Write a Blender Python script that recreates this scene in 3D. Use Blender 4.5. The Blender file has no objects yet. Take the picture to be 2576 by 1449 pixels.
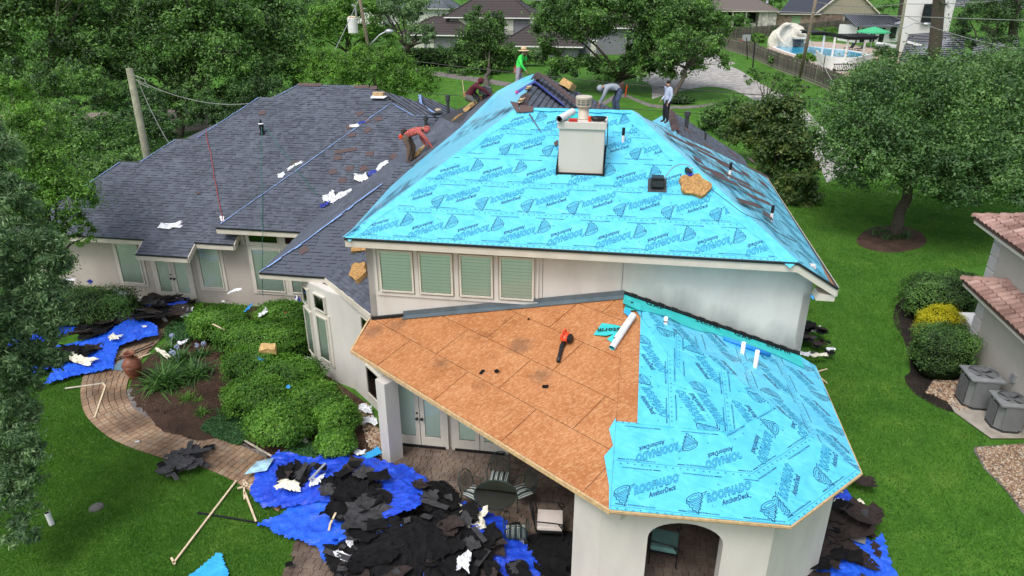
import bpy, bmesh, math, random
import numpy as np
from mathutils import Vector, Matrix, Euler, noise
from mathutils.geometry import tessellate_polygon
random.seed(7)
RNG = np.random.default_rng(11)
R = math.radians
SC = bpy.context.scene
COL = SC.collection
# ------------------------------------------------------------ camera
CAMH = 13.0; PITCH = R(24); F = 1790.0          # focal length in units of a 2576-wide frame
cam = bpy.data.cameras.new('camera'); co = bpy.data.objects.new('camera', cam); COL.objects.link(co)
co.location = (0, 0, CAMH); co.rotation_euler = (R(66), 0, 0)
cam.sensor_width = 36; cam.lens = 36*F/2576; cam.clip_start = .3; cam.clip_end = 3000
SC.camera = co
# ------------------------------------------------------------ world, sun, exposure
SUN_EL, SUN_AZ = 58, 215                         # degrees; azimuth clockwise from +Y
w = bpy.data.worlds.new('World'); SC.world = w; w.use_nodes = True
nt = w.node_tree; nt.nodes.clear()
sky = nt.nodes.new('ShaderNodeTexSky'); sky.sky_type = 'NISHITA'; sky.sun_disc = False
sky.sun_elevation = R(SUN_EL); sky.sun_rotation = R(SUN_AZ); sky.air_density = 1.3; sky.dust_density = 4.0; sky.ozone_density = 1.0
bgn = nt.nodes.new('ShaderNodeBackground'); bgn.inputs[1].default_value = .145
hs = nt.nodes.new('ShaderNodeHueSaturation'); hs.inputs['Saturation'].default_value = .5
wo = nt.nodes.new('ShaderNodeOutputWorld')
nt.links.new(sky.outputs[0], hs.inputs['Color']); nt.links.new(hs.outputs[0], bgn.inputs[0]); nt.links.new(bgn.outputs[0], wo.inputs[0])
sun = bpy.data.lights.new('sun', 'SUN'); sun.energy = 1.05; sun.angle = R(18); sun.color = (1, .97, .92)
so = bpy.data.objects.new('sun', sun); COL.objects.link(so)
so.rotation_euler = Euler((R(90-SUN_EL), 0, R(-SUN_AZ)+math.pi), 'XYZ')
sd = Vector((math.sin(R(SUN_AZ))*math.cos(R(SUN_EL)), math.cos(R(SUN_AZ))*math.cos(R(SUN_EL)), math.sin(R(SUN_EL))))
so.rotation_euler = sd.to_track_quat('Z', 'Y').to_euler()
vs = SC.view_settings; vs.view_transform = 'Standard'; vs.look = 'None'; vs.gamma = 1; vs.use_curve_mapping = False; vs.exposure = 0.5
# ------------------------------------------------------------ where a sight line of the photograph meets the place
_c, _s = math.cos(PITCH), math.sin(PITCH)
def ray(u, v):
    a = (u-1288)/F; b = -(v-724.5)/F
    return Vector((a, _c+b*_s, -_s+b*_c))
def G(u, v, z=0.0):                               # ground (or level z)
    d = ray(u, v); t = (z-CAMH)/d.z
    return Vector((d.x*t, d.y*t, z))
def GY(u, v, y):                                  # upright plane at distance y
    d = ray(u, v); t = y/d.y
    return Vector((d.x*t, y, CAMH+d.z*t))
PHI = R(8.8); OX, OY = -4.2, 19.1                 # house frame: a along the long eave, b backwards
ca, sa = math.cos(PHI), math.sin(PHI)
def W(a, b, z=0.0): return Vector((OX+a*ca+b*sa, OY-a*sa+b*ca, z))
def toH(p):
    x, y = p[0]-OX, p[1]-OY
    return Vector((x*ca-y*sa, x*sa+y*ca, p[2]))
def HP(u, v, n, d):                               # house-frame plane n.x = d
    o = toH((0, 0, CAMH)); r = ray(u, v); q = toH((OX+r.x, OY+r.y, r.z)); n = Vector(n)
    t = (d-n.dot(o))/n.dot(q); return o+q*t
def HT(u, v, p, q, r):                            # house-frame plane through three points
    p, q, r = Vector(p), Vector(q), Vector(r); n = (q-p).cross(r-p); return HP(u, v, n, n.dot(p))
HZ = lambda u, v, z: HP(u, v, (0, 0, 1), z)
HB = lambda u, v, b: HP(u, v, (0, 1, 0), b)
# ------------------------------------------------------------ objects
def link(o, parent=None):
    COL.objects.link(o)
    if parent is not None: o.parent = parent
    return o
def tag(o, label=None, cat=None, group=None, kind=None):
    if label: o['label'] = label
    if cat: o['category'] = cat
    if group: o['group'] = group
    if kind: o['kind'] = kind
    return o
def empty(name, loc=(0, 0, 0), rz=0, label=None, cat=None, group=None):
    o = bpy.data.objects.new(name, None); o.location = loc; o.rotation_euler = (0, 0, rz); o.empty_display_size = .2
    link(o); return tag(o, label, cat, group)
def copy_tree(o, parent=None):
    c = o.copy(); link(c)
    if parent is not None: c.parent = parent
    for ch in list(o.children): copy_tree(ch, c)
    return c
class MB:
    def __init__(s): s.v = []; s.f = []; s.m = []; s.cm = 0
    def mat(s, i): s.cm = i; return s
    def add(s, vs, fs):
        n = len(s.v); s.v += [tuple(x) for x in vs]
        for f in fs: s.f.append([i+n for i in f]); s.m.append(s.cm)
        return s
    def box(s, c, d, rz=0, M=None):
        x, y, z = d[0]/2, d[1]/2, d[2]/2
        P = [Vector((i*x, j*y, k*z)) for i in (-1, 1) for j in (-1, 1) for k in (-1, 1)]
        if M is None: M = Matrix.Rotation(rz, 3, 'Z')
        P = [M @ p+Vector(c) for p in P]
        return s.add(P, [(0, 1, 3, 2), (4, 6, 7, 5), (0, 4, 5, 1), (2, 3, 7, 6), (0, 2, 6, 4), (1, 5, 7, 3)])
    def bar(s, p, q, w=.05, h=.05, up=(0, 0, 1)):
        p, q = Vector(p), Vector(q); d = (q-p).normalized(); u = Vector(up)
        x = d.cross(u)
        if x.length < 1e-4: x = d.cross(Vector((1, 0, 0)))
        x.normalize(); y = x.cross(d).normalized()
        A = [p+x*i*w/2+y*j*h/2 for i, j in ((-1, -1), (1, -1), (1, 1), (-1, 1))]
        B = [q+x*i*w/2+y*j*h/2 for i, j in ((-1, -1), (1, -1), (1, 1), (-1, 1))]
        return s.add(A+B, [(3, 2, 1, 0), (4, 5, 6, 7), (0, 1, 5, 4), (1, 2, 6, 5), (2, 3, 7, 6), (3, 0, 4, 7)])
    def poly(s, pts): return s.add(pts, [list(range(len(pts)))])
    def slab(s, pts, d):                          # polygon thickened by vector d
        n = len(pts); d = Vector(d); A = [Vector(p) for p in pts]; B = [p+d for p in A]
        return s.add(A+B, [list(range(n))[::-1], [i+n for i in range(n)]]+[(i, (i+1) % n, (i+1) % n+n, i+n) for i in range(n)])
    def tube(s, path, r, n=8, cap=True):
        path = [Vector(p) for p in path]; m = len(path)
        rr = r if isinstance(r, (list, tuple)) else [r]*m
        base = len(s.v); prev = None
        for i, p in enumerate(path):
            d = (path[min(i+1, m-1)]-path[max(i-1, 0)]); d = d.normalized() if d.length > 1e-9 else Vector((0, 0, 1))
            x = prev-d*prev.dot(d) if prev is not None else d.cross(Vector((0, 0, 1)))
            if x.length < 1e-3: x = d.cross(Vector((1, 0, 0)))
            if x.length < 1e-3: x = d.cross(Vector((0, 1, 0)))
            x.normalize(); prev = x; y = d.cross(x)
            for k in range(n):
                t = 2*math.pi*k/n; s.v.append(tuple(p+(x*math.cos(t)+y*math.sin(t))*rr[i]))
        for i in range(m-1):
            for k in range(n):
                a = base+i*n+k; b = base+i*n+(k+1) % n; s.f.append([a, b, b+n, a+n]); s.m.append(s.cm)
        if cap:
            s.f.append([base+k for k in range(n)][::-1]); s.m.append(s.cm)
            s.f.append([base+(m-1)*n+k for k in range(n)]); s.m.append(s.cm)
        return s
    def lathe(s, prof, c=(0, 0, 0), n=20, M=None):
        base = len(s.v); c = Vector(c)
        for r, z in prof:
            for k in range(n):
                t = 2*math.pi*k/n; p = Vector((r*math.cos(t), r*math.sin(t), z))
                if M is not None: p = M @ p
                s.v.append(tuple(c+p))
        for i in range(len(prof)-1):
            for k in range(n):
                a = base+i*n+k; b = base+i*n+(k+1) % n; s.f.append([a, b, b+n, a+n]); s.m.append(s.cm)
        return s
    def mesh(s, name, mats, smooth=False):
        me = bpy.data.meshes.new(name); me.from_pydata(s.v, [], s.f)
        if not isinstance(mats, (list, tuple)): mats = [mats]
        for m in mats: me.materials.append(m)
        if len(mats) > 1: me.polygons.foreach_set('material_index', s.m)
        if smooth: me.polygons.foreach_set('use_smooth', [True]*len(me.polygons))
        me.update(); return me
    def build(s, name, mats, parent=None, loc=(0, 0, 0), rot=(0, 0, 0), smooth=False, bevel=0):
        o = bpy.data.objects.new(name, s.mesh(name, mats, smooth)); o.location = loc; o.rotation_euler = rot
        link(o, parent)
        if bevel:
            b = o.modifiers.new('bevel', 'BEVEL'); b.width = bevel; b.segments = 2; b.limit_method = 'ANGLE'
        return o
def raw_mesh(name, V, Fq, mat, attr=None, smooth=False):
    """big arrays -> mesh. V (n,3), Fq (m,k)"""
    me = bpy.data.meshes.new(name); n, (m, k) = len(V), Fq.shape
    me.vertices.add(n); me.vertices.foreach_set('co', V.astype(np.float32).ravel())
    me.loops.add(m*k); me.loops.foreach_set('vertex_index', Fq.astype(np.int32).ravel())
    me.polygons.add(m); me.polygons.foreach_set('loop_start', np.arange(0, m*k, k, dtype=np.int32))
    me.polygons.foreach_set('loop_total', np.full(m, k, dtype=np.int32))
    if attr is not None:
        a = me.attributes.new('v', 'FLOAT', 'FACE'); a.data.foreach_set('value', attr.astype(np.float32))
    me.materials.append(mat)
    if smooth: me.polygons.foreach_set('use_smooth', np.ones(m, dtype=bool))
    me.update(calc_edges=True); me.validate(); return me
def obj(name, me, parent=None, loc=(0, 0, 0), rz=0):
    o = bpy.data.objects.new(name, me); o.location = loc; o.rotation_euler = (0, 0, rz); return link(o, parent)
# ------------------------------------------------------------ materials
class NT:
    def __init__(s, name):
        s.m = bpy.data.materials.new(name); s.m.use_nodes = True; s.t = s.m.node_tree; s.n = s.t.nodes
        s.b = s.n['Principled BSDF']; s.out = s.n['Material Output']
    def new(s, t, **k):
        n = s.n.new('ShaderNode'+t)
        for a, v in k.items():
            if a in ('i',):
                for q, x in v.items(): n.inputs[q].default_value = x
            else: setattr(n, a, v)
        return n
    def l(s, a, b): s.t.links.new(a, b)
    def coord(s, kind='Object', scale=(1, 1, 1), rot=(0, 0, 0)):
        tc = s.new('TexCoord'); q = tc.outputs[kind]
        for k, v in (('Rotation', rot), ('Scale', scale)):
            mp = s.new('Mapping'); mp.inputs[k].default_value = v; s.l(q, mp.inputs[0]); q = mp.outputs[0]
        return q
    def noise(s, vec, scale, detail=3, rough=.55, dist=0):
        n = s.new('TexNoise'); n.inputs['Scale'].default_value = scale; n.inputs['Detail'].default_value = detail
        n.inputs['Roughness'].default_value = rough; n.inputs['Distortion'].default_value = dist; s.l(vec, n.inputs['Vector']); return n.outputs['Fac']
    def ramp(s, fac, stops):
        r = s.new('ValToRGB'); e = r.color_ramp.elements
        while len(e) < len(stops): e.new(.5)
        for x, (p, c) in zip(e, stops):
            x.position = p; x.color = (*c, 1) if len(c) == 3 else c
        s.l(fac, r.inputs[0]); return r.outputs[0]
    def mix(s, fac, a, b, mode='MIX'):
        m = s.new('Mix', data_type='RGBA', blend_type=mode)
        for k, x in ((0, fac), (6, a), (7, b)):
            if isinstance(x, (int, float)): m.inputs[k].default_value = x
            elif isinstance(x, tuple): m.inputs[k].default_value = (*x, 1)[:4]
            else: s.l(x, m.inputs[k])
        return m.outputs[2]
    def math(s, op, a, b=0):
        m = s.new('Math', operation=op)
        for k, x in ((0, a), (1, b)):
            if isinstance(x, (int, float)): m.inputs[k].default_value = x
            else: s.l(x, m.inputs[k])
        return m.outputs[0]
    def bump(s, h, st=.3, dist=.02):
        b = s.new('Bump'); b.inputs['Strength'].default_value = st; b.inputs['Distance'].default_value = dist
        s.l(h, b.inputs['Height']); s.l(b.outputs[0], s.b.inputs['Normal'])
    def set(s, col=None, rough=None, metal=None, spec=None, **k):
        if col is not None:
            if isinstance(col, tuple): s.b.inputs['Base Color'].default_value = (*col, 1)
            else: s.l(col, s.b.inputs['Base Color'])
        if rough is not None:
            if isinstance(rough, (int, float)): s.b.inputs['Roughness'].default_value = rough
            else: s.l(rough, s.b.inputs['Roughness'])
        if metal is not None: s.b.inputs['Metallic'].default_value = metal
        if spec is not None: s.b.inputs['Specular IOR Level'].default_value = spec
        for q, x in k.items(): s.b.inputs[q].default_value = x
        return s
def simple(name, c, rough=.6, metal=0, var=.12, sc=6, spec=.4, bump=0, island=0):
    t = NT(name); v = t.coord(); f = t.noise(v, sc, 4)
    lo = tuple(x*(1-var) for x in c); hi = tuple(min(1, x*(1+var)) for x in c)
    col = t.ramp(f, [(.3, lo), (.7, hi)])
    if island:
        g = t.new('NewGeometry').outputs['Random Per Island']
        col = t.mix(1.0, col, t.ramp(g, [(0, (1-island,)*3), (1, (1.0,)*3)]), 'MULTIPLY')
    t.set(col, rough, metal, spec)
    if bump: t.bump(t.noise(v, sc*8, 3), bump, .01)
    return t.m
def stucco(name, c, dirt=.18):
    t = NT(name); v = t.coord(); v2 = t.coord(scale=(1, 1, .35))
    f = t.noise(v2, 1.2, 5, .6); g = t.noise(v, 45, 3)
    col = t.mix(t.ramp(f, [(.38, (0, 0, 0)), (.75, (1, 1, 1))]), c, tuple(x*(1-dirt) for x in c))
    col = t.mix(t.math('MULTIPLY', t.ramp(t.noise(v, 4, 6, .7), [(.55, (0, 0, 0)), (.8, (1, 1, 1))]), .35), col, tuple(x*.72 for x in c))
    t.set(col, .85, 0, .25); t.bump(g, .25, .008); return t.m
M = {}
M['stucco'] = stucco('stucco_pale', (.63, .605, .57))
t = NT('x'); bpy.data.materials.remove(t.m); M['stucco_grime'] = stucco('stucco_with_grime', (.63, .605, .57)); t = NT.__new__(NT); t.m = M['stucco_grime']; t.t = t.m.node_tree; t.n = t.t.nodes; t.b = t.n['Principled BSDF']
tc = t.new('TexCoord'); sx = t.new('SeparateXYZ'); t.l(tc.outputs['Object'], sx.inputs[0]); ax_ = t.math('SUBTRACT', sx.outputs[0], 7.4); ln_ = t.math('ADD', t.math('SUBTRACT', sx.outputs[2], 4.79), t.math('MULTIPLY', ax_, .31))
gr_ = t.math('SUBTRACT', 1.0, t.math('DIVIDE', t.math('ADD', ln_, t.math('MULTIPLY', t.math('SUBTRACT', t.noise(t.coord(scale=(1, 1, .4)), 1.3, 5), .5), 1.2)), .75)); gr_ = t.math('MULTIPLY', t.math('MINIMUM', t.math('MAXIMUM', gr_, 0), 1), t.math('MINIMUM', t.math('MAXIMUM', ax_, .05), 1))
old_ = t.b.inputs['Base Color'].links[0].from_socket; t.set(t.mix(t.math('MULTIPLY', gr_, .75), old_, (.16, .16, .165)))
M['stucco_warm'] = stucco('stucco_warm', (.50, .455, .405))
M['fascia'] = simple('fascia_paint', (.60, .55, .475), .6, var=.08, sc=2)
M['frame'] = simple('window_frame_paint', (.62, .59, .52), .5, var=.05)
M['trim_black'] = simple('black_drip_edge', (.02, .022, .025), .35)
M['white'] = simple('white_paint', (.78, .78, .77), .5, var=.05)
M['pvc'] = simple('white_pvc', (.82, .82, .82), .35, var=.03)
M['osb_edge'] = simple('raw_board_edge', (.55, .38, .2), .8, var=.25, sc=12)
M['lumber'] = simple('bare_lumber', (.62, .50, .34), .75, var=.2, sc=9)
M['lumber_grey'] = simple('painted_lumber', (.55, .5, .42), .75, var=.2, sc=9)
M['flash'] = simple('grey_metal_flashing', (.16, .2, .23), .4, .5, var=.15, sc=3)
M['tar'] = simple('black_tar_strip', (.012, .012, .013), .5, var=.4, sc=12)
M['blackmetal'] = simple('black_metal', (.02, .02, .022), .4, .3)
M['darkgrey'] = simple('dark_grey_paint', (.05, .055, .06), .45, var=.15)
M['green_iron'] = simple('green_wrought_iron', (.03, .055, .05), .45, .2)
M['cream'] = simple('cream_fabric', (.68, .6, .55), .9, var=.06)
M['teal'] = simple('teal_fabric', (.16, .32, .3), .9)
M['cardboard'] = simple('cardboard', (.52, .36, .2), .85, var=.15)
M['foam'] = simple('tan_foam_pad', (.42, .24, .09), .95, var=.45, sc=14, bump=1)
M['foam_light'] = simple('yellow_foam_pad', (.58, .38, .16), .95, var=.3, sc=10, bump=.8)
M['orange'] = simple('orange_plastic', (.75, .07, .02), .35, var=.08)
M['red'] = simple('red_paint', (.5, .03, .03), .4)
M['chim'] = stucco('chimney_stucco', (.60, .57, .52), .1)
M['beige_metal'] = simple('beige_painted_metal', (.52, .46, .38), .45, var=.08)
M['ac'] = simple('grey_ac_paint', (.23, .24, .25), .45, .2, var=.06)
M['ac_dark'] = simple('dark_grille', (.03, .032, .036), .5)
M['terracotta'] = simple('glazed_clay', (.2, .07, .04), .35, var=.35, sc=8)
M['conc'] = simple('concrete_pad', (.33, .30, .26), .85, var=.2, sc=3, bump=.4)
M['wire'] = simple('black_cable', (.03, .03, .03), .6)
M['wire_light'] = simple('grey_cable', (.25, .26, .25), .6)
M['rope_green'] = simple('green_rope', (.02, .13, .1), .7)
M['rope_red'] = simple('red_rope', (.35, .05, .05), .7)
M['wood_pole'] = simple('weathered_pole', (.2, .16, .12), .9, var=.3, sc=5, bump=.5)
M['grey_pole'] = simple('grey_green_pole', (.25, .25, .18), .9, var=.25, sc=4, bump=.5)
M['bark'] = simple('tree_bark', (.09, .075, .06), .95, var=.4, sc=7, bump=1)
M['galv'] = simple('galvanised_metal', (.45, .47, .5), .4, .6)
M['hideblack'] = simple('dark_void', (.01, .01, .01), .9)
# glass: clear reflecting pane
def glass(name, tint=(.75, .9, .82), dark=.25):
    t = NT(name); tr = t.new('BsdfTransparent'); tr.inputs[0].default_value = (*tint, 1)
    gl = t.new('BsdfGlossy'); gl.inputs['Roughness'].default_value = .03; gl.inputs[0].default_value = (.9, .95, .92, 1)
    fr = t.new('Fresnel'); fr.inputs[0].default_value = 1.6
    mx = t.new('MixShader'); t.l(t.math('ADD', fr.outputs[0], dark), mx.inputs[0]); t.l(tr.outputs[0], mx.inputs[1]); t.l(gl.outputs[0], mx.inputs[2])
    t.l(mx.outputs[0], t.out.inputs[0]); return t.m
M['glass'] = glass('window_glass', (.95, .985, .955), .02)
M['glass_dark'] = glass('dark_window_glass', (.3, .4, .36), .08)
M['blind'] = simple('pale_blind', (.86, .95, .86), .7, var=.04)
def shingle(name, a, b, c):
    t = NT(name); g = t.new('NewGeometry').outputs['Random Per Island']; v = t.coord()
    col = t.ramp(g, [(0, a), (.45, b), (1, c)])
    n = t.noise(v, 160, 2); col = t.mix(.55, col, t.ramp(n, [(.3, (.35, .36, .38)), (.7, (1, 1, 1))]), 'MULTIPLY')
    n2 = t.noise(v, .6, 4); col = t.mix(1, col, t.ramp(n2, [(.3, (.82, .82, .85)), (.7, (1.1, 1.1, 1.1))]), 'MULTIPLY')
    t.set(col, .8, 0, .3); t.bump(n, .4, .004); return t.m
M['shingle'] = shingle('slate_grey_shingle', (.082, .094, .12), (.104, .119, .153), (.126, .143, .182))
M['shingle_brown'] = shingle('brown_backed_shingle', (.085, .06, .06), (.12, .08, .078), (.15, .105, .1))
M['shingle_edge'] = simple('shingle_shadow_band', (.022, .025, .034), .9)  # dark tab fronts: printed band, with the row shadow painted into the colour
M['deck_dark'] = simple('roof_deck_dark', (.035, .037, .045), .9)
# oriented strand board
def osb():
    t = NT('oriented_strand_board')
    cols = []
    v0 = t.coord()
    base = t.ramp(t.noise(v0, 1.1, 5, .6), [(.3, (.34, .125, .04)), (.55, (.42, .17, .065)), (.75, (.48, .22, .095))])
    for k, ang in enumerate((.4, 1.5, 2.5)):
        v = t.coord(scale=(11, 42, 11), rot=(0, 0, ang)); vo = t.new('TexVoronoi', feature='F1'); vo.inputs['Scale'].default_value = 1; vo.inputs['Randomness'].default_value = 1; t.l(v, vo.inputs['Vector'])
        m = t.ramp(vo.outputs['Color'], [(.55, (0, 0, 0)), (.62, (1, 1, 1))]) if k < 2 else t.ramp(vo.outputs['Color'], [(.66, (0, 0, 0)), (.72, (1, 1, 1))])
        c = [(.54, .27, .12), (.30, .10, .03), (.62, .36, .18)][k]
        base = t.mix(t.math('MULTIPLY', m, [.4, .35, .38][k]), base, c)
    v = t.coord('Object')
    st = t.ramp(t.noise(v, .9, 6, .7), [(.60, (1, 1, 1)), (.76, (.5, .42, .36))])
    base = t.mix(1, base, st, 'MULTIPLY')
    # the two scorched patches on this deck (house coordinates)
    for p, r in (((4.75, -1.75, 3.9), .34), ((5.45, -2.95, 3.8), .3), ((.95, -.35, 3.3), .42), ((2.7, -2.2, 3.4), .22), ((.3, -.55, 3.2), .4)):
        d = t.new('VectorMath', operation='DISTANCE'); tc = t.new('TexCoord'); t.l(tc.outputs['Object'], d.inputs[0]); d.inputs[1].default_value = p
        dd = t.math('ADD', d.outputs['Value'], t.math('MULTIPLY', t.noise(v, 6, 4), .5))
        base = t.mix(t.ramp(t.math('SUBTRACT', dd, r), [(.08, (.5, .5, .5)), (.3, (0, 0, 0))]), base, (.1, .06, .04))
    t.set(base, .75, 0, .3); t.bump(t.noise(v, 40, 3), .3, .004); return t.m
M['osb'] = osb()
def sheet(name, c, hi, rough=.42, dirt=0):
    t = NT(name); v = t.coord(); g = t.noise(v, 2.2, 3, .5, 1.2)
    v2 = t.coord(scale=(1, 5, 1), rot=(0, 0, .35)); w2 = t.noise(v2, .8, 3, .5, .8)
    v3 = t.coord(scale=(4.5, 1, 1), rot=(0, 0, -.3)); w3 = t.noise(v3, .7, 2, .5, .6)
    col = t.mix(t.ramp(g, [(.35, (0, 0, 0)), (.7, (1, 1, 1))]), c, hi)
    t.set(col, rough, 0, .5)
    h = t.math('ADD', t.math('MULTIPLY', w2, 1.0), t.math('MULTIPLY', w3, .8))
    t.bump(h, .7, .05); return t.m
M['underlay'] = sheet('blue_roof_underlayment', (.07, .50, .76), (.11, .60, .82))
M['underlay'].node_tree.nodes['Principled BSDF'].inputs['Coat Weight'].default_value = .55
M['underlay'].node_tree.nodes['Principled BSDF'].inputs['Coat Roughness'].default_value = .3
M['underlay_dk'] = sheet('loose_blue_underlayment', (.03, .36, .78), (.04, .42, .84), .45)
M['aqua'] = sheet('aqua_leak_barrier', (.03, .48, .50), (.04, .55, .56), .5)
M['ink'] = simple('dark_blue_ink', (.012, .09, .2), .35, var=.05); M['ink'].node_tree.nodes['Principled BSDF'].inputs['Coat Weight'].default_value = .5
for k_ in ('underlay', 'ink'):
    b_ = M[k_].node_tree.nodes['Principled BSDF']; b_.inputs['Sheen Weight'].default_value = .2; b_.inputs['Sheen Roughness'].default_value = .35; b_.inputs['Sheen Tint'].default_value = (.85, .97, 1, 1)
M['ink_black'] = simple('black_ink', (.01, .03, .04), .6, var=.05)
M['ink_light'] = simple('pale_blue_print', (.05, .46, .72), .6, var=.05)
def tarp(name, c, hi):
    t = NT(name); v = t.coord(); g = t.noise(v, 3.5, 4, .6, .5)
    col = t.mix(t.ramp(g, [(.35, (0, 0, 0)), (.75, (1, 1, 1))]), c, hi)
    t.set(col, .36, 0, .5); t.bump(t.math('ADD', t.noise(v, 9, 3, .5, 1.5), t.noise(t.coord(scale=(1, 4, 1), rot=(0, 0, .6)), 7, 2, .5, 1)), .6, .03); return t.m
M['tarp'] = tarp('royal_blue_tarp', (.012, .05, .55), (.02, .11, .78))
M['tarp_light'] = tarp('bright_blue_tarp', (.012, .085, .68), (.02, .15, .84))
M['felt'] = simple('black_roofing_felt', (.011, .011, .012), .9, var=.3, sc=5, bump=.5, spec=.08)
M['felt_grey'] = simple('grey_shingle_scrap', (.05, .05, .054), .9, var=.35, sc=9, bump=.5, spec=.08)
M['felt_brown'] = simple('brown_shingle_scrap', (.038, .03, .028), .9, var=.35, sc=9, bump=.5, spec=.08)
M['plastic'] = simple('white_plastic_film', (.72, .74, .78), .35, var=.08, sc=12, bump=.5)
M['plastic_cream'] = simple('cream_plastic_film', (.75, .72, .6), .4, var=.08, sc=12, bump=.5)
M['plastic_blue'] = simple('navy_printed_film', (.02, .04, .3), .4, var=.5, sc=14)
M['paper_blue'] = simple('bright_blue_film', (.05, .35, .85), .5, var=.1)
# foliage
def leafmat(name, lo, mid, hi, trans=.35, rough=.5):
    t = NT(name); a = t.new('Attribute', attribute_name='v'); col = t.ramp(a.outputs['Fac'], [(0, lo), (.5, mid), (1, hi)])
    t.set(col, rough, 0, .35)
    tr = t.new('BsdfTranslucent'); t.l(t.mix(1, col, (1.3, 1.5, .6), 'MULTIPLY'), tr.inputs[0])
    mx = t.new('MixShader'); mx.inputs[0].default_value = trans; t.l(t.b.outputs[0], mx.inputs[1]); t.l(tr.outputs[0], mx.inputs[2]); t.l(mx.outputs[0], t.out.inputs[0])
    return t.m
M['leaf_oak'] = leafmat('oak_leaves', (0.022, 0.045, 0.016), (0.074, 0.155, 0.043), (0.208, 0.394, 0.093))
M['leaf_dark'] = leafmat('dark_leaves', (0.016, 0.034, 0.014), (0.053, 0.113, 0.04), (0.152, 0.293, 0.083))
M['leaf_bright'] = leafmat('bright_leaves', (0.032, 0.072, 0.012), (0.102, 0.227, 0.033), (0.22, 0.439, 0.068))
M['leaf_grey'] = leafmat('grey_green_leaves', (.05, .1, .045), (.12, .215, .095), (.24, .36, .16), .25)
M['leaf_hedge'] = leafmat('hedge_leaves', (.028, .085, .012), (.095, .235, .028), (.2, .4, .05))
M['leaf_yellow'] = leafmat('golden_leaves', (.35, .33, .01), (.55, .5, .012), (.68, .6, .02))
M['leaf_bronze'] = leafmat('bronze_green_leaves', (.025, .055, .018), (.07, .13, .035), (.17, .21, .06))
M['leaf_right'] = leafmat('live_oak_leaves', (0.034, 0.071, 0.028), (0.086, 0.178, 0.06), (0.184, 0.333, 0.098), .3)
M['leaf_strap'] = leafmat('strap_leaves', (0.026, 0.072, 0.019), (0.065, 0.156, 0.039), (0.143, 0.286, 0.065))
M['leaf_cover'] = leafmat('ground_cover_leaves', (0.03, 0.09, 0.03), (0.06, 0.165, 0.053), (0.105, 0.24, 0.075))
M['flower'] = simple('pale_blue_petals', (.4, .45, .65), .6)
M['blade'] = leafmat('grass_blades', (.035, .115, .013), (.085, .21, .024), (.18, .32, .058), .3)
M['core'] = simple('shrub_core_dark', (.012, .018, .008), 1, spec=0)  # near-black colour of the solid core filling each leaf shell
def lawn():
    t = NT('lawn_grass'); v = t.coord(); f = t.noise(v, .6, 6, .75); g = t.noise(v, 22, 4, .7)
    a = t.ramp(f, [(.32, (.04, .13, .015)), (.52, (.07, .19, .023)), (.72, (.135, .255, .04))])
    b = t.ramp(g, [(.3, (.5, .5, .45)), (.65, (1.15, 1.15, 1.1))]); t.set(t.mix(1, a, b, 'MULTIPLY'), .9, 0, .15); t.bump(g, .8, .03); return t.m
M['lawn'] = lawn()
def soil(name, a, b, c, s=18):
    t = NT(name); v = t.coord(); f = t.noise(v, s, 6, .75, .4); g = t.noise(v, 1.3, 4)
    col = t.ramp(f, [(.3, a), (.5, b), (.72, c)]); col = t.mix(1, col, t.ramp(g, [(.35, (.55, .55, .55)), (.65, (1.1, 1.1, 1.1))]), 'MULTIPLY')
    t.set(col, .95, 0, .2); t.bump(f, 1, .05); return t.m
M['mulch'] = soil('bark_mulch', (.03, .018, .012), (.085, .05, .035), (.19, .125, .085), 30)
M['dirt'] = soil('dark_bed_soil', (.012, .01, .009), (.03, .024, .02), (.07, .055, .045), 14)
M['sand'] = soil('sandy_edge', (.12, .11, .1), (.22, .2, .19), (.34, .32, .3), 12)
M['joint'] = soil('paver_joint_sand', (.02, .016, .013), (.04, .03, .025), (.06, .05, .04), 40)
def paverm(name, cs):
    t = NT(name); g = t.new('NewGeometry').outputs['Random Per Island']; oi = t.new('ObjectInfo').outputs['Random']; v = t.coord('Generated')
    tc = t.new('NewGeometry').outputs['Position']
    n = t.new('TexNoise'); n.inputs['Scale'].default_value = .8; n.inputs['Detail'].default_value = 5; t.l(tc, n.inputs['Vector'])
    n2 = t.new('TexNoise'); n2.inputs['Scale'].default_value = 30; n2.inputs['Detail'].default_value = 4; t.l(tc, n2.inputs['Vector'])
    r = t.math('FRACT', t.math('ADD', g, oi))
    col = t.ramp(r, [(0, cs[0]), (.5, cs[1]), (1, cs[2])])
    col = t.mix(1, col, t.ramp(n.outputs['Fac'], [(.38, (.5, .47, .47)), (.6, (1.1, 1.1, 1.1))]), 'MULTIPLY')
    col = t.mix(1, col, t.ramp(n2.outputs['Fac'], [(.3, (.75, .75, .75)), (.7, (1.15, 1.15, 1.15))]), 'MULTIPLY')
    t.set(col, .85, 0, .25); t.bump(n2.outputs['Fac'], .4, .006); return t.m
M['paver'] = paverm('tan_pavers', ((.29, .195, .13), (.37, .245, .155), (.33, .25, .18)))
M['paver_dk'] = paverm('brown_patio_pavers', ((.15, .11, .088), (.21, .16, .125), (.18, .145, .125)))
def gravelm():
    t = NT('river_gravel'); a = t.new('Attribute', attribute_name='v'); t.set(t.ramp(a.outputs['Fac'], [(0, (.12, .07, .045)), (.4, (.3, .19, .12)), (.75, (.4, .3, .2)), (1, (.5, .45, .4))]), .7, 0, .4); return t.m
M['gravel'] = gravelm()
M['concrete'] = soil('pale_concrete', (.40, .385, .37), (.43, .41, .39), (.46, .44, .42), 1.5)
M['road'] = soil('old_concrete_street', (.33, .25, .22), (.36, .28, .25), (.38, .3, .27), 1)
M['pool_deck'] = simple('tan_pool_deck', (.42, .33, .27), .8, var=.1)
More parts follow.
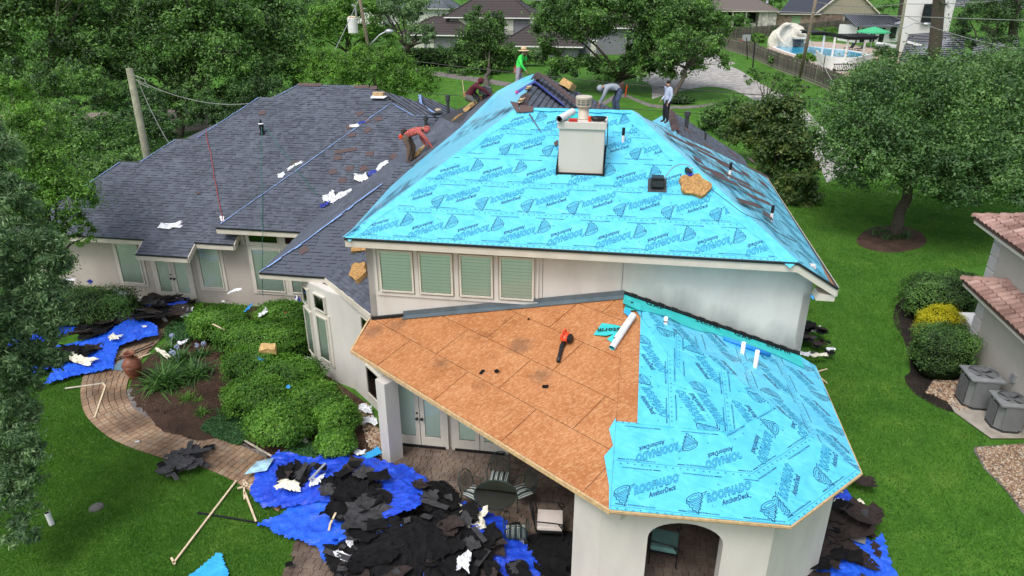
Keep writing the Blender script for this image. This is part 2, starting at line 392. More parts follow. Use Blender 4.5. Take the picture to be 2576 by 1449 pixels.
def water():
    t = NT('pool_water'); v = t.coord(); f = t.noise(v, 1.5, 3, .5, 1); t.set(t.ramp(f, [(.3, (.01, .30, .55)), (.7, (.03, .42, .66))]), .08, 0, .5); t.bump(t.noise(v, 5, 3), .3, .05); return t.m
M['water'] = water()
def lined(name, a, b, scale, axis=2, width=.12, rough=.7, metal=0):
    """boards or courses: thin shadow-free grooves of a second colour, repeated along one object axis"""
    t = NT(name); tc = t.new('TexCoord'); sx = t.new('SeparateXYZ'); t.l(tc.outputs['Object'], sx.inputs[0])
    f = t.math('FRACT', t.math('MULTIPLY', sx.outputs[axis], scale)); m = t.math('LESS_THAN', f, width)
    n = t.noise(t.coord(), 2.5, 4); ca_ = t.ramp(n, [(.3, tuple(x*.82 for x in a)), (.7, a)])
    t.set(t.mix(m, ca_, b), rough, metal, .4); t.bump(m, -.6, .03); return t.m
M['siding_grey'] = lined('grey_siding', (.20, .205, .23), (.15, .155, .17), 4, 2, .1)
M['siding_tan'] = lined('tan_siding', (.36, .32, .25), (.24, .21, .17), 4, 2, .12)
M['tile_dark'] = lined('dark_brown_roof_tile', (.055, .042, .042), (.02, .016, .016), 2.6, 2, .22)
M['roof_blue'] = lined('blue_grey_roof', (.12, .14, .17), (.06, .07, .09), 3, 2, .2)
M['roof_taupe'] = simple('taupe_shingles', (.13, .11, .1), .9, var=.2, sc=12)
M['roof_slate'] = simple('dark_slate_shingles', (.045, .05, .07), .9, var=.3, sc=14)
M['metal_roof'] = simple('dark_metal_roof', (.2, .21, .245), .35, .5)
M['brick'] = soil('pale_brick', (.22, .16, .12), (.36, .27, .22), (.46, .38, .32), 9)
M['limestone'] = soil('white_limestone', (.42, .4, .36), (.5, .48, .44), (.56, .54, .5), 5)
M['fence'] = simple('weathered_fence_board', (.15, .13, .115), .95, var=.35, sc=4, island=0)
M['green_paint'] = simple('sage_green_paint', (.2, .32, .17), .7)
M['umbrella'] = simple('green_canvas', (.06, .42, .2), .8)
M['clay'] = paverm('pink_clay_tile', ((.29, .175, .15), (.37, .23, .195), (.43, .29, .25)))
# ============================================================ THE HOUSE
H = empty('house', W(0, 0, 0), -PHI, 'pale stucco house being re-roofed, part grey shingles, part blue underlayment, part bare board', 'house')
V = Vector
def lerp(a, b, t): return a+(b-a)*t
def frame_of(pts, e):
    """origin, eave dir, upslope dir, normal of a roof plane"""
    p = [V(x) for x in pts]; n = V((0, 0, 0))
    for i in range(len(p)): n += (p[i]-p[0]).cross(p[(i+1) % len(p)]-p[0])
    n.normalize()
    if n.z < 0: n = -n
    e = V(e); e = (e-n*e.dot(n)).normalized(); up = n.cross(e).normalized()
    if up.z < 0: up = -up; e = -e
    return p[0], e, up, n
def to2(p, fr): d = V(p)-fr[0]; return (d.dot(fr[1]), d.dot(fr[2]))
def to3(x, y, fr, h=0): return fr[0]+fr[1]*x+fr[2]*y+fr[3]*h
def inter(poly, y):
    xs = []
    for i in range(len(poly)):
        (x0, y0), (x1, y1) = poly[i], poly[(i+1) % len(poly)]
        if (y0 <= y) != (y1 <= y): xs.append(x0+(x1-x0)*(y-y0)/(y1-y0))
    xs.sort(); return list(zip(xs[::2], xs[1::2]))
def clip(poly, nx, ny, d):                        # keep nx*x+ny*y<=d
    out = []
    for i in range(len(poly)):
        p, q = poly[i], poly[(i+1) % len(poly)]; a = nx*p[0]+ny*p[1]-d; b = nx*q[0]+ny*q[1]-d
        if a <= 0: out.append(p)
        if (a < 0) != (b < 0) and a != b:
            t = a/(a-b); out.append((p[0]+(q[0]-p[0])*t, p[1]+(q[1]-p[1])*t))
    return out
def inpoly(x, y, poly):
    c = False
    for i in range(len(poly)):
        (x0, y0), (x1, y1) = poly[i], poly[i-1]
        if (y0 > y) != (y1 > y) and x < (x1-x0)*(y-y0)/(y1-y0)+x0: c = not c
    return c
_tab = {}
def tab_mesh(wd, kind):
    k = (round(wd, 2), kind)
    if k not in _tab:
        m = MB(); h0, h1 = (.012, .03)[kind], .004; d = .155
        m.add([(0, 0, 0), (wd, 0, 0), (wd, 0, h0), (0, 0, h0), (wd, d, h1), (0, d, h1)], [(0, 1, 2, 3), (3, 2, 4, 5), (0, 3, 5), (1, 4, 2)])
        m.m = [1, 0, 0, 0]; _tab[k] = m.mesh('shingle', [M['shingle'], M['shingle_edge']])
    return _tab[k]
N_SH = [0]
def shingles(name, pts, e, parent, single=0, ex=.143, label=None, flatn=None, edge='shingle_edge'):
    """deck slab + every shingle tab as raised geometry; the first `single` tabs are objects"""
    pts = [V(p) for p in pts]; pn = (pts[1]-pts[0]).cross(pts[2]-pts[0]) if flatn is None else V(flatn)
    pts = [V((p.x, p.y, pts[0].z-(pn.x*(p.x-pts[0].x)+pn.y*(p.y-pts[0].y))/pn.z)) for p in pts]
    fr = frame_of(pts, e); poly = [to2(p, fr) for p in pts]
    d = MB(); d.slab([V(p)-fr[3]*.12 for p in pts], fr[3]*.12)
    roof = d.build(name, M['deck_dark'], parent)
    if label: roof['label'] = label
    y0 = min(p[1] for p in poly); y1 = max(p[1] for p in poly); y = y0; rows = []
    while y < y1-.02:
        for (xa, xb) in inter(poly, y+.5*ex):
            x = xa-random.random()*.2
            while x < xb:
                wd = random.choice((.1, .14, .18, .22, .3)); p, q = max(x, xa-.01), min(x+wd, xb+.01)
                if q-p > .03: rows.append((p, y-.012, q-p, random.random() < .42))
                x += wd
        y += ex
    big = MB(); cnt = 0
    ys = rows
    for (x, y, wd, k) in ys:
        if cnt < single:
            o = bpy.data.objects.new('shingle', tab_mesh(max(.05, wd), int(k))); mt = Matrix((fr[1], fr[2], fr[3])).transposed().to_4x4(); mt.translation = to3(x, y, fr, .002)
            o.matrix_local = mt; COL.objects.link(o); o.parent = roof; cnt += 1; continue
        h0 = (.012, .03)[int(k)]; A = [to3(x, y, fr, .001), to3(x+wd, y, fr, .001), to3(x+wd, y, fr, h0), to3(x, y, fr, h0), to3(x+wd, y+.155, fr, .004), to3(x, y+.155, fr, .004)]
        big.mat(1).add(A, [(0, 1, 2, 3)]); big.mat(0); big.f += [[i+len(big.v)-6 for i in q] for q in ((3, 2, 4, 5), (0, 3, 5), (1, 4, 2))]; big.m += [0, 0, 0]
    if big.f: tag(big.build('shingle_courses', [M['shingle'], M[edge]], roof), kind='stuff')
    return roof, fr
# --- roof corner points, house frame (a, b, z)
sL = .6
zL = lambda b: 3.0+sL*(b-6.5)
def LW(a, b): return V((a, b, zL(b)))
LWpts = [LW(-18.3, 6.5), LW(-11.95, 6.5), LW(-11.95, 5.85), LW(-9.72, 5.85), LW(-9.72, 6.5), LW(-8.05, 6.5), LW(-8.05, 7.25), LW(-3.3, 13.85), LW(-4.95, 14.9), LW(-8.43, 14.9), LW(-9.25, 14.05), LW(-10.1, 14.05), LW(-12.05, 11.6), LW(-13.1, 11.5), LW(-14.14, 10.2), LW(-15.1, 10.2), LW(-16.1, 8.75)]
shingles('roof', LWpts, (1, 0, 0), H, flatn=(0, -sL, 1), label='long low grey shingle roof slope of the left wing')
zM = lambda b: 3.75+sL*(b-6.6)
MD = lambda a, b: V((a, b, zM(b)))
V1 = HP(811, 533, (0, -sL, 1), 3.75-sL*6.6); V2 = HP(998, 394, (0, -sL, 1), 3.75-sL*6.6); V3 = HP(1107, 295, (0, -sL, 1), 3.75-sL*6.6)
X1 = HP(1040, 292, (0, -sL, 1), 3.75-sL*6.6); PKM = MD(-3.2, 13.05)
shingles('roof', [MD(-8.65, 6.5), MD(-4.6, 6.5), V1, V2, V3, X1, PKM], (1, 0, 0), H, label='middle grey shingle slope with tall clerestory windows under its eave')
C0 = V((-.37, -.5, 6.23)); R1 = V((3.76, 4.35, 9.05)); R2 = V((3.5, 11.8, 9.2)); RR = V((7.32, 4.35, 9.05)); C1 = V((11.7, -.5, 6.23))
V0 = V((-4.8, 2.5, 3.65)); K0 = V((-2.45, 2.45, 3.65)); Hp = (V0, K0, V((0, 4.95, 5.24))); Hh = [HT(773, 604, *Hp), HT(900, 508, *Hp), HT(961, 464, *Hp)]
L3 = HP(1015, 429, (1, 0, 0), -1.0); L4 = HP(1040, 402, (1, 0, 0), -1.2); L5_ = HP(1107, 296, (1, 0, 0), -.8)
def patch(name, quads, mat_rows, parent, ex=.143, label=None):
    """shingles laid between two polylines (lower/left line A, upper line B)"""
    root = MB(); cov = MB(); A, B = quads
    n = len(A)
    for i in range(n-1):
        a0, a1, b0, b1 = A[i], A[i+1], B[i], B[i+1]
        nn = (a1-a0).cross(b0-a0)+(b1-b0).cross(b1-a1)
        if nn.length < 1e-6: nn = V((0, 0, 1))
        nn.normalize()
        if nn.z < 0: nn = -nn
        root.slab([a0-nn*.1, a1-nn*.1, b1-nn*.1], nn*.1); root.slab([a0-nn*.1, b1-nn*.1, b0-nn*.1], nn*.1)
        wd = max((b0-a0).length, (b1-a1).length); ln = max((a1-a0).length, (b1-b0).length)
        R_ = max(1, int(wd/ex)); C_ = max(1, int(ln/.24)); f = lambda s, t: lerp(lerp(a0, a1, t), lerp(b0, b1, t), s)
        for r in range(R_):
            off = random.random()
            for c in range(-1, C_):
                t0 = min(1, max(0, (c+off)/C_)); t1 = min(1, max(0, (c+1+off)/C_))
                if t1-t0 < 1e-3: continue
                s0, s1 = r/R_, (r+1.05)/R_; h = random.choice((.011, .02))
                cov.add([f(s0, t0), f(s0, t1), f(s0, t1)+nn*h, f(s0, t0)+nn*h, f(s1, t1)+nn*.004, f(s1, t0)+nn*.004], [(0, 1, 2, 3), (3, 2, 4, 5)])
    r = root.build(name, M['deck_dark'], parent)
    if label: r['label'] = label
    tag(cov.build('shingle_courses', mat_rows, r), kind='stuff'); return r
patch('roof', ([V0, V1, V2, lerp(V2, V3, .5), V3], [V0+V((.02, .01, .01)), Hh[1], L3, L4, L5_]), M['shingle'], H, label='narrow grey shingle slope rising beside the valley')
# front slope of the bay wing
shingles('roof', [V0, K0, V((.0, 4.95, 5.24)), V((.0, 6.8, 6.1)), V((-1.0, 6.9, 6.1)), Hh[2], Hh[1], Hh[0]], (1, 0, 0), H, single=300, label='small grey shingle slope above the bay windows')
shingles('roof', [K0, V((.02, -.02, 3.62)), V((.02, 4.95, 5.26))], (1, -1, 0), H, label='angled grey shingle slope meeting the upper wall')
# left slope of the upper roof: grey part, then underlayment
Mc = [HB(982, 471, 5), HB(1040, 419, 7), HB(1160, 320, 9), HB(1251, 230, 12), HB(1314, 197, 12.3)]
S = [HB(1240, 236, 13.2), HB(1197, 255, 14.2), HB(1165, 277, 15.2), HB(1130, 297, 16)]
L5 = HP(1107, 295, (1, 0, 0), -.8)
patch('roof', ([Mc[0], L3, L4, L5, S[3], S[2]], [Mc[0]+V((.02, .02, .02)), Mc[1], lerp(Mc[1], Mc[2], .5), Mc[2], S[1], S[0]]), M['shingle'], H, label='left slope of the upper roof where two workers kneel')
mb = MB(); mb.poly([Mc[2], S[1], S[0], Mc[3]]).poly([S[0], Mc[4], Mc[3]]); mb.poly([S[3], S[2], V((-.5, 19.5, 5))]).poly([S[2], S[0], V((3, 19.5, 6)), V((-.5, 19.5, 5))]).poly([S[0], R2, V((7, 19, 6)), V((3, 19.5, 6))])
mb.build('roof', M['shingle'], H)
# far slopes behind the ridges
Pg = V((9.27, 16.56, 7.0))
shingles('roof', [R1, R2, V((8.4, 16.7, 6.16)), V((8.4, 9.1, 6.05))], (0, 1, 0), H, ex=.2, edge='shingle', label='inner grey shingle slope falling right from the highest ridge')
def slabroof(pts, mat, nm='roof', th=.12, lab=None):
    fr = frame_of(pts, (pts[1]-pts[0])); o = MB().slab([p-fr[3]*th for p in pts], fr[3]*th).build(nm, mat, H)
    if lab: o['label'] = lab
    return o
slabroof([R1, RR, V((12.75, 10.4, 5.6)), V((6, 12.5, 5.0))], M['shingle'])
shingles('roof', [V((9.27, 9.8, 6.95)), Pg, V((12.75, 16.56, 4.95)), V((12.75, 9.8, 4.95))], (0, 1, 0), H, ex=.2, edge='shingle', label='grey shingle slope of the rear right gable')
slabroof([V((9.25, 10, 6.97)), V((9.25, 16.56, 6.97)), V((6.5, 16.56, 5.3)), V((6.5, 10, 5.3))], M['underlay'], lab='blue papered slope of the rear right gable')
slabroof([LW(-8.43, 14.9), LW(-4.95, 14.9), V((-3, 20, 5)), V((-13, 20, 5))], M['shingle'])
slabroof([LW(-18.3, 6.5), LW(-16.1, 8.75), LW(-12.05, 11.6), LW(-8.43, 14.9), V((-13, 20, 5)), V((-18.4, 15, 3))], M['shingle'])
nq = V((.25, -.35, 1)); dq = nq.dot(LW(-4.95, 14.9)); QP = lambda u, v: HP(u, v, nq, dq)
shingles('roof', [QP(925, 217), QP(985, 251), QP(1040, 292), QP(1108, 296), QP(1066, 264), QP(1034, 250)], (1, -.6, 0), H, flatn=nq, ex=.2, label='grey shingle slope between the two left ridges')
nr_ = V((.35, -.3, 1)); dr_ = nr_.dot(HZ(1059, 240, 7.3)); RP = lambda u, v: HP(u, v, nr_, dr_)
shingles('roof', [RP(1059, 240), RP(1162, 281), RP(1140, 300), RP(1108, 297), RP(1045, 262)], (1, -.4, 0), H, flatn=nr_, ex=.2, label='rear grey shingle gable behind the plumbing vents')
A1 = RP(1059, 240)
# --- fascia boards
def fascia(pts, h=.24, t=.05, mat=None, drop=0):
    m = MB()
    for p, q in zip(pts[:-1], pts[1:]):
        p, q = V(p), V(q); m.add([p+V((0, 0, -drop)), q+V((0, 0, -drop)), q+V((0, 0, -drop-h)), p+V((0, 0, -drop-h))], [(0, 1, 2, 3)])
        d = (q-p).normalized(); nn = V((d.y, -d.x, 0)).normalized()*t
        m.slab([p+V((0, 0, -drop)), q+V((0, 0, -drop)), q+V((0, 0, -drop-h)), p+V((0, 0, -drop-h))], nn)
    return m.build('fascia', mat or M['fascia'], H)
def drip(pts, up=.01, r=.022):
    m = MB()
    for p, q in zip(pts[:-1], pts[1:]): m.bar(V(p)+V((0, 0, up-.03)), V(q)+V((0, 0, up-.03)), .03+r, .06)
    return m.build('drip_edge', M['trim_black'], H)
E3 = V((12.75, -.5, 5.61)); E4 = V((12.75, 10.4, 5.61))
for P in ([C0, C1, E3, E4],): fascia(P, .26); drip([p+V((0, -.06, 0)) if i < 3 else p for i, p in enumerate(P)])
m = MB(); m.slab([V((12.35, -.5, 5.38)), E3+V((0, 0, -.24)), V((12.75, -.5, 5.2)), V((12.3, -.5, 5.2))], V((0, .5, 0))); m.build('eave_return', M['fascia'], H)
fascia([LW(-18.3, 6.5), LW(-11.95, 6.5)]); fascia([LW(-11.95, 6.5), LW(-11.95, 5.85), LW(-9.72, 5.85), LW(-9.72, 6.5), LW(-8.05, 6.5), LW(-8.05, 7.2)]); fascia([MD(-8.65, 6.5), MD(-4.7, 6.5)])
fascia([V0, K0, V((-.0, -.02, 3.64))], .2); fascia([V0, V((-4.6, 7.2, 3.72))][::-1], .22)
for P in ([LW(-18.3, 6.5), LW(-11.95, 6.5)], [LW(-11.95, 5.85), LW(-9.72, 5.85)], [LW(-9.72, 6.5), LW(-8.05, 6.5)], [MD(-8.65, 6.5), MD(-4.7, 6.5)], [V0, K0]): drip([p+V((0, -.06, .02)) for p in P], 0, .01)
# soffits
m = MB(); m.slab([V((-.37, -.45, 5.93)), V((11.9, -.45, 5.93)), V((11.9, .1, 5.93)), V((-.37, .1, 5.93))], (0, 0, .03)).slab([V((-18, 6.55, 2.76)), V((-8.1, 6.55, 2.76)), V((-8.1, 7.2, 2.76)), V((-18, 7.2, 2.76))], (0, 0, .03)).slab([V((-11.9, 5.9, 2.4)), V((-9.76, 5.9, 2.4)), V((-9.76, 6.6, 2.78)), V((-11.9, 6.6, 2.78))], (0, 0, .03)).slab([V((-8.6, 6.55, 3.5)), V((-4.7, 6.55, 3.5)), V((-4.7, 7.2, 3.5)), V((-8.6, 7.2, 3.5))], (0, 0, .03)).slab([V((-4.75, 2.55, 3.42)), V((-2.45, 2.5, 3.42)), V((0, 0, 3.42)), V((0, 7, 3.42)), V((-4.7, 7, 3.42))], (0, 0, .03))
m.build('soffit', M['fascia'], H)
# --- walls
def wall(p, q, z0, z1, mat='stucco', t=.2, nm='wall'):
    p, q = V((*p, 0)), V((*q, 0)); d = (q-p).normalized(); n = V((-d.y, d.x, 0))*t      # thickness goes to the left of p->q (inwards)
    return MB().slab([p+V((0, 0, z0)), q+V((0, 0, z0)), q+V((0, 0, z1)), p+V((0, 0, z1))], n).build(nm, M[mat], H)
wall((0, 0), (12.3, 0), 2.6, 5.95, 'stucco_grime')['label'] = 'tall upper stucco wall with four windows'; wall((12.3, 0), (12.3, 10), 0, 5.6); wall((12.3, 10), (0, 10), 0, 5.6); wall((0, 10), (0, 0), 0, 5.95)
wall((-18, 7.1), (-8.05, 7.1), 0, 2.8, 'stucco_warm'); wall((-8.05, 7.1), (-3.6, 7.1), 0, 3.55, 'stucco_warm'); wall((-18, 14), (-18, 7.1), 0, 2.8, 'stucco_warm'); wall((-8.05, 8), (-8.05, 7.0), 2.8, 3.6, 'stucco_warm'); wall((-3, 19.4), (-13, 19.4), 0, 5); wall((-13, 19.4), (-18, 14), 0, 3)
wall((12.3, 16.4), (9, 16.4), 0, 5); wall((12.3, 10), (12.3, 16.4), 0, 4.9)
bay = [(-3.62, 7.0), (-3.62, 3.05), (-3.0, 2.35), (-2.15, 1.78), (-1.4, 1.45), (-.62, .72), (.55, -.45), (.75, -1.3)]
bw = MB(); bi = [(x+.25, y+.25) for x, y in bay]
for i in range(len(bay)-1):
    (x0, y0), (x1, y1) = bay[i], bay[i+1]; bw.slab([V((x0, y0, 0)), V((x1, y1, 0)), V((x1, y1, 3.45 if i < 6 else 2.9)), V((x0, y0, 3.45 if i < 6 else 2.9))], V((.2, .2, 0)))
bw.build('wall', M['stucco'], H)['label'] = 'angled bay wall with tall narrow windows'
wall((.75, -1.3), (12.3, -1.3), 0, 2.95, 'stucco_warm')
# control joint and trim lines on the upper wall
m = MB(); m.box((7.32, -.004, 5.35), (.014, .012, 1.15)).box((5.12, -.004, 5.2), (.012, .01, 1.6)); m.build('control_joint', M['flash'], H)
# --- windows and doors; local frame: x along wall, y outwards(-), z up
_slat = {}
def slat_mesh(w_, h=.075):
    k = (round(w_, 2), round(h, 3))
    if k not in _slat: _slat[k] = MB().box((0, 0, 0), (w_, .005, h*.88), M=Matrix.Rotation(-.28, 3, 'X')).mesh('slat', M['blind'])
    return _slat[k]
def opening(p, q, x0, x1, z0, z1, name='window', dark=False, casing=True, slats=True, sp=.075, fr=.05, glassm='glass', parent=None, lab=None):
    """p->q: wall line seen from outside left to right"""
    p, q = V((*p, 0)), V((*q, 0)); d = (q-p).normalized(); n = V((d.y, -d.x, 0))           # outward
    mt = Matrix((d, -n, V((0, 0, 1)))).transposed().to_4x4(); mt.translation = p+d*((x0+x1)/2)+n*.0+V((0, 0, z0))
    w_, h_ = x1-x0, z1-z0
    fm = MB()
    for s in (-1, 1): fm.box((s*(w_/2+fr/2), -.04, h_/2), (fr, .09, h_+2*fr))
    fm.box((0, -.04, -fr/2), (w_, .09, fr)); fm.box((0, -.04, h_+fr/2), (w_, .09, fr))
    if casing:
        c = .13
        for s in (-1, 1): fm.box((s*(w_/2+fr+c/2), -.015, h_/2), (c, .05, h_+2*fr+2*c))
        fm.box((0, -.015, -fr-c/2), (w_+2*fr, .05, c)); fm.box((0, -.015, h_+fr+c/2), (w_+2*fr, .05, c))
    root = fm.build(name, M['frame'], parent or H); root.matrix_local = mt
    if lab: root['label'] = lab
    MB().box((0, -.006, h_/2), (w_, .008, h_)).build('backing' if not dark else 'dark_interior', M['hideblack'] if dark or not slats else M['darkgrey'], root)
    if slats and not dark:
        n_ = int(h_/sp)
        for i in range(n_):
            o = bpy.data.objects.new('slat', slat_mesh(w_-.01, h_/n_)); o.location = (0, -.03, (i+.5)*h_/n_); link(o, root)
    MB().poly([(-w_/2, -.06, 0), (w_/2, -.06, 0), (w_/2, -.06, h_), (-w_/2, -.06, h_)]).build('pane', M[glassm], root)
    return root
for i, (a0, a1) in enumerate(((.43, 1.34), (1.61, 2.5), (2.8, 3.66), (3.95, 4.83))):
    opening((0, 0), (12.3, 0), a0, a1, 4.5, 5.7, casing=False, sp=.1)
m = MB()
for z, h in ((4.36, .09), (5.84, .05)): m.box((2.63, -.02, z), (4.75, .05, h))
for a in (.27, 1.475, 2.65, 3.805, 4.98): m.box((a, -.02, 5.1), (.06 if a in (.27, 4.98) else .12, .04, 1.42))
m.build('window_surround', M['stucco'], H)
lw = ((-18, 7.1), (-3.6, 7.1)); X = lambda a: a+18
opening(*lw, X(-13.78), X(-12.82), .76, 2.5); opening(*lw, X(-10.04), X(-9.16), .79, 2.55)
opening(*lw, X(-7.63), X(-6.42), .8, 2.6); opening(*lw, X(-7.65), X(-6.44), 2.94, 3.33, dark=True, glassm='glass_dark'); opening(*lw, X(-6.1), X(-5.0), 2.94, 3.33, dark=True, glassm='glass_dark'); opening(*lw, X(-6.05), X(-4.9), .8, 2.6)
def french(line, x0, x1, z0, z1, lab=None):
    p, q = V((*line[0], 0)), V((*line[1], 0)); d = (q-p).normalized(); n = V((d.y, -d.x, 0))
    mid = (x0+x1)/2; roots = []
    for s, (a, b) in enumerate(((x0, mid-.01), (mid+.01, x1))):
        fm = MB(); wd = b-a; st = .13
        fm.box((0, -.05, (z1-z0)/2), (wd, .02, z1-z0))
        mt = Matrix((d, -n, V((0, 0, 1)))).transposed().to_4x4(); mt.translation = p+d*((a+b)/2)+V((0, 0, z0)); hh = z1-z0
        fm = MB()
        for t in (-1, 1): fm.box((t*(wd/2-st/2), -.06, hh/2), (st, .07, hh))
        fm.box((0, -.06, .15), (wd-2*st, .07, .3)); fm.box((0, -.06, hh-.08), (wd-2*st, .07, .16))
        r = fm.build('door', M['frame'], H); r.matrix_local = mt
        if lab: r['label'] = lab
        MB().box((0, -.02, hh/2), (wd-2*st, .01, hh-.3)).build('backing', M['darkgrey'], r)
        n_ = int((hh-.46)/.075)
        for i in range(n_):
            o = bpy.data.objects.new('slat', slat_mesh(wd-2*st)); o.location = (0, -.04, .3+(i+.5)*(hh-.46)/n_); link(o, r)
        q_ = wd/2-st; MB().poly([(-q_, -.075, .3), (q_, -.075, .3), (q_, -.075, hh-.16), (-q_, -.075, hh-.16)]).build('pane', M['glass'], r)
        sx = (1 if s == 0 else -1)*(wd/2-.065)
        k = MB(); k.lathe([(0, 0), (.02, 0), (.02, .03), (.045, .04), (.05, .07), (.03, .09), (0, .095)], (sx, -.095, .95), 10, Matrix.Rotation(R(90), 3, 'X')); k.build('door_knob', M['blackmetal'], r)
        if s == 0: k = MB(); k.lathe([(0, 0), (.03, 0), (.03, .03), (0, .035)], (sx, -.095, 1.12), 10, Matrix.Rotation(R(90), 3, 'X')); k.build('deadbolt', M['blackmetal'], r)
    fm = MB()
    for a in (x0-.05, x1+.05): fm.box((0, 0, 0), (.001, .001, .001)) if False else fm.slab([p+d*(a-.05)+V((0, 0, 0)), p+d*(a+.05), p+d*(a+.05)+V((0, 0, z1+.1)), p+d*(a-.05)+V((0, 0, z1+.1))], n*.09)
    fm.slab([p+d*(x0)+V((0, 0, z1)), p+d*(x1)+V((0, 0, z1)), p+d*x1+V((0, 0, z1+.1)), p+d*x0+V((0, 0, z1+.1))], n*.09); fm.build('door_frame', M['frame'], H)
    MB().slab([p+d*(x0)+V((0, 0, .02)), p+d*(x1)+V((0, 0, .02)), p+d*x1+V((0, 0, z0)), p+d*x0+V((0, 0, z0))], n*.14).build('threshold', M['blackmetal'], H)
french(lw, X(-12.2), X(-10.58), .14, 2.42)
pl = ((.75, -1.3), (12.3, -1.3))
french(pl, .25, 1.72, .12, 2.35); french(pl, 2.02, 3.5, .12, 2.35)
# bay windows
opening(bay[1], bay[2], .12, .75, .55, 2.25, casing=False); opening(bay[1], bay[2], .2, .72, 2.5, 3.1, casing=False, dark=True, glassm='glass_dark')
opening(bay[2], bay[3], .3, .85, .75, 2.35); opening(bay[2], bay[3], .3, .85, 2.65, 3.15, dark=True, glassm='glass_dark', casing=False)
opening(bay[5], bay[6], .12, 1.5, 2.5, 3.25, casing=False, dark=True, glassm='glass_dark'); opening(bay[5], bay[6], .15, 1.5, 1.75, 2.3, casing=False, dark=True, glassm='glass_dark'); opening(bay[5], bay[6], .15, 1.15, .5, 1.5, casing=False, dark=True, glassm='glass_dark')
# ------------------------------------------------------------ porch
EZ = 3.15
Ea = V((-.16, -1.34, EZ)); Eb = V((7.3, -6.85, EZ)); Ec = V((10.79, -6.76, EZ)); Ed = V((12.59, -4.88, EZ)); AP = V((7.4, .0, 4.79))
n_ = (Eb-Ea).cross(AP-Ea); zw = lambda a, b: Ea.z-(n_.x*(a-Ea.x)+n_.y*(b-Ea.y))/n_.z
Ew = V((.0, .0, zw(0, 0))); Er = V((12.3, .0, 3.27)); Er2 = V((12.68, -.3, 3.15))
deck = MB(); deck.slab([Ea-V((0, 0, .1)), Eb-V((0, 0, .1)), AP-V((0, 0, .1)), Ew-V((0, 0, .1))], (0, 0, .07)); deck.build('roof', M['osb_edge'], H)['label'] = 'low porch roof, bare board on its left face'
for P in ([Eb, Ec, AP], [Ec, Ed, AP], [Ed, Er, AP]): MB().slab([p-V((0, 0, .1)) for p in P], (0, 0, .08)).build('roof', M['osb'], H)
# board panels on the left face, laid along the eave
fr = frame_of([Ea, Eb, AP, Ew], Eb-Ea); poly = [to2(p, fr) for p in (Ea, Eb, AP, Ew)]
row = 0; y = 0
while y < 6.3:
    x = -1.2-(.0, 1.3, .55, 1.75, .9, .2)[row % 6]
    while x < 10.5:
        q = poly
        for nx, ny, d in ((1, 0, x+2.43), (-1, 0, -x-.012), (0, 1, y+1.213), (0, -1, -y-.012)): q = clip(q, nx, ny, d) if q else q
        if q and len(q) > 2:
            h = random.uniform(.0, .004); MB().slab([to3(a, b, fr, -.025) for a, b in q], fr[3]*(.025+h)).build('board_panel', M['osb'], H)
        x += 2.44
    y += 1.22; row += 1
OSBF = fr
m = MB(); m.bar(Ea+V((-.02, -.02, -.05)), Eb+V((0, -.02, -.05)), .05, .1).bar(Ea+V((-.02, 0, -.05)), V((-.08, .0, Ew.z-.05)), .05, .1); m.build('board_edge', M['osb_edge'], H)
m = MB(); m.bar(Eb+V((0, -.02, -.03)), Ec+V((0, -.02, -.03)), .04, .05).bar(Ec+V((0, -.02, -.03)), Ed+V((.02, 0, -.03)), .04, .05).bar(Ed+V((.02, 0, -.03)), Er2+V((0, 0, -.03)), .04, .05); m.build('board_edge', M['osb_edge'], H)
# wall flashing along the porch roof top
m = MB()
for p, q, mt_ in ((V((1.0, -.02, zw(1, 0)+.01)), AP+V((0, -.02, .01)), 0),):
    m.slab([p, q, q+V((0, 0, .15)), p+V((0, 0, .15))], (0, -.02, 0)); m.slab([p, q, q+V((0, -.2, -.03)), p+V((0, -.2, -.03))], (0, 0, .012))
m.build('step_flashing', M['flash'], H)
m = MB()
for i in range(26):
    t = i/26; p = lerp(AP, Er, t); q = lerp(AP, Er, (i+.96)/26); m.slab([p+V((0, -.01, .0)), q+V((0, -.01, .0)), q+V((0, -.01, .13+.02*(i % 2))), p+V((0, -.01, .13+.02*(i % 2)))], (0, -.025, 0))
m.build('black_flashing', M['tar'], H); MB().bar(V((.02, -.04, Ew.z+.03)), V((1.0, -.04, zw(1, 0)+.03)), .1, .09).build('tar_strip', M['tar'], H)
# beams, pillars, arch
din = (Eb-Ea).normalized(); nin = V((-din.y, din.x, 0)); nin = nin if nin.y > 0 else -nin
b0 = Ea+nin*.32+din*.55; b1 = Eb+nin*.38-din*.0
MB().slab([V((b0.x, b0.y, 2.62)), V((b1.x, b1.y, 2.62)), V((b1.x, b1.y, 3.06)), V((b0.x, b0.y, 3.06))], nin*.34).build('beam', M['stucco'], H)
m = MB(); c = V((1.08, -2.32, 0)); dd = din*.42; nn = nin*.45
m.slab([c, c+dd*-1, c-dd+nn, c+nn][::-1], (0, 0, 2.7)); m.build('pillar', M['stucco'], H)['label'] = 'square stucco porch pillar at the patio doors'
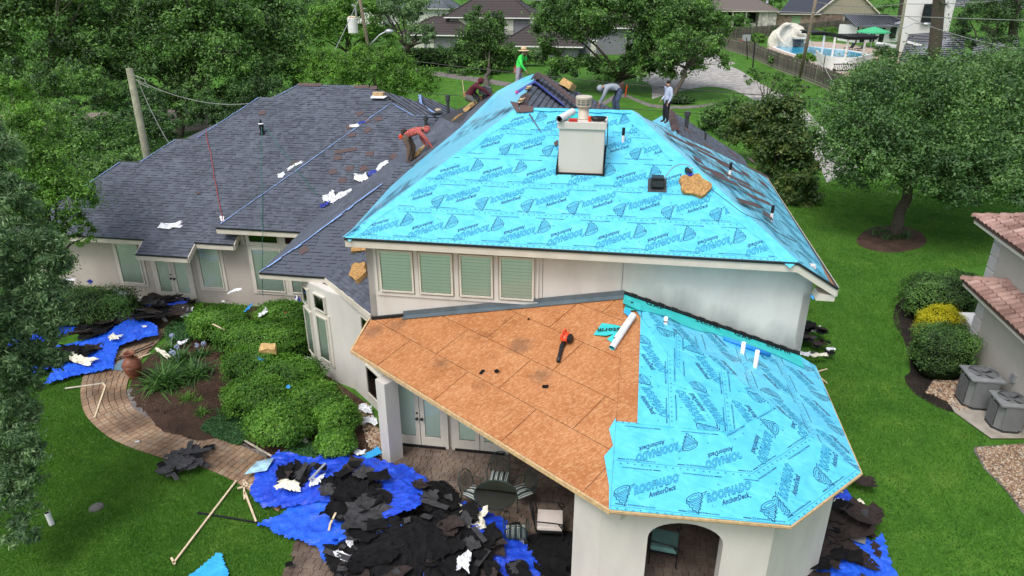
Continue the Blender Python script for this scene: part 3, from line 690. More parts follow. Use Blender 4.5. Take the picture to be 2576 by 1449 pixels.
# outer porch wall with arch
y0 = -6.38; p0 = 7.12; p1 = 10.62
arch = [(8.13, 0), (8.13, 2.12)]+[(8.9-.77*math.cos(t), 2.12+.47*math.sin(t)) for t in [math.pi*i/14 for i in range(1, 14)]]+[(9.67, 2.12), (9.67, 0)]
outer = [(p0, 0)]+arch+[(p1, 0), (p1, 3.05), (p0, 3.05)]
fm = MB(); tri = tessellate_polygon([[V((x, z, 0)) for x, z in outer]])
F1 = [V((x, y0, z)) for x, z in outer]; F2 = [V((x, y0+.42, z)) for x, z in outer]; n1 = len(outer)
fm.add(F1+F2, [t for t in tri]+[tuple(i+n1 for i in t) for t in tri]+[(i, (i+1) % n1, (i+1) % n1+n1, i+n1) for i in range(n1)])
bmx = fm.build('wall', M['stucco'], H); bmx['label'] = 'porch end wall with an arched opening'
bm = bmesh.new(); bm.from_mesh(bmx.data); bmesh.ops.recalc_face_normals(bm, faces=bm.faces); bm.to_mesh(bmx.data); bm.free()
pl_ = V((p0, y0, 0)); lf = pl_-din*.72
MB().slab([lf, pl_, pl_+V((0, .42, 0)), lf+nin*.4], (0, 0, 3.05)).build('pillar', M['stucco'], H)
wall((p1, y0), (12.22, -4.72), 0, 3.05, t=.3); wall((12.22, -4.72), (12.22, -1.3), 0, 3.05, t=.3); wall((12.22, -1.3), (12.28, 0), 0, 3.1)
m = MB(); m.slab([Eb+V((0, .1, -.1)), Ec+V((0, .1, -.1)), V((p1, y0, 3.05)), V((p0, y0, 3.05))], (0, 0, -.02)); m.slab([Ec+V((0, .05, -.1)), Ed+V((-.1, 0, -.1)), V((12.22, -4.72, 3.05)), V((p1, y0, 3.05))], (0, 0, -.02)); m.build('soffit', M['fascia'], H)
MB().slab([V((.8, -1.3, 3.0)), V((12.2, -1.3, 3.0)), V((12.2, -4.7, 3.0)), V((10.6, -6.3, 3.0)), V((7.1, -6.3, 3.0)), V((.9, -1.9, 3.0))], (0, 0, .02)).build('ceiling', M['fascia'], H)
# ------------------------------------------------------------ chimney
ch = MB(); cx0, cx1, cy0, cy1 = 5.3, 6.58, 1.93, 2.85
ch.box(((cx0+cx1)/2, (cy0+cy1)/2, 8.2), (cx1-cx0, cy1-cy0, 1.56)); chim = ch.build('chimney', M['chim'], H, bevel=.01)
MB().box(((cx0+cx1)/2, (cy0+cy1)/2, 9.04), (cx1-cx0+.1, cy1-cy0+.1, .2)).build('chimney_cap', M['chim'], chim, bevel=.01)
cz = 9.14; cc = ((cx0+cx1)/2+.0, (cy0+cy1)/2+.05)
def lat(pr, z0=0): return [(r_*.72, z0+z_*.72) for r_, z_ in pr]
f = MB(); f.lathe(lat([(.0, 0), (.3, 0), (.27, .06), (.22, .09), (.21, .5), (0, .5)]), (*cc, cz), 24); f.build('flue_pipe', M['beige_metal'], chim, smooth=True)
f = MB(); f.lathe(lat([(.2, .46), (.25, .48), (.31, .5), (.31, .54), (.29, .54), (.29, .5), (.2, .48)]), (*cc, cz), 24)
for z in (.62, .7): f.lathe(lat([(.3, z), (.312, z), (.312, z+.02), (.3, z+.02)]), (*cc, cz), 24)
for k in range(10): t = 2*math.pi*k/10; f.box((cc[0]+.22*math.cos(t), cc[1]+.22*math.sin(t), cz+.47), (.014, .018, .2), rz=t)
f.lathe(lat([(.32, .77), (.33, .85), (.3, .88), (.15, .9), (0, .905), (0, .77), (.32, .77)]), (*cc, cz), 24); f.build('spark_cage', M['beige_metal'], chim)
f = MB(); f.lathe(lat([(.27, .5), (.27, .8)]), (*cc, cz), 20); f.build('cage_mesh', M['ac'], chim)
m = MB()
for s, x in ((-1, cx0), (1, cx1)):
    for i in range(7): m.box((x+s*.03, 1.9+i*.13, 7.62+.58*i*.13+.14), (.05, .12, .26))
m.box(((cx0+cx1)/2, 1.9, 7.66), (cx1-cx0+.1, .06, .06)); m.build('chimney_flashing', M['tar'], chim)
# ============================================================ UNDERLAYMENT AND ITS PRINT
def text_tris(body, size, offset=0.0, ax=1.0, shear=0.0):
    cu = bpy.data.curves.new('t', 'FONT'); cu.body = body; cu.size = size; cu.offset = offset; cu.shear = shear; cu.resolution_u = 2; cu.space_character = 1.12
    ob = bpy.data.objects.new('t', cu); me = ob.to_mesh(); P = [(v.co.x*ax, v.co.y) for v in me.vertices]; T = []
    for p in me.polygons:
        vs_ = list(p.vertices); T += [(vs_[0], vs_[i], vs_[i+1]) for i in range(1, len(vs_)-1)]
    out = [(P[a], P[b], P[c]) for a, b, c in T]; ob.to_mesh_clear(); bpy.data.objects.remove(ob); bpy.data.curves.remove(cu)
    return out
def shift(T, dx, dy, rot=0, s=1):
    c, n = math.cos(rot), math.sin(rot)
    return [tuple((s*(x*c-y*n)+dx, s*(x*n+y*c)+dy) for x, y in t) for t in T]
def stroke(pts, w_):
    out = []
    for (x0, y0), (x1, y1) in zip(pts[:-1], pts[1:]):
        l = math.hypot(x1-x0, y1-y0) or 1; nx, ny = -(y1-y0)/l*w_/2, (x1-x0)/l*w_/2; ex, ey = (x1-x0)/l*w_*.3, (y1-y0)/l*w_*.3
        a, b, c, d = (x0+nx-ex, y0+ny-ey), (x0-nx-ex, y0-ny-ey), (x1-nx+ex, y1-ny+ey), (x1+nx+ex, y1+ny+ey); out += [(a, b, c), (a, c, d)]
    return out
def ell(cx, cy, rx, ry, a0=0, a1=360, n=14, rot=0):
    c, s = math.cos(rot), math.sin(rot); o = []
    for i in range(n+1):
        t = R(a0+(a1-a0)*i/n); x, y = rx*math.cos(t), ry*math.sin(t); o.append((cx+x*c-y*s, cy+x*s+y*c))
    return o
def width(T): xs = [p[0] for t in T for p in t]; return min(xs), max(xs)
_o = text_tris('ROOFNADO', .32, .02, .52); _i = text_tris('ROOFNADO', .32, .002, .52); _a = text_tris('AnchorDeck', .2, .009, .62)
x0_, x1_ = width(_o)
TORN = []
TORN += stroke(ell(-.03, .15, .19, .085, rot=.25), .02)+stroke(ell(-.03, .145, .12, .04, rot=.25), .014)
TORN += stroke([(-.21, .12), (-.22, .04), (-.16, -.02), (-.15, -.08), (-.08, -.12), (-.09, -.17), (-.02, -.19), (0, -.25), (.05, -.28)], .02)
TORN += stroke([(.155, .19), (.17, .1), (.12, .05), (.15, 0), (.09, -.05), (.12, -.09), (.07, -.13), (.1, -.17), (.05, -.2), (.05, -.28)], .02)
for k in range(6): TORN += stroke(ell(-.025+.014*k, .1-.052*k, .17-.025*k, .075-.01*k, 190, 345, 8, .2), .014)
TORN += stroke([(.13, .2), (.27, .25), (.19, .15)], .016)
SM = stroke([(0, .012), (.14, .012)], .026)+shift(text_tris('ROOFNADO', .05, .002), .25, 0)+shift(text_tris('AnchorDeck', .045, .002), .53, 0)+stroke(ell(.2, .015, .03, .022, n=6), .01)
k_ = 1.0/(x1_-x0_); _o = [tuple((x*k_, y) for x, y in t) for t in _o]; _i = [tuple((x*k_, y) for x, y in t) for t in _i]; a0_, a1_ = width(_a); _a = [tuple((x*.62/(a1_-a0_), y) for x, y in t) for t in _a]
LOGO_D = shift([tuple((x*.95, y*1.05-.15*x) for x, y in t) for t in TORN], -.56, .05)+shift(_o, -.31, -.03)+shift(_a, .02, -.23); LOGO_L = shift(_i, -.31, -.03); TM = shift(text_tris('TM', .04, .001), .66, .12); LOGO_D += TM
LOGO_D += stroke([(-.2, -.12), (-.2, -.2), (-.12, -.2)], .006)
LOGO_S = shift(LOGO_D, 0, 0, 0, .9); LOGO_T = shift(LOGO_L, 0, 0, 0, .9)
def clip_tris(T, poly):
    n = len(poly); ar = sum(poly[i][0]*poly[(i+1) % n][1]-poly[(i+1) % n][0]*poly[i][1] for i in range(n)); sg = 1 if ar > 0 else -1
    E_ = []
    for i in range(n):
        (x0, y0), (x1, y1) = poly[i], poly[(i+1) % n]; nx, ny = (y1-y0)*sg, -(x1-x0)*sg; E_.append((nx, ny, nx*x0+ny*y0))
    out = []
    for t in T:
        c = list(t)
        if not all(nx*x+ny*y <= d for x, y in c for nx, ny, d in E_):
            for nx, ny, d in E_:
                c = clip(c, nx, ny, d)
                if len(c) < 3: break
        if len(c) > 2: out += [(c[0], c[i], c[i+1]) for i in range(1, len(c)-1)]
    return out
def skew(T, dx, dy, inv, k=.5): g = -1 if inv else 1; return [tuple((dx+g*x, dy+g*(y+k*x)) for x, y in t) for t in T]
def paper(pts, e, parent, wid=1.12, parity=0, pitch=1.29, lab=None, name='underlayment_strip', off0=.3, tilt=26, base_h=.012, logos=True, mat='underlay', seams=True):
    fr = frame_of(pts, e); poly = [to2(p, fr) for p in pts]; y0 = min(p[1] for p in poly); y1 = max(p[1] for p in poly)
    j = 0; y = y0
    while y < y1-.05:
        q = clip(clip(poly, 0, 1, y+wid+.09), 0, -1, -y)
        if len(q) < 3: y += wid; j += 1; continue
        lift = base_h+.005*(j % 3); h = lift+.003
        st = MB(); st.slab([to3(a, b, fr, base_h-.012) for a, b in q], fr[3]*(lift-base_h+.012)); so_ = st.build(name, M[mat], parent)
        if lab and j == 0: so_['label'] = lab
        D, L = [], []; xa = min(p[0] for p in q); xb = max(p[0] for p in q); inv = (j+parity) % 2
        if logos:
            x = xa+off0+(.35 if inv else 0)
            while x < xb+.4:
                rot = R(tilt)+(math.pi if inv else 0); cy = y+wid*.5
                D += skew(LOGO_S, x, cy, inv); L += skew(LOGO_T, x, cy, inv); x += pitch
        x = xa+.1
        while x < xb:
            D += shift(SM, x, y+.13, 0); D += shift(SM, x+.9, y+wid-.06, math.pi); x += 1.25
        D += stroke([(xa, y+.09), (xb, y+.09)], .007)
        x = xa
        while x < xb:
            for yy in (y+.03,): D += stroke(ell(x+random.uniform(-.02, .02), yy+random.uniform(-.01, .01), .016, .016, n=5), .009)
            if random.random() < .34: D += stroke(ell(x, y+.3+random.random()*.65, .016, .016, n=5), .009)
            x += .155
        D = clip_tris(D, q); L = clip_tris(L, q)
        for T, hh, mm, nm in ((D, h, 'ink', 'printed_lettering'), (L, h+.002, 'ink_light', 'pale_lettering_fill')):
            if not T: continue
            b = MB()
            for t in T:
                t = t if (t[1][0]-t[0][0])*(t[2][1]-t[0][1])-(t[2][0]-t[0][0])*(t[1][1]-t[0][1]) > 0 else t[::-1]
                b.add([to3(p[0], p[1], fr, hh) for p in t], [(0, 1, 2)])
            tag(b.build(nm, M[mm], so_), kind='stuff')
        y += wid; j += 1
    return fr
# upper roof, front slope
FPf = paper([C0, C1, RR, R1], (1, 0, 0), H, parity=1, off0=.75, lab='lowest blue underlayment strip along the long eave')
MB().slab([C0-V((0, 0, .1)), C1-V((0, 0, .1)), RR-V((0, 0, .1)), R1-V((0, 0, .1))], (0, 0, .09)).build('roof', M['osb'], H)['label'] = 'broad front slope of the upper roof'
# right slope
MB().slab([p-V((0, 0, .1)) for p in (C1, E3, E4, RR)], (0, 0, .08)).build('roof', M['osb'], H)
paper([C1, E3, E4, RR], (0, 1, 0), H, parity=1, wid=1.12, lab='blue strip along the right eave')
# left slope
for P in ([C0, Mc[0], Mc[1], R1], [Mc[1], Mc[2], R1], [Mc[2], Mc[3], R2, R1], [Mc[3], Mc[4], R2]):
    m = MB(); nn_ = V((-.5, 0, .86)); m.slab([p-nn_*.05 for p in P], nn_*.062); m.build('underlayment_strip', M['underlay'], H)
bd = MB()
def on_line(A, B, t): return lerp(V(A), V(B), t)
for k in range(120):                               # glimpses of print on the steep left slope
    t = random.random(); s = random.uniform(.12, .9); a = on_line(C0, Mc[1], t) if t < .5 else on_line(Mc[1], Mc[2], random.random()); b = on_line(C0, R1, t) if t < .5 else R1
    p = lerp(a, b, s); d = (Mc[1]-C0).normalized(); u = V((.83, 0, .55)); n = V((-.5, 0, .86))
    for i in range(5):
        q = p+d*i*.14+n*.03; bd.add([q, q+d*.03, q+d*.03+u*.25, q+u*.25], [(0, 1, 2, 3)])
tag(bd.build('printed_lettering', M['ink'], H), kind='stuff')
# hip and ridge overlaps: pale bands folded over the hips
def band(A, B, w_, mat, h=.03, nm='hip_strip', nA=None):
    A, B = V(A), V(B); d = (B-A).normalized(); s = d.cross(V((0, 0, 1))).normalized(); m = MB(); n = 14
    for i in range(n):
        p, q = lerp(A, B, i/n), lerp(A, B, (i+1)/n); z = V((0, 0, h+.004*(i % 2))); k1 = w_*(1+.18*math.sin(i*2.1)); k2 = w_*(1+.18*math.sin((i+1)*2.1))
        m.add([p+z, q+z, q+s*k2+V((0, 0, h-.4*k2)), p+s*k1+V((0, 0, h-.4*k1)), q-s*k2+V((0, 0, h-.4*k2)), p-s*k1+V((0, 0, h-.4*k1))], [(0, 3, 2, 1), (0, 1, 4, 5)])
    return m.build(nm, M[mat], H)
band(C0, R1, .22, 'underlay'); band(C1, RR, .3, 'underlay'); band(R1, RR, .16, 'underlay', .03)
# porch: three papered faces
def split_paper(P3, e, cut, left=None, **k):
    fr = frame_of(P3, e); q = [to2(p, fr) for p in P3]; lo = clip(q, 0, 1, cut); hi = clip(q, 0, -1, -cut+.04)
    if left:
        (x0, y0), (x1, y1) = [to2(HT(u, v, *P3), fr) for u, v in left]; nx, ny = -(y1-y0), (x1-x0); nx, ny = (nx, ny) if nx < 0 else (-nx, -ny); hi = clip(hi, nx, ny, nx*x0+ny*y0)
    paper([to3(x, y, fr) for x, y in lo], e, H, **k); paper([to3(x, y, fr) for x, y in hi], (0, 1, 0), H, parity=0, wid=1.1, off0=.55, pitch=1.45, base_h=.03)
split_paper([Eb, Ec, AP], (1, 0, 0), 2.35, ((1604, 1040), (1612, 775)), parity=0, wid=1.15, off0=.75, pitch=1.45, lab='lowest blue strip over the porch arch')
split_paper([Ec, Ed, AP], Ed-Ec, 2.3, parity=0, wid=1.15, off0=.7, pitch=1.5)
PR = paper([Ed, Er2, Er, AP], Er-Ed, H, parity=0, wid=1.15, off0=.6, pitch=1.4, lab='blue strip along the right porch eave')
# the paper laps back over the bare board left of the hip, ragged edge
fo = OSBF; hb_, ht = to2(Eb, fo), to2(AP, fo)
rag = [(0, .02), (.08, .05), (.19, .2), (.232, .02), (.3, .14), (.345, .01)]
pts_ = [to3(hb_[0]+(ht[0]-hb_[0])*t, hb_[1]+(ht[1]-hb_[1])*t, fo, .02) for t, _ in rag]
dirx = V((-1, 0, 0)); dirx = (dirx-fo[3]*dirx.dot(fo[3])).normalized()
ed = [p+dirx*k for p, (t, k) in zip(pts_, rag)]
m = MB()
for i in range(len(rag)-1): m.slab([pts_[i], pts_[i+1], ed[i+1], ed[i]], fo[3]*.008)
m.build('underlayment_lap', M['underlay'], H)
# aqua leak barrier along the wall, with its print
def upto(p, d): return V(p)+V(d)
fr_r = frame_of([Ed, Er, AP], Er-Ed)
st_ = []
for i in range(13):
    t = i/12; p = lerp(AP, Er, t); st_.append((p+fr_r[3]*.035+V((0, -.06, -.0)), p+fr_r[3]*.035+(V((-.05, -.62-.12*math.sin(i*1.7), 0))-fr_r[3]*V((-.05, -.62, 0)).dot(fr_r[3]))))
m = MB()
for a, b in zip(st_[:-1], st_[1:]): m.slab([a[0], b[0], b[1], a[1]], fr_r[3]*.006)
ls = m.build('leak_barrier', M['aqua'], H)
def lay_text(body, size, o, ex_, ey_, n, mat, parent, nm='printed_lettering', off=.006):
    T = text_tris(body, size, off); b = MB()
    for t in T:
        t = t if (t[1][0]-t[0][0])*(t[2][1]-t[0][1])-(t[2][0]-t[0][0])*(t[1][1]-t[0][1]) > 0 else t[::-1]
        b.add([V(o)+ex_*x+ey_*y+n*.004 for x, y in t], [(0, 1, 2)])
    return b.build(nm, M[mat], parent)
for t, s in ((.12, 'GAF'), (.4, 'Storm'), (.62, 'GAF'), (.8, 'Storm')):
    p = lerp(AP, Er, t)+fr_r[3]*.046+V((0, -.2, 0)); ex_ = (Er-AP).normalized(); lay_text(s, .26, p, ex_, fr_r[3].cross(ex_), fr_r[3], 'ink_black', ls)
# grey shingle starter pieces, ridge caps (brown backed) laid along ridge and hip
cap = MB().slab([V((0, 0, 0)), V((.3, 0, 0)), V((.3, .34, 0)), V((0, .34, 0))], (0, 0, .012)).mesh('ridge_cap', M['shingle_brown'])
def caps(A, B, n, wd=.36, nm='ridge_cap'):
    A, B = V(A), V(B); d = (B-A).normalized(); s = d.cross(V((0, 0, 1))).normalized()
    for i in range(n):
        p, q = lerp(A, B, i/n), lerp(A, B, (i+1.25)/n); z = .035+.006*(i % 2); m = MB()
        for k in (1, -1): m.add([p+V((0, 0, z+.012)), q+V((0, 0, z)), q+s*k*wd/2+V((0, 0, z-.11)), p+s*k*wd/2+V((0, 0, z-.098))], [(0, 1, 2, 3)] if k < 0 else [(3, 2, 1, 0)])
        m.build(nm, M['shingle_brown'], H)
caps(lerp(R1, R2, .02), lerp(R1, R2, .35), 9); caps(lerp(R1, R2, .8), R2, 5); caps(LW(-8.43, 14.9)+V((0, .05, .03)), LW(-7.3, 14.9)+V((0, .05, .03)), 4); caps(LW(-5.6, 14.9), LW(-4.95, 14.9), 2); caps(V((9.27, 12, 6.97)), Pg, 10)
for t0, t1 in ((.06, .18), (.42, .5)):            # bare slots cut along the ridge for venting
    for k in range(4): p = lerp(R1, R2, t0+(t1-t0)*k/4); MB().box(p+V((-.02, 0, .07)), (.1, .4, .02)).box(p+V((.06, .1, .075)), (.03, .42, .02)).build('ridge_slot', M['osb_edge'] if k % 2 else M['hideblack'], H)
# blue-white film lines along valleys and hips of the shingled part
def film(pts, w_=.07, mat='paper_blue', z=.03):
    m = MB(); P = []
    for A, B in zip(pts[:-1], pts[1:]):
        n = max(2, int((V(B)-V(A)).length/.25)); P += [lerp(V(A), V(B), i/n) for i in range(n)]
    P.append(V(pts[-1])); 
    for i in range(len(P)-1):
        d = (P[i+1]-P[i]).normalized(); s = d.cross(V((0, 0, 1))).normalized(); k = w_*random.uniform(.5, 1.3)
        zz = V((0, 0, z+random.uniform(0, .012))); m.add([P[i]+zz, P[i+1]+zz, P[i+1]+zz+s*k, P[i]+zz+s*k], [(0, 3, 2, 1)])
    m.build('valley_film', M[mat], H)
M['film'] = simple('pale_blue_film', (.2, .32, .6), .5, var=.3, sc=15)
film([MD(-8.55, 6.65), MD(-6.4, 9.2), MD(-3.25, 13.0)], .055, 'film'); film([MD(-3.2, 13.0), X1, V3], .06, 'film'); film([V0, Hh[0], Hh[1], Hh[2]], .09, 'film', .04); film([A1, HZ(1062, 262, 7.2), HZ(1103, 292, 7.0)], .12, 'film')
for P in ([LW(-16.3, 8.5), LW(-15.1, 10.1)], [LW(-14.1, 10.2), LW(-13.1, 11.4)], [LW(-12.05, 11.6), LW(-10.1, 14.0)], [LW(-9.25, 14.05), LW(-8.43, 14.85)]): film(P, .06, 'film')
# ============================================================ GROUND
def flat(name, pts, mat, z, kind='structure', **k):
    P = [V((p[0], p[1], 0)) for p in pts]; tri = tessellate_polygon([P]); o = MB().add([V((p.x, p.y, z)) for p in P], [tuple(t) for t in tri]).build(name, M[mat])
    for f in o.data.polygons: pass
    bm = bmesh.new(); bm.from_mesh(o.data)
    for f in bm.faces:
        if f.normal.z < 0: f.normal_flip()
    bm.to_mesh(o.data); bm.free(); return tag(o, kind=kind, **k)
GP = lambda *ps: [G(*p) for p in ps]
tag(MB().add([(-900, -60, 0), (900, -60, 0), (900, 1500, 0), (-900, 1500, 0)], [(0, 1, 2, 3)]).build('ground', M['lawn']), kind='structure')
def smooth_line(pts, n):
    pts = [V(p) for p in pts]; out = []
    for i in range(len(pts)-1):
        a, b, c, d = pts[max(i-1, 0)], pts[i], pts[i+1], pts[min(i+2, len(pts)-1)]
        for k in range(n):
            t = k/n; out.append(.5*((2*b)+(c-a)*t+(2*a-5*b+4*c-d)*t*t+(3*b-a-3*c+d)*t**3))
    out.append(pts[-1]); return out
outer_ = smooth_line(GP((300, 800), (262, 860), (222, 920), (205, 965), (204, 1010), (222, 1055), (285, 1108), (395, 1150), (500, 1175), (575, 1205), (640, 1245), (700, 1290)), 12)
inner_ = smooth_line(GP((470, 775), (440, 815), (395, 865), (340, 925), (320, 975), (326, 1010), (352, 1040), (430, 1072), (520, 1093), (600, 1120), (690, 1165), (760, 1215)), 12)
bed = GP((500, 790), (430, 850), (372, 900), (335, 945), (322, 985), (330, 1012), (352, 1040), (430, 1070), (520, 1090), (600, 1118), (690, 1165), (760, 1215), (850, 1200), (975, 1168))+[W(.6, -1.4), W(-.6, .6), W(-2.2, 1.8), W(-3.6, 3), W(-3.6, 7), W(-10.3, 7)]
flat('mulch_bed', bed, 'mulch', .008)
flat('garden_bed', [W(-18, 7.05), W(-12.6, 7.05)]+GP((330, 800), (240, 830), (150, 850), (80, 820)), 'dirt', .008)
ei = inner_[50:118]; flat('sandy_edge', ei+[p+V((.06*math.sin(i)+.08, .1+.06*math.sin(i*1.7)+.03*math.sin(i*5), 0)) for i, p in enumerate(ei)][::-1], 'sand', .016)
flat('walkway', outer_+inner_[::-1], 'joint', .012)
pp = [W(.75, -1.3), W(12.2, -1.3), W(12.2, -4.7), W(10.6, -6.35), W(10.2, -10.5)]+GP((705, 1560), (712, 1460), (738, 1400), (750, 1290), (800, 1230), (870, 1190), (975, 1160))
flat('patio', pp, 'joint', .01)
_pv = {}
def paver_mesh(w_, d_, mat):
    k = (round(w_, 2), round(d_, 2), mat)
    if k not in _pv: _pv[k] = paver_geo(MB(), [(-w_/2, -d_/2), (w_/2, -d_/2), (w_/2, d_/2), (-w_/2, d_/2)], 0, .045).mesh('paver', M[mat])
    return _pv[k]
def paver_geo(m, q, z0, h):
    cx = sum(p[0] for p in q)/4; cy = sum(p[1] for p in q)/4; b = .93
    A = [(x, y, z0) for x, y in q]; B = [(x, y, z0+h*.8) for x, y in q]; C = [(cx+(x-cx)*b, cy+(y-cy)*b, z0+h) for x, y in q]
    return m.add(A+B+C, [(i, (i+1) % 4, (i+1) % 4+4, i+4) for i in range(4)]+[(i+4, (i+1) % 4+4, (i+1) % 4+8, i+8) for i in range(4)]+[(8, 9, 10, 11)])
walk = bpy.data.objects['walkway']; pat = bpy.data.objects['patio']
def edge_at(line, t):
    L = [0]
    for i in range(len(line)-1): L.append(L[-1]+(line[i+1]-line[i]).length)
    s = t*L[-1]
    for i in range(len(line)-1):
        if L[i+1] >= s: return lerp(line[i], line[i+1], (s-L[i])/(L[i+1]-L[i]+1e-9))
    return line[-1]
NR = 78; NC = 9; cells = []
for r in range(NR):
    a0, a1 = edge_at(outer_, r/NR), edge_at(outer_, (r+1)/NR); c0, c1 = edge_at(inner_, r/NR), edge_at(inner_, (r+1)/NR)
    wd = (a0-c0).length; nc = max(3, int(round(wd/.2))); off = .35*(r % 2)/nc
    for c in range(nc):
        t0, t1 = c/nc, (c+1)/nc; q = [lerp(a0, c0, t0), lerp(a1, c1, t0), lerp(a1, c1, t1), lerp(a0, c0, t1)]
        ce = (q[0]+q[1]+q[2]+q[3])/4; q = [ce+(p-ce)*.93 for p in q]
        if (q[1]-q[0]).cross(q[2]-q[1]).z < 0: q = q[::-1]
        cells.append([(p.x, p.y) for p in q])
cells.sort(key=lambda q: q[0][1]); big = MB()
for i, q in enumerate(cells):
    z = random.uniform(0, .006)
    if i < 280:
        cx = sum(p[0] for p in q)/4; cy = sum(p[1] for p in q)/4
        o = paver_geo(MB(), [(x-cx, y-cy) for x, y in q], 0, .04).build('paver', M['paver'], walk, (cx, cy, z))
    else: paver_geo(big, q, z, .04)
tag(big.build('paver_field', M['paver'], walk), kind='stuff')
PPH = [(toH(p).x, toH(p).y) for p in pp]
cells = []; j = 0; y = -13.
while y < -1.3:
    x = -9+random.uniform(0, .2); 
    while x < 12.3:
        wd = random.choice((.15, .22, .22, .3)); 
        if inpoly(x+wd/2, y+.08, PPH): cells.append((x+.004, y+.004, wd-.008, .165-.008))
        x += wd
    y += .165
big = MB(); cells.sort(key=lambda c: c[1]+(100 if (c[0] > 7 and c[1] > -4) or c[1] < -9.6 or (c[0] > -3 and c[1] < -5) else 0)); R8 = Matrix.Rotation(-PHI, 3, 'Z')
for i, (x, y, a, b) in enumerate(cells):
    c = W(x+a/2, y+b/2, random.uniform(0, .006))
    if 0 <= i and i < 290 and False: pass
    q = [(-a/2, -b/2), (a/2, -b/2), (a/2, b/2), (-a/2, b/2)]
    mt_ = 'paver' if x < -.9 else 'paver_dk'
    vis = (x > 1.2 and x < 5.4 and y > -4.6)
    if vis and N_SH[0] < 290:
        o = obj('paver', paver_mesh(a, b, mt_), pat, c, -PHI); N_SH[0] += 1
    else:
        big.mat(0 if mt_ == 'paver_dk' else 1); P4 = [R8 @ V((u, v, 0))+c for u, v in q]; paver_geo(big, [(p.x, p.y) for p in P4], c.z, .045)
tag(big.build('paver_field', [M['paver_dk'], M['paver']], pat), kind='stuff')
# driveway, street, stone path, beds
dr = smooth_line(GP((1640, 215), (1720, 178), (1790, 158), (1850, 172), (1905, 205), (1960, 235), (2010, 262), (2050, 300), (2110, 360), (2160, 420)), 6)
dl = smooth_line(GP((1640, 250), (1700, 232), (1780, 218), (1840, 226), (1880, 243), (1930, 272), (1960, 300), (2000, 340), (2050, 400), (2080, 460)), 6)
flat('driveway', dr+dl[::-1], 'concrete', .012)
flat('driveway', GP((1690, 225), (1640, 215), (1600, 195), (1660, 165), (1740, 140), (1800, 130), (1850, 160), (1790, 178)), 'concrete', .016)
flat('street', GP((-400, 360), (120, 350), (420, 335), (620, 318), (740, 300), (740, 270), (430, 275), (100, 290), (-600, 290)), 'road', .012)
flat('stone_path', smooth_line(GP((1500, 268), (1560, 235), (1640, 262), (1740, 266), (1800, 258)), 5)+smooth_line(GP((1800, 263), (1740, 273), (1640, 270), (1565, 245), (1490, 285)), 5), 'sand', .014)
ring = [G(2243+88*math.cos(t)*(1+.05*math.sin(3*t)), 602+34*math.sin(t)) for t in [2*math.pi*i/28 for i in range(28)]]
flat('mulch_ring', ring, 'mulch', .012)
flat('garden_bed', smooth_line(GP((2252, 770), (2248, 810), (2275, 860), (2290, 930), (2275, 950), (2300, 990), (2370, 1030), (2420, 1040)), 5)+GP((2480, 900), (2470, 700), (2330, 690)), 'dirt', .012)
flat('gravel_bed', GP((2330, 985), (2385, 1010), (2400, 1035), (2440, 1035), (2460, 940), (2420, 900), (2360, 930)), 'sand', .018)
flat('gravel_bed', GP((2452, 1125), (2448, 1135), (2475, 1180), (2530, 1235), (2600, 1330), (2800, 1300), (2750, 1105)), 'sand', .018)
flat('concrete_pad', GP((2388, 1018), (2400, 1040), (2492, 1106), (2600, 1106), (2640, 1060), (2450, 985)), 'conc', .05)
flat('path', GP((1040, 172), (1210, 196), (1330, 215), (1300, 222), (1190, 205), (1030, 182)), 'sand', .014)
def scatter_poly(pts, n):
    P = [(p[0], p[1]) for p in pts]; xs = [p[0] for p in P]; ys = [p[1] for p in P]; out = []
    x0, x1, y0, y1 = min(xs), max(xs), min(ys), max(ys); A = np.array(P)
    X = RNG.uniform(x0, x1, n*3); Y = RNG.uniform(y0, y1, n*3); c = np.zeros(n*3, bool)
    for i in range(len(P)):
        ax, ay = P[i]; bx, by = P[i-1]
        if ay == by: continue
        m = ((ay > Y) != (by > Y)) & (X < (bx-ax)*(Y-ay)/(by-ay)+ax); c ^= m
    X, Y = X[c], Y[c]; return X[:n], Y[:n]
def stones(name, pts, n, s, mat, label, cat='gravel'):
    X, Y = scatter_poly(pts, n); m = len(X); base = np.array([(1, 0, 0), (0, 1, 0), (-1, 0, 0), (0, -1, 0), (0, 0, .8)]); ang = RNG.uniform(0, 6.28, m); sz = s*RNG.uniform(.5, 1.4, m); asp = RNG.uniform(.6, 1, m)
    c, n_ = np.cos(ang), np.sin(ang); B = base[None]*sz[:, None, None]; B[:, :, 1] *= asp[:, None]
    x = B[:, :, 0]*c[:, None]-B[:, :, 1]*n_[:, None]+X[:, None]; y = B[:, :, 0]*n_[:, None]+B[:, :, 1]*c[:, None]+Y[:, None]; z = B[:, :, 2]+.02+RNG.uniform(0, .02, m)[:, None]
    Vv = np.stack([x, y, z], -1).reshape(-1, 3); f = np.array([(0, 1, 4), (1, 2, 4), (2, 3, 4), (3, 0, 4)]); Fq = (f[None]+np.arange(m)[:, None, None]*5).reshape(-1, 3)
    return tag(obj(name, raw_mesh(name, Vv, Fq, M[mat], np.repeat(RNG.random(m), 4))), label, cat, kind='stuff')
tag(flat('soil_spill', [p+V((.05*math.sin(i*2.3), .05*math.cos(i*3.1), 0)) for i, p in enumerate(smooth_line(GP((372, 1050), (392, 1034), (425, 1048), (455, 1062), (510, 1080), (575, 1100), (590, 1110), (540, 1106), (500, 1112), (455, 1098), (415, 1090), (390, 1070)), 4))], 'mulch', .058, 'stuff'), 'dark soil spilled over the pavers at the bend of the walkway', 'soil')
stones('gravel', GP((2330, 990), (2385, 1012), (2400, 1035), (2440, 1035), (2470, 880), (2400, 860), (2380, 900)), 2500, .05, 'gravel', 'brown river gravel between the hedge and the cooling units')
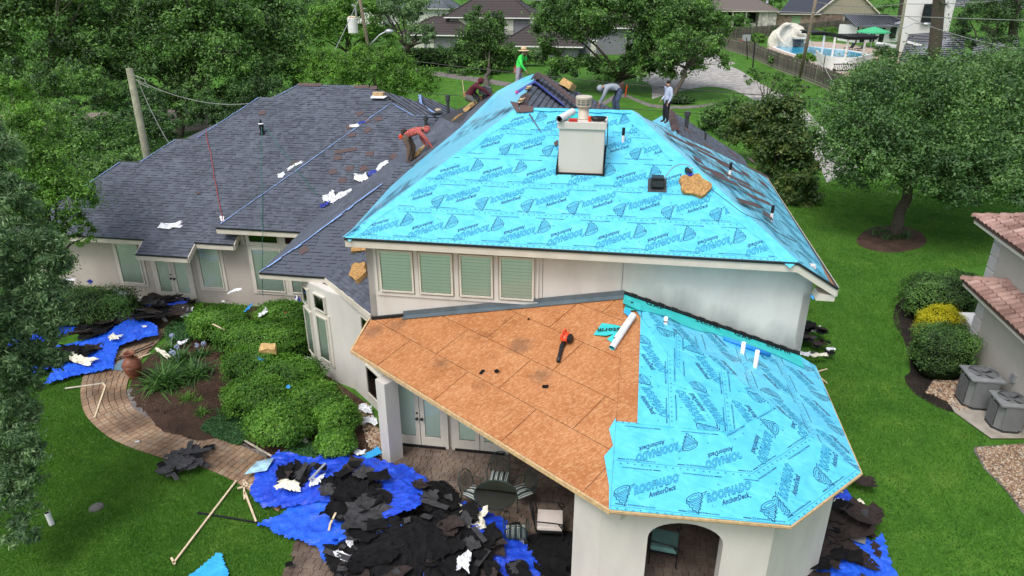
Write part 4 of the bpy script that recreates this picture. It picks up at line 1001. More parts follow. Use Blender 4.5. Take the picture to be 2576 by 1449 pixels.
stones('gravel', GP((2458, 1128), (2455, 1135), (2480, 1180), (2535, 1235), (2610, 1330), (2700, 1300), (2700, 1110)), 6000, .035, 'gravel', 'brown river gravel beside the tile roofed house')
stones('gravel', [W(-.7, .7), W(.55, -1.3)]+GP((985, 1165), (930, 1130), (900, 1040)), 900, .05, 'gravel', 'brown pebbles at the foot of the porch pillar')
# ============================================================ LEAVES
def leaves(cs, cr, n, size, asp=.5, bias=None, var=1.0, flat_=.35):
    """cs (k,3) clump centres, cr (k,) radii -> V,F,attr of n leaf quads"""
    k = len(cs); idx = RNG.integers(0, k, n); d = RNG.normal(size=(n, 3)); d /= np.linalg.norm(d, axis=1)[:, None]
    r = cr[idx]*np.abs(RNG.normal(size=n))*.85; d2 = d.copy(); d2[:, 2] *= .75; P = cs[idx]+d2*r[:, None]
    nrm = d+RNG.normal(size=(n, 3))*.6+np.array([0, 0, flat_*2]); nrm /= np.linalg.norm(nrm, axis=1)[:, None]
    t = RNG.normal(size=(n, 3)); t -= nrm*(t*nrm).sum(1)[:, None]; t /= np.linalg.norm(t, axis=1)[:, None]; b = np.cross(nrm, t)
    s = size*RNG.uniform(.6, 1.3, n); w_ = s*asp
    Q = np.stack([P-t*s[:, None]/2, P+b*w_[:, None]/2-t*s[:, None]*.05, P+t*s[:, None]/2, P-b*w_[:, None]/2-t*s[:, None]*.05], 1).reshape(-1, 3)
    Fq = np.arange(4*n).reshape(-1, 4); cv = RNG.random(k); a = np.clip(.5+(cv[idx]-.5)*.7*var+RNG.normal(size=n)*.17*var, 0, 1); return Q, Fq, a
def crown_clumps(ells, k, jitter=.25):
    C, Rr = [], []; vol = np.array([e[3]*e[4]*e[5] for e in ells])**.66; vol /= vol.sum()
    for e, f in zip(ells, vol):
        m = max(4, int(k*f)); d = RNG.normal(size=(m, 3)); d /= np.linalg.norm(d, axis=1)[:, None]; d[:, 2] = np.where(d[:, 2] < -.55, -d[:, 2], d[:, 2])
        r = RNG.uniform(.45, 1.0, m)**.6*RNG.uniform(.85, 1.12, m); rad = np.array(e[3:6]); C.append(np.array(e[:3])+d*rad*r[:, None]); Rr.append(np.full(m, min(rad))*RNG.uniform(.16, .34, m))
    return np.concatenate(C), np.concatenate(Rr)
def CE(u, v, y, ru, rv, depth=None):
    c = GY(u, v, y); Z = c.y*_c-(c.z-CAMH)*_s; k = Z/F; d = depth or ru*.8; return (c.x, c.y, c.z, ru*k, d*k, rv*k)
def limb(m, p, q, r0, r1, n=5, wob=.12, sides=6):
    p, q = V(p), V(q); L = (q-p).length; path = [p]; 
    for i in range(1, n): path.append(lerp(p, q, i/n)+V((random.uniform(-1, 1), random.uniform(-1, 1), random.uniform(-.5, .5)))*L*wob*.5)
    path.append(q); m.tube(path, [r0+(r1-r0)*i/n for i in range(n+1)], sides); return path
def tree(name, base, ells, label, cat='tree', leafm='leaf_oak', nl=15000, size=.18, asp=.5, k=170, tr=.3, group=None, limbs=9, trunk=True, var=1.0, trunkm='bark', flat_=.35, topp=None):
    base = V(base); root = empty(name, base, 0, label, cat, group)
    C, Rr = crown_clumps(ells, k); Q, Fq, a = leaves(C, Rr, nl, size, asp, var=var, flat_=flat_)
    obj('crown', raw_mesh('crown', Q-np.array(base), Fq, M[leafm], a), root)
    if trunk:
        m = MB(); e0 = ells[0]; top = V((sum(e[0] for e in ells)/len(ells), sum(e[1] for e in ells)/len(ells), min(e[2]-.35*e[5] for e in ells)))-base
        top.z = max(top.z, 1.0)
        if topp: top = V(topp)-base
        path = limb(m, (0, 0, -.1), top, tr, tr*.62, 5, .06, 9)
        for i in range(limbs):
            e = ells[i % len(ells)]; c = V(e[:3])-base; d = V((random.uniform(-1, 1)*e[3], random.uniform(-1, 1)*e[4], random.uniform(-.3, .7)*e[5]))*.75
            s = lerp(path[-2], path[-1], random.uniform(.2, 1)); mid = lerp(s, c+d, .5)+V((0, 0, .1*e[5])); limb(m, s, mid, tr*.42, tr*.22, 3, .1, 6); limb(m, mid, c+d, tr*.22, tr*.05, 3, .15, 5)
            for q in range(2): limb(m, lerp(mid, c+d, .4), c+d+V((random.uniform(-.5, .5)*e[3], random.uniform(-.5, .5)*e[4], .3*e[5])), tr*.1, tr*.03, 2, .1, 4)
        m.build('trunk', M[trunkm], root, smooth=True)
    return root
# right: the live oak over the lawn
ob = G(2252, 592)
tree('oak_tree', ob, [CE(2310, 310, 37, 250, 165), CE(2490, 330, 38, 190, 190), CE(2170, 400, 35.5, 110, 95), CE(2400, 440, 34, 190, 85), CE(2240, 230, 39, 130, 70), CE(2570, 200, 41, 110, 85), CE(2100, 330, 38, 60, 60), CE(2620, 430, 35, 150, 120), CE(2300, 420, 36, 200, 100), CE(2480, 480, 34, 130, 60), CE(2460, 215, 40, 120, 80)],
     'large rounded oak tree standing in the mulch ring on the right lawn', leafm='leaf_right', nl=180000, size=.17, k=900, tr=.33, limbs=22, topp=(ob.x+.35, ob.y+.3, 3.4))
# magnolia and shrubs beside the driveway
tree('magnolia_tree', G(1960, 520)+V((0, 8, 0)), [CE(1960, 300, 45, 70, 60), CE(1975, 400, 44, 85, 90), CE(2000, 500, 42, 55, 80), CE(1900, 330, 47, 80, 60)], 'bronze tinged magnolia tree behind the right end of the blue roof', leafm='leaf_bronze', nl=42000, size=.26, k=260, tr=.16)
tree('magnolia_tree', G(1840, 330)+V((0, 3, 0)), [CE(1850, 300, 52, 75, 50), CE(1800, 320, 52, 50, 45)], 'olive green tree left of the bronze magnolia', leafm='leaf_oak', nl=24000, size=.2, k=170, tr=.14)
for (u, v, y, lab, su) in ((1922, 262, 79, 'open vase shaped crape myrtle nearer the driveway bend', -1), (1990, 285, 74, 'fuller crape myrtle beside the fence', 1)):
    b = G(u, v); r = empty('crape_myrtle', b, 0, lab, 'tree', 'crape myrtles beside the driveway'); e = [CE(u-8, v-62, y, 48, 22), CE(u+22*su, v-70, y, 32, 22), CE(u-25*su, v-58, y, 30, 24)]
    C, Rr = crown_clumps(e, 60); Q, Fq, a = leaves(C, Rr, 5200 if su < 0 else 8000, .16); obj('crown', raw_mesh('crown', Q-np.array(b), Fq, M['leaf_oak'], a), r)
    m = MB()
    for i in range(12): ee = random.choice(e); limb(m, (random.uniform(-.2, .2), 0, 0), V(ee[:3])-b+V((random.uniform(-1, 1)*ee[3], random.uniform(-1, 1)*ee[4], random.uniform(-.2, .5)*ee[5])), .06, .02, 4, .1, 5)
    m.build('trunk', M['bark'], r)
# centre background trees
tree('oak_tree', G(1545, 222), [CE(1560, 40, 88, 190, 85), CE(1430, 60, 88, 90, 70), CE(1700, 70, 86, 130, 75), CE(1470, 185, 86, 110, 42), CE(1640, 165, 85, 110, 50), CE(1780, 130, 86, 60, 60), CE(1560, -30, 90, 160, 60), CE(1390, 150, 88, 40, 50)],
     'tall wide oak tree in front of the grey house, behind the roofers', leafm='leaf_oak', nl=150000, size=.34, k=620, tr=.55, limbs=9)
tree('oak_tree', G(1688, 262), [CE(1730, 120, 80, 85, 45), CE(1680, 150, 79, 60, 34), CE(1790, 150, 80, 50, 35)], 'slim forked oak beside the standing worker', leafm='leaf_oak', nl=13000, size=.3, k=110, tr=.28, limbs=10)
tree('round_tree', G(1212, 262), [CE(1215, 120, 104, 72, 75), CE(1190, 180, 103, 70, 45), CE(1255, 150, 104, 55, 55), CE(1200, 55, 105, 40, 35), CE(1240, 60, 105, 32, 32)], 'dense dark green tree in front of the grey house upstairs windows', leafm='leaf_oak', nl=36000, size=.36, k=190, tr=.35)
tree('ash_tree', G(1018, 172), [CE(1000, 25, 106, 72, 45), CE(1060, 90, 104, 50, 28), CE(950, 20, 106, 35, 25), CE(1085, 105, 104, 25, 22)], 'grey green tree with a bare forked trunk beside the street lamp', leafm='leaf_grey', nl=20000, size=.32, k=110, tr=.5, limbs=12)
tree('bright_tree', G(840, 190)+V((0, 20, 0)), [CE(835, 75, 100, 70, 65), CE(900, 60, 100, 55, 70), CE(780, 90, 100, 40, 50), CE(955, 110, 102, 45, 50)], 'bright yellow green tree left of the transformer pole', leafm='leaf_bright', nl=30000, size=.36, k=160, tr=.4)
tree('round_bush_tree', G(930, 285), [CE(930, 200, 68, 140, 62), CE(830, 180, 69, 80, 55), CE(1030, 215, 67, 75, 58), CE(940, 150, 69, 100, 35), CE(790, 165, 70, 40, 40)], 'broad bright green mounded tree behind the far roof ridge', leafm='leaf_bright', nl=60000, size=.2, k=420, tr=.2, limbs=16)
tree('oak_tree', G(445, 348), [CE(400, 110, 66, 170, 105), CE(540, 170, 64, 120, 90), CE(480, 40, 68, 160, 80), CE(470, 260, 60, 80, 45), CE(330, 200, 62, 110, 70)], 'big dark oak with a forked leaning trunk beside the wooden pole', leafm='leaf_oak', nl=90000, size=.28, k=480, tr=.42, limbs=22)
tree('oak_tree', G(620, 330), [CE(640, 120, 72, 130, 100), CE(690, 200, 70, 90, 80), CE(620, 20, 74, 140, 70), CE(600, 260, 66, 70, 50)], 'dark broad oak directly above the long grey ridge', leafm='leaf_oak', nl=70000, size=.3, k=380, tr=.5, limbs=18)
tree('oak_tree', G(60, 420), [CE(100, 100, 62, 180, 110), CE(-60, 160, 60, 130, 120), CE(200, 180, 60, 110, 90), CE(120, 0, 64, 200, 80), CE(60, 220, 56, 110, 70)], 'spreading oak in the top left corner of the view', leafm='leaf_oak', nl=80000, size=.28, k=460, tr=.45, limbs=18)
for i, (u, v, y, ru, rv, lm, lab) in enumerate([(110, 330, 45, 130, 70, 'leaf_oak', 'mid green thicket tree above the left lawn edge'), (250, 370, 40, 120, 80, 'leaf_oak', 'feathery green tree left of the wooden pole'), (360, 320, 50, 80, 50, 'leaf_dark', 'dark shrub tree beyond the wooden pole'), (530, 290, 56, 70, 40, 'leaf_dark', 'low dark shrub tree above the roof steps'), (300, 440, 36, 100, 50, 'leaf_oak', 'bushy tree behind the left end of the grey roof'), (180, 230, 54, 130, 60, 'leaf_oak', 'shaded tree hiding the street at the far left'), (330, 260, 56, 90, 45, 'leaf_dark', 'shaded tree hiding the street above the bare pole'), (660, 250, 62, 90, 55, 'leaf_dark', 'low dark tree above the stepped ridge ends')]):
    tree('thicket_tree', G(u, v+rv*1.3)+V((0, 1.0, 0)), [CE(u, v, y, ru, rv), CE(u+ru*.5, v+rv*.4, y-1, ru*.6, rv*.6)], lab, leafm=lm, nl=17000, size=.18, k=170, tr=.1)
tree('willow_oak_tree', G(60, 850), [CE(60, 430, 25, 120, 90), CE(140, 500, 24.5, 110, 80), CE(90, 330, 26, 80, 70), CE(40, 560, 23.5, 90, 80), CE(195, 590, 24, 45, 60), CE(120, 660, 23, 70, 60), CE(20, 250, 27, 70, 60)], 'bright green willow oak overhanging the left end of the roof', leafm='leaf_bright', nl=60000, size=.13, asp=.34, k=420, tr=.16, limbs=18)
tree('oak_tree', (-22, 13, 0), [CE(20, 560, 16.5, 90, 130), CE(75, 700, 15.5, 90, 110), CE(60, 830, 15, 100, 90), CE(10, 960, 14.5, 90, 90), CE(40, 1130, 13.5, 65, 80), CE(25, 1050, 14, 75, 70), CE(15, 1200, 13.3, 75, 60), CE(100, 900, 14.8, 60, 50), CE(10, 1270, 13, 75, 90), CE(50, 1350, 12.6, 45, 40), CE(-60, 900, 14, 100, 300), CE(-20, 400, 17, 80, 80), CE(110, 640, 15.8, 60, 60), CE(120, 780, 15.2, 60, 60), CE(20, 700, 15, 60, 200)],
     'near grey green pin oak filling the left edge over the lawn', leafm='leaf_grey', nl=190000, size=.12, asp=.27, k=1000, tr=.16, limbs=12, var=1.0, flat_=.1, topp=(-19, 13, 6.5))
# top right: pines and dark trees
def pine(u, v, y, r, lab, vt=-200):
    b = G(u, v); root = empty('pine_tree', b, 0, lab, 'tree', 'tall pines at the upper right'); m = MB(); t = GY(u+40, vt, b.y-2)-b; limb(m, (0, 0, -.1), t, r, r*.7, 6, .01, 10)
    C = []
    for i in range(14):
        z = random.uniform(.45, 1); p = t*z; q = p+V((random.uniform(-6, 6), random.uniform(-5, 5), random.uniform(-1, 2))); limb(m, p, q, r*.25, r*.06, 3, .1, 5); C.append(q); C.append(lerp(p, q, .6))
    C = np.array([tuple(c) for c in C]); Q, Fq, a = leaves(C, RNG.uniform(.9, 2.0, len(C)), 6000, .35, .1); obj('crown', raw_mesh('crown', Q, Fq, M['leaf_dark'], a), root); m.build('trunk', M['bark'], root, smooth=True)
pine(2345, 165, 110, .95, 'thick pine trunk in front of the white two storey house'); pine(2262, 85, 170, .8, 'thin pine trunk beyond the pool house'); pine(2300, 90, 165, .8, 'pine trunk right of the thin one beyond the pool house'); pine(2540, 150, 118, .7, 'dark pine trunk near the top right corner')
tree('dark_tree', G(2470, 170), [CE(2470, 60, 118, 75, 70), CE(2560, 40, 120, 90, 60), CE(2520, 130, 112, 60, 40), CE(2420, 110, 116, 30, 45)], 'very dark evergreen in front of the striped tile roofs', leafm='leaf_dark', nl=26000, size=.34, k=150, tr=.5)
tree('yew_shrub', G(2220, 205), [CE(2222, 155, 104, 38, 38), CE(2225, 180, 103, 30, 30)], 'dark clipped evergreen shrub at the pool corner', 'shrub', leafm='leaf_dark', nl=12000, size=.22, k=60, tr=.1)
for (u, v, y, ru, rv, lm, lab) in ((1960, 150, 110, 35, 14, 'leaf_oak', 'low juniper spilling over the pool fence'), (2025, 150, 108, 25, 16, 'leaf_bright', 'light green shrub below the pool on the fence line'), (1905, 98, 150, 22, 14, 'leaf_bright', 'yellow green palm like shrub behind the fence'), (2080, 85, 158, 42, 18, 'leaf_bright', 'light green shrubs between slide and pool house'), (1965, 85, 155, 25, 18, 'leaf_dark', 'dark shrub left of the water slide rock'), (2000, 95, 150, 30, 14, 'leaf_dark', 'dark low shrub right of the water slide rock'), (1860, 55, 150, 35, 22, 'leaf_oak', 'round green tree beside the covered terrace')):
    tree('shrub', G(u, v+rv*1.2), [CE(u, v, y, ru, rv)], lab, 'shrub', leafm=lm, nl=4000, size=.3, k=40, tr=.08, limbs=4)
# far wood: nobody could count these
ells = [(x+random.uniform(-3, 3), (225 if x > 30 else 190)+random.uniform(-8, 12), random.uniform(2, 5), random.uniform(7, 11), 7, random.uniform(4, 7)) for x in range(-160, 210, 7)]
ells += [(random.uniform(-150, -28), random.uniform(120, 200), random.uniform(4, 8), 9, 8, 8) for _ in range(30)]
C, Rr = crown_clumps(ells, 900); Q, Fq, a = leaves(C, Rr, 130000, .6, .6); tag(obj('distant_wood', raw_mesh('distant_wood', Q, Fq, M['leaf_oak'], a)), 'dark band of distant woodland along the top', 'wood', kind='stuff')
# ============================================================ HEDGES AND SHRUBS
def shrub(name, c, r, label, leafm='leaf_hedge', n=9000, size=.07, box=.0, group=None, cat='shrub'):
    """clipped form: c base centre, r radii; box 0 = dome, 1 = squared"""
    c = V(c); root = empty(name, c, random.random()*6, label, cat, group); root.rotation_euler = (0, 0, 0)
    d = RNG.normal(size=(n, 3)); d /= np.linalg.norm(d, axis=1)[:, None]; d[:, 2] = np.where(d[:, 2] < -.35, -d[:, 2], d[:, 2])
    p_ = 2+box*5; nn = (np.abs(d)**p_).sum(1)**(1/p_); S_ = d/nn[:, None]
    wob = 1+.08*np.sin(S_[:, 0]*7+c.x*3)*np.cos(S_[:, 1]*6+c.y)+.06*np.sin(S_[:, 2]*9+c.x)+.05*np.sin(S_[:, 0]*19+c.x)*np.sin(S_[:, 1]*17)+.05*(RNG.random(n)**6)*3
    depth = RNG.uniform(.86, 1.03, n); P = S_*np.array(r)*(wob*depth)[:, None]+np.array([0, 0, r[2]*.85])
    nrm = d+RNG.normal(size=(n, 3))*.55+np.array([0, 0, .5]); nrm /= np.linalg.norm(nrm, axis=1)[:, None]; t = RNG.normal(size=(n, 3)); t -= nrm*(t*nrm).sum(1)[:, None]; t /= np.linalg.norm(t, axis=1)[:, None]; b = np.cross(nrm, t)
    s = size*RNG.uniform(.6, 1.4, n); Q = np.stack([P-t*s[:, None]/2, P+b*s[:, None]*.3, P+t*s[:, None]/2, P-b*s[:, None]*.3], 1).reshape(-1, 3)
    vv = np.clip(.5+.25*np.sin(P[:, 0]*2.3+c.y)*np.sin(P[:, 1]*2.7)+RNG.normal(size=n)*.2, 0, 1); Q[:, 2] = np.maximum(Q[:, 2], .02)
    obj('foliage', raw_mesh('foliage', Q, np.arange(4*n).reshape(-1, 4), M[leafm], vv), root)
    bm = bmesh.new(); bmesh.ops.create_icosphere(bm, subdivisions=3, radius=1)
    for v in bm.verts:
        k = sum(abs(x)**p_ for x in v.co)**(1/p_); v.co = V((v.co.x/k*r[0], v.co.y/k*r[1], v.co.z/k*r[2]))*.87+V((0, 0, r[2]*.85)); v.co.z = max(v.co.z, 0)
    me = bpy.data.meshes.new('dark_core'); bm.to_mesh(me); bm.free(); me.materials.append(M['core']); obj('dark_core', me, root); return root
hg = 'clipped hedge mounds along the bay window wall'
for (u, v, rx, ry, rz, bx, lab) in [(722, 838, 1.01, 0.65, 0.69, .3, 'hedge mound against the wall under the torn wrappers'), (560, 850, 1.01, 0.77, 0.65, .5, 'squared hedge block nearest the french doors with a white wrapper on top'), (625, 885, 1.06, 0.69, 0.63, .3, 'hedge mound holding the small stick of wood'), (690, 890, 1.32, 0.95, 0.63, .4, 'hedge mound carrying the tan foam block and torn wrappers'), (655, 960, 1.10, 0.73, 0.65, .2, 'brightest hedge mound in the middle of the row'), (735, 990, 1.06, 0.69, 0.63, .3, 'hedge mound close to the tall narrow window'), (655, 1040, 1.01, 0.69, 0.65, .2, 'hedge mound with a blue scrap above the exposed root'), (790, 1040, 0.84, 0.60, 0.53, .2, 'low hedge mound at the corner of the bay wall')]:
    shrub('hedge', G(u, v), (rx, ry, rz), lab, n=13000, box=bx, group=hg)
shrub('round_shrub', G(712, 1108), (1.0, .8, .68), 'large ball shaped shrub above the exposed blue tarp', n=13000, group='round clipped shrubs')
shrub('round_shrub', G(850, 1090), (.72, .6, .62), 'ball shrub beside the porch pillar and pebbles', n=9000, group='round clipped shrubs')
shrub('round_shrub', G(848, 1142), (.58, .5, .45), 'smaller ball shrub just above the tarp edge', n=7000, leafm='leaf_hedge', group='round clipped shrubs')
shrub('hedge', G(225, 810), (1.9, .9, .75), 'dark rounded hedge under the left french door window', leafm='leaf_oak', n=16000, box=.3)
shrub('shrub', G(318, 800), (.55, .5, .5), 'small loose shrub draped with a white wrapper at the wall', leafm='leaf_dark', n=5000)
shrub('hedge', G(2350, 800), (1.3, 1.0, .95), 'rounded dark hedge on the right beyond the golden shrub', leafm='leaf_oak', n=15000, size=.07, box=.4)
shrub('hedge', G(2440, 770)+V((0, 1, 0)), (1.1, 1.1, .55), 'low dark hedge tucked against the tile roofed house', leafm='leaf_dark', n=9000, size=.07)
shrub('golden_shrub', G(2350, 858), (.85, .62, .82), 'bright yellow domed shrub between two green hedges', leafm='leaf_yellow', n=12000, size=.04)
shrub('hedge', G(2355, 940), (.88, .75, .98), 'squared green hedge beside the cooling units', leafm='leaf_oak', n=15000, size=.06, box=.6)
shrub('hedge', G(1150, 166), (12, 1.2, 1.3), 'long dark hedge in front of the grey garage', leafm='leaf_oak', n=9000, size=.35, box=.7)
shrub('shrub', G(1710, 262), (1.6, .6, .5), 'small dark shrub on the stone edging of the far lawn', leafm='leaf_dark', n=1500, size=.2)
# strap leaved plants
def strap(name, c, n, L, label, wdt=.06, leafm='leaf_strap', flowers=0, group=None, up=.8):
    root = empty(name, c, 0, label, 'plant', group); VV, FF = [], []; m = MB()
    for i in range(n):
        a = random.random()*6.28; l = L*random.uniform(.6, 1.1); el = random.uniform(.25, 1.3); s = V((-math.sin(a), math.cos(a), 0))*wdt/2; prev = None
        bx, by = random.gauss(0, L*.22), random.gauss(0, L*.22)
        for k in range(5):
            t = k/4; x = l*t*math.cos(el*(1-t*.4)); z = l*up*(math.sin(el)*t*1.3-1.0*t*t*math.cos(el)*.8); p = V((bx+x*math.cos(a), by+x*math.sin(a), max(.02, z))); w2 = (1-t*t)*1
            cur = (p-s*w2, p+s*w2)
            if prev: m.add([prev[0], prev[1], cur[1], cur[0]], [(0, 1, 2, 3)])
            prev = cur
    me = m.mesh('foliage', M[leafm]); at = me.attributes.new('v', 'FLOAT', 'FACE'); vals = [random.random()]*0
    for i in range(n): r_ = random.random(); vals += [r_]*4
    at.data.foreach_set('value', vals); obj('foliage', me, root)
    for i in range(flowers):
        p = V((random.gauss(0, L*.35), random.gauss(0, L*.35), L*.95)); f = MB(); f.tube([(p.x*.4, p.y*.4, .05), p], .006, 4)
        for k in range(26): d = V((random.gauss(0, 1), random.gauss(0, 1), random.gauss(0, 1))).normalized()*.075; f.box(p+d, (.03, .03, .03), random.random())
        f.build('flower', M['flower'], root)
    return root
gg = 'strap leaved plants in the mulch bed'
for (u, v, n, L, fl, lab) in [(418, 965, 320, 1.0, 0, 'largest strap leaved clump beside the clay urn'), (490, 945, 200, .85, 0, 'strap leaved clump right of the largest one'), (455, 912, 160, .7, 3, 'strap leaved clump with pale blue flower heads'), (425, 885, 120, .6, 1, 'strap leaved clump nearest the shingle debris'), (505, 895, 70, .45, 2, 'strap leaved clump under the first hedge block')]: strap('agapanthus_plant', G(u, v), n, L, lab, flowers=fl, group=gg)
for (u, v, n, L, lab) in [(468, 1003, 80, .38, 'small grassy tuft in the middle of the mulch'), (508, 1040, 90, .38, 'small grassy tuft near the paver edge'), (500, 1008, 40, .25, 'tiny tuft between two larger ones')]: strap('grass_tuft', G(u, v), n, L, lab, .018, 'leaf_hedge')
strap('dark_strap_plant', G(575, 1045), 110, .55, 'dark spreading strap plant beside the large ball shrub', .03)
for i in range(9): strap('liriope_tuft', G(2250+random.uniform(-62, 62), 596+random.uniform(-12, 6)), 60, .5, 'dark grass clump round the oak trunk in the mulch ring', .025, 'leaf_dark', group='dark grass clumps round the oak trunk')
def cover(pts, n, size, label, leafm='leaf_cover', h=.12):
    X, Y = scatter_poly(pts, n); m = len(X); cs = np.stack([X, Y, RNG.uniform(.02, h, m)], 1); Q, Fq, a = leaves(cs, np.full(m, .03), m, size, .8, flat_=1.2); return tag(obj('ground_cover', raw_mesh('ground_cover', Q, Fq, M[leafm], a)), label, 'ground cover', kind='stuff')
cover(GP((505, 1085), (520, 1062), (580, 1040), (650, 1060), (655, 1085), (600, 1125), (560, 1112)), 9000, .06, 'low green ground cover spilling onto the pavers')
cover(GP((700, 1150), (760, 1110), (830, 1130), (850, 1160), (800, 1190), (720, 1180)), 8000, .06, 'low green ground cover above the blue tarp')
cover(GP((410, 845), (440, 815), (490, 815), (500, 845), (470, 870), (430, 870)), 5000, .06, 'soft green ground cover beside the shingle heap', h=.3)
# fallen bark and chips in the mulch
X, Y = scatter_poly(bed, 15000); m_ = len(X); cs = np.stack([X, Y, np.full(m_, .02)], 1); Q, Fq, a = leaves(cs, np.full(m_, .012), m_, .06, .3, flat_=1)
def chipm():
    t = NT('bark_chips'); at = t.new('Attribute', attribute_name='v'); t.set(t.ramp(at.outputs['Fac'], [(0, (.03, .018, .012)), (.5, (.10, .06, .04)), (1, (.26, .17, .115))]), .95, 0, .2); return t.m
M['chips'] = chipm(); tag(obj('bark_chips', raw_mesh('bark_chips', Q, Fq, M['chips'], a)), 'brown bark chips covering the garden bed', 'mulch', kind='stuff')
# ============================================================ GRASS
def grass(pts, n, h, w_, label, holes=()):
    X, Y = scatter_poly(pts, n)
    for hp in holes:
        c = np.zeros(len(X), bool); P = [(p[0], p[1]) for p in hp]
        for i in range(len(P)):
            ax, ay = P[i]; bx, by = P[i-1]
            if ay == by: continue
            c ^= ((ay > Y) != (by > Y)) & (X < (bx-ax)*(Y-ay)/(by-ay)+ax)
        X, Y = X[~c], Y[~c]
    m = len(X); a = RNG.uniform(0, 6.28, m); hh = h*RNG.uniform(.5, 1.3, m); ww = w_*RNG.uniform(.6, 1.3, m); lx = RNG.normal(size=m)*hh*.45; ly = RNG.normal(size=m)*hh*.45
    c, s = np.cos(a)*ww/2, np.sin(a)*ww/2
    Q = np.stack([np.stack([X-c, Y-s, 0*X], 1), np.stack([X+c, Y+s, 0*X], 1), np.stack([X+lx, Y+ly, hh], 1)], 1).reshape(-1, 3)
    pat_ = .45+.13*np.sin(X*.9+1.3*np.sin(Y*.5))*np.sin(Y*.8+X*.3)+.12*np.sin(X*2.7+2*np.sin(Y*1.9))*np.sin(Y*2.3+1.5*np.sin(X*1.4))+.08*np.sin(X*6.1+2*np.sin(Y*5))*np.sin(Y*7); v = np.clip(pat_+RNG.normal(size=m)*.22, 0, 1)
    return tag(obj('grass', raw_mesh('grass', Q, np.arange(3*m).reshape(-1, 3), M['blade'], v)), label, 'grass', kind='stuff')
lawnL = GP((-80, 930), (120, 960), (215, 945), (204, 1010), (222, 1055), (285, 1108), (395, 1150), (500, 1175), (575, 1205), (640, 1245), (720, 1300), (740, 1385), (715, 1460), (700, 1560), (-200, 1560))
grass(lawnL, 210000, .05, .016, 'short mown grass of the near left lawn')
lawnR = [W(12.3, 8)]+GP((2030, 460), (2600, 460), (2640, 620), (2400, 690), (2250, 760), (2275, 860), (2270, 950), (2300, 990), (2390, 1040), (2490, 1110), (2450, 1135), (2530, 1235), (2620, 1370), (2700, 1600), (2050, 1600))+[W(12.4, -5)]
grass(lawnR, 190000, .06, .026, 'mown grass strip between the two houses', holes=(ring,))
# ============================================================ NEIGHBOUR HOUSE ON THE RIGHT
def sub_frame(o, deg):
    """root-local helper: world point from local x,y,z"""
    c, s = math.cos(R(deg)), math.sin(R(deg)); return lambda x, y, z=0: V((o[0]+x*c+y*s, o[1]-x*s+y*c, z))
NO = G(2400, 1010); NH = empty('house', NO, -PHI, 'pale stucco house with pink clay roof tiles at the right edge', 'house')
def nbox(x0, x1, y0, y1, z0, z1, nm, mat, par=None, bevel=0): return MB().box(((x0+x1)/2, (y0+y1)/2, (z0+z1)/2), (x1-x0, y1-y0, z1-z0)).build(nm, M[mat], par or NH, bevel=bevel)
M['stucco_n'] = stucco('neighbour_stucco', (.52, .49, .45), .08)
nbox(1.3, 9, -9, 2.75, 0, 2.95, 'wall', 'stucco_n'); nbox(1.75, 9, -3.5, 3.75, 2.9, 4.9, 'wall', 'stucco_n')
M['quoin'] = simple('pale_quoin', (.55, .54, .54), .8, var=.05)
for k in range(6):
    nbox(1.255, 1.75, 2.25-.0, 2.79, .1+k*.47, .1+k*.47+.43, 'quoin', 'quoin', bevel=.02)
for k in range(4): nbox(1.70, 2.1, 3.25, 3.79, 2.95+k*.47, 3.38+k*.47, 'quoin', 'quoin', bevel=.02)
nbox(1.68, 2.1, 3.2, 3.84, 4.8, 4.9, 'quoin', 'quoin')
tile_m = {}
def tile_mesh():
    if 't' not in tile_m:
        m = MB(); n = 6; L = .44
        A = [(0, .14*math.cos(math.pi*i/n), .075*math.sin(math.pi*i/n)+.02) for i in range(n+1)]; B = [(L, y*.86, z*.86-.012) for _, y, z in A]
        A2 = [(0, y*.8, z*.72) for _, y, z in A]
        m.add(A+B, [(i, i+1, i+n+2, i+n+1) for i in range(n)]); m.add(A+A2, [(i+1, i, i+n+1, i+n+2) for i in range(n)]); tile_m['t'] = m.mesh('roof_tile', M['clay'], smooth=False)
    return tile_m['t']
M['clay_dk'] = simple('clay_underlap', (.12, .07, .06), .9)
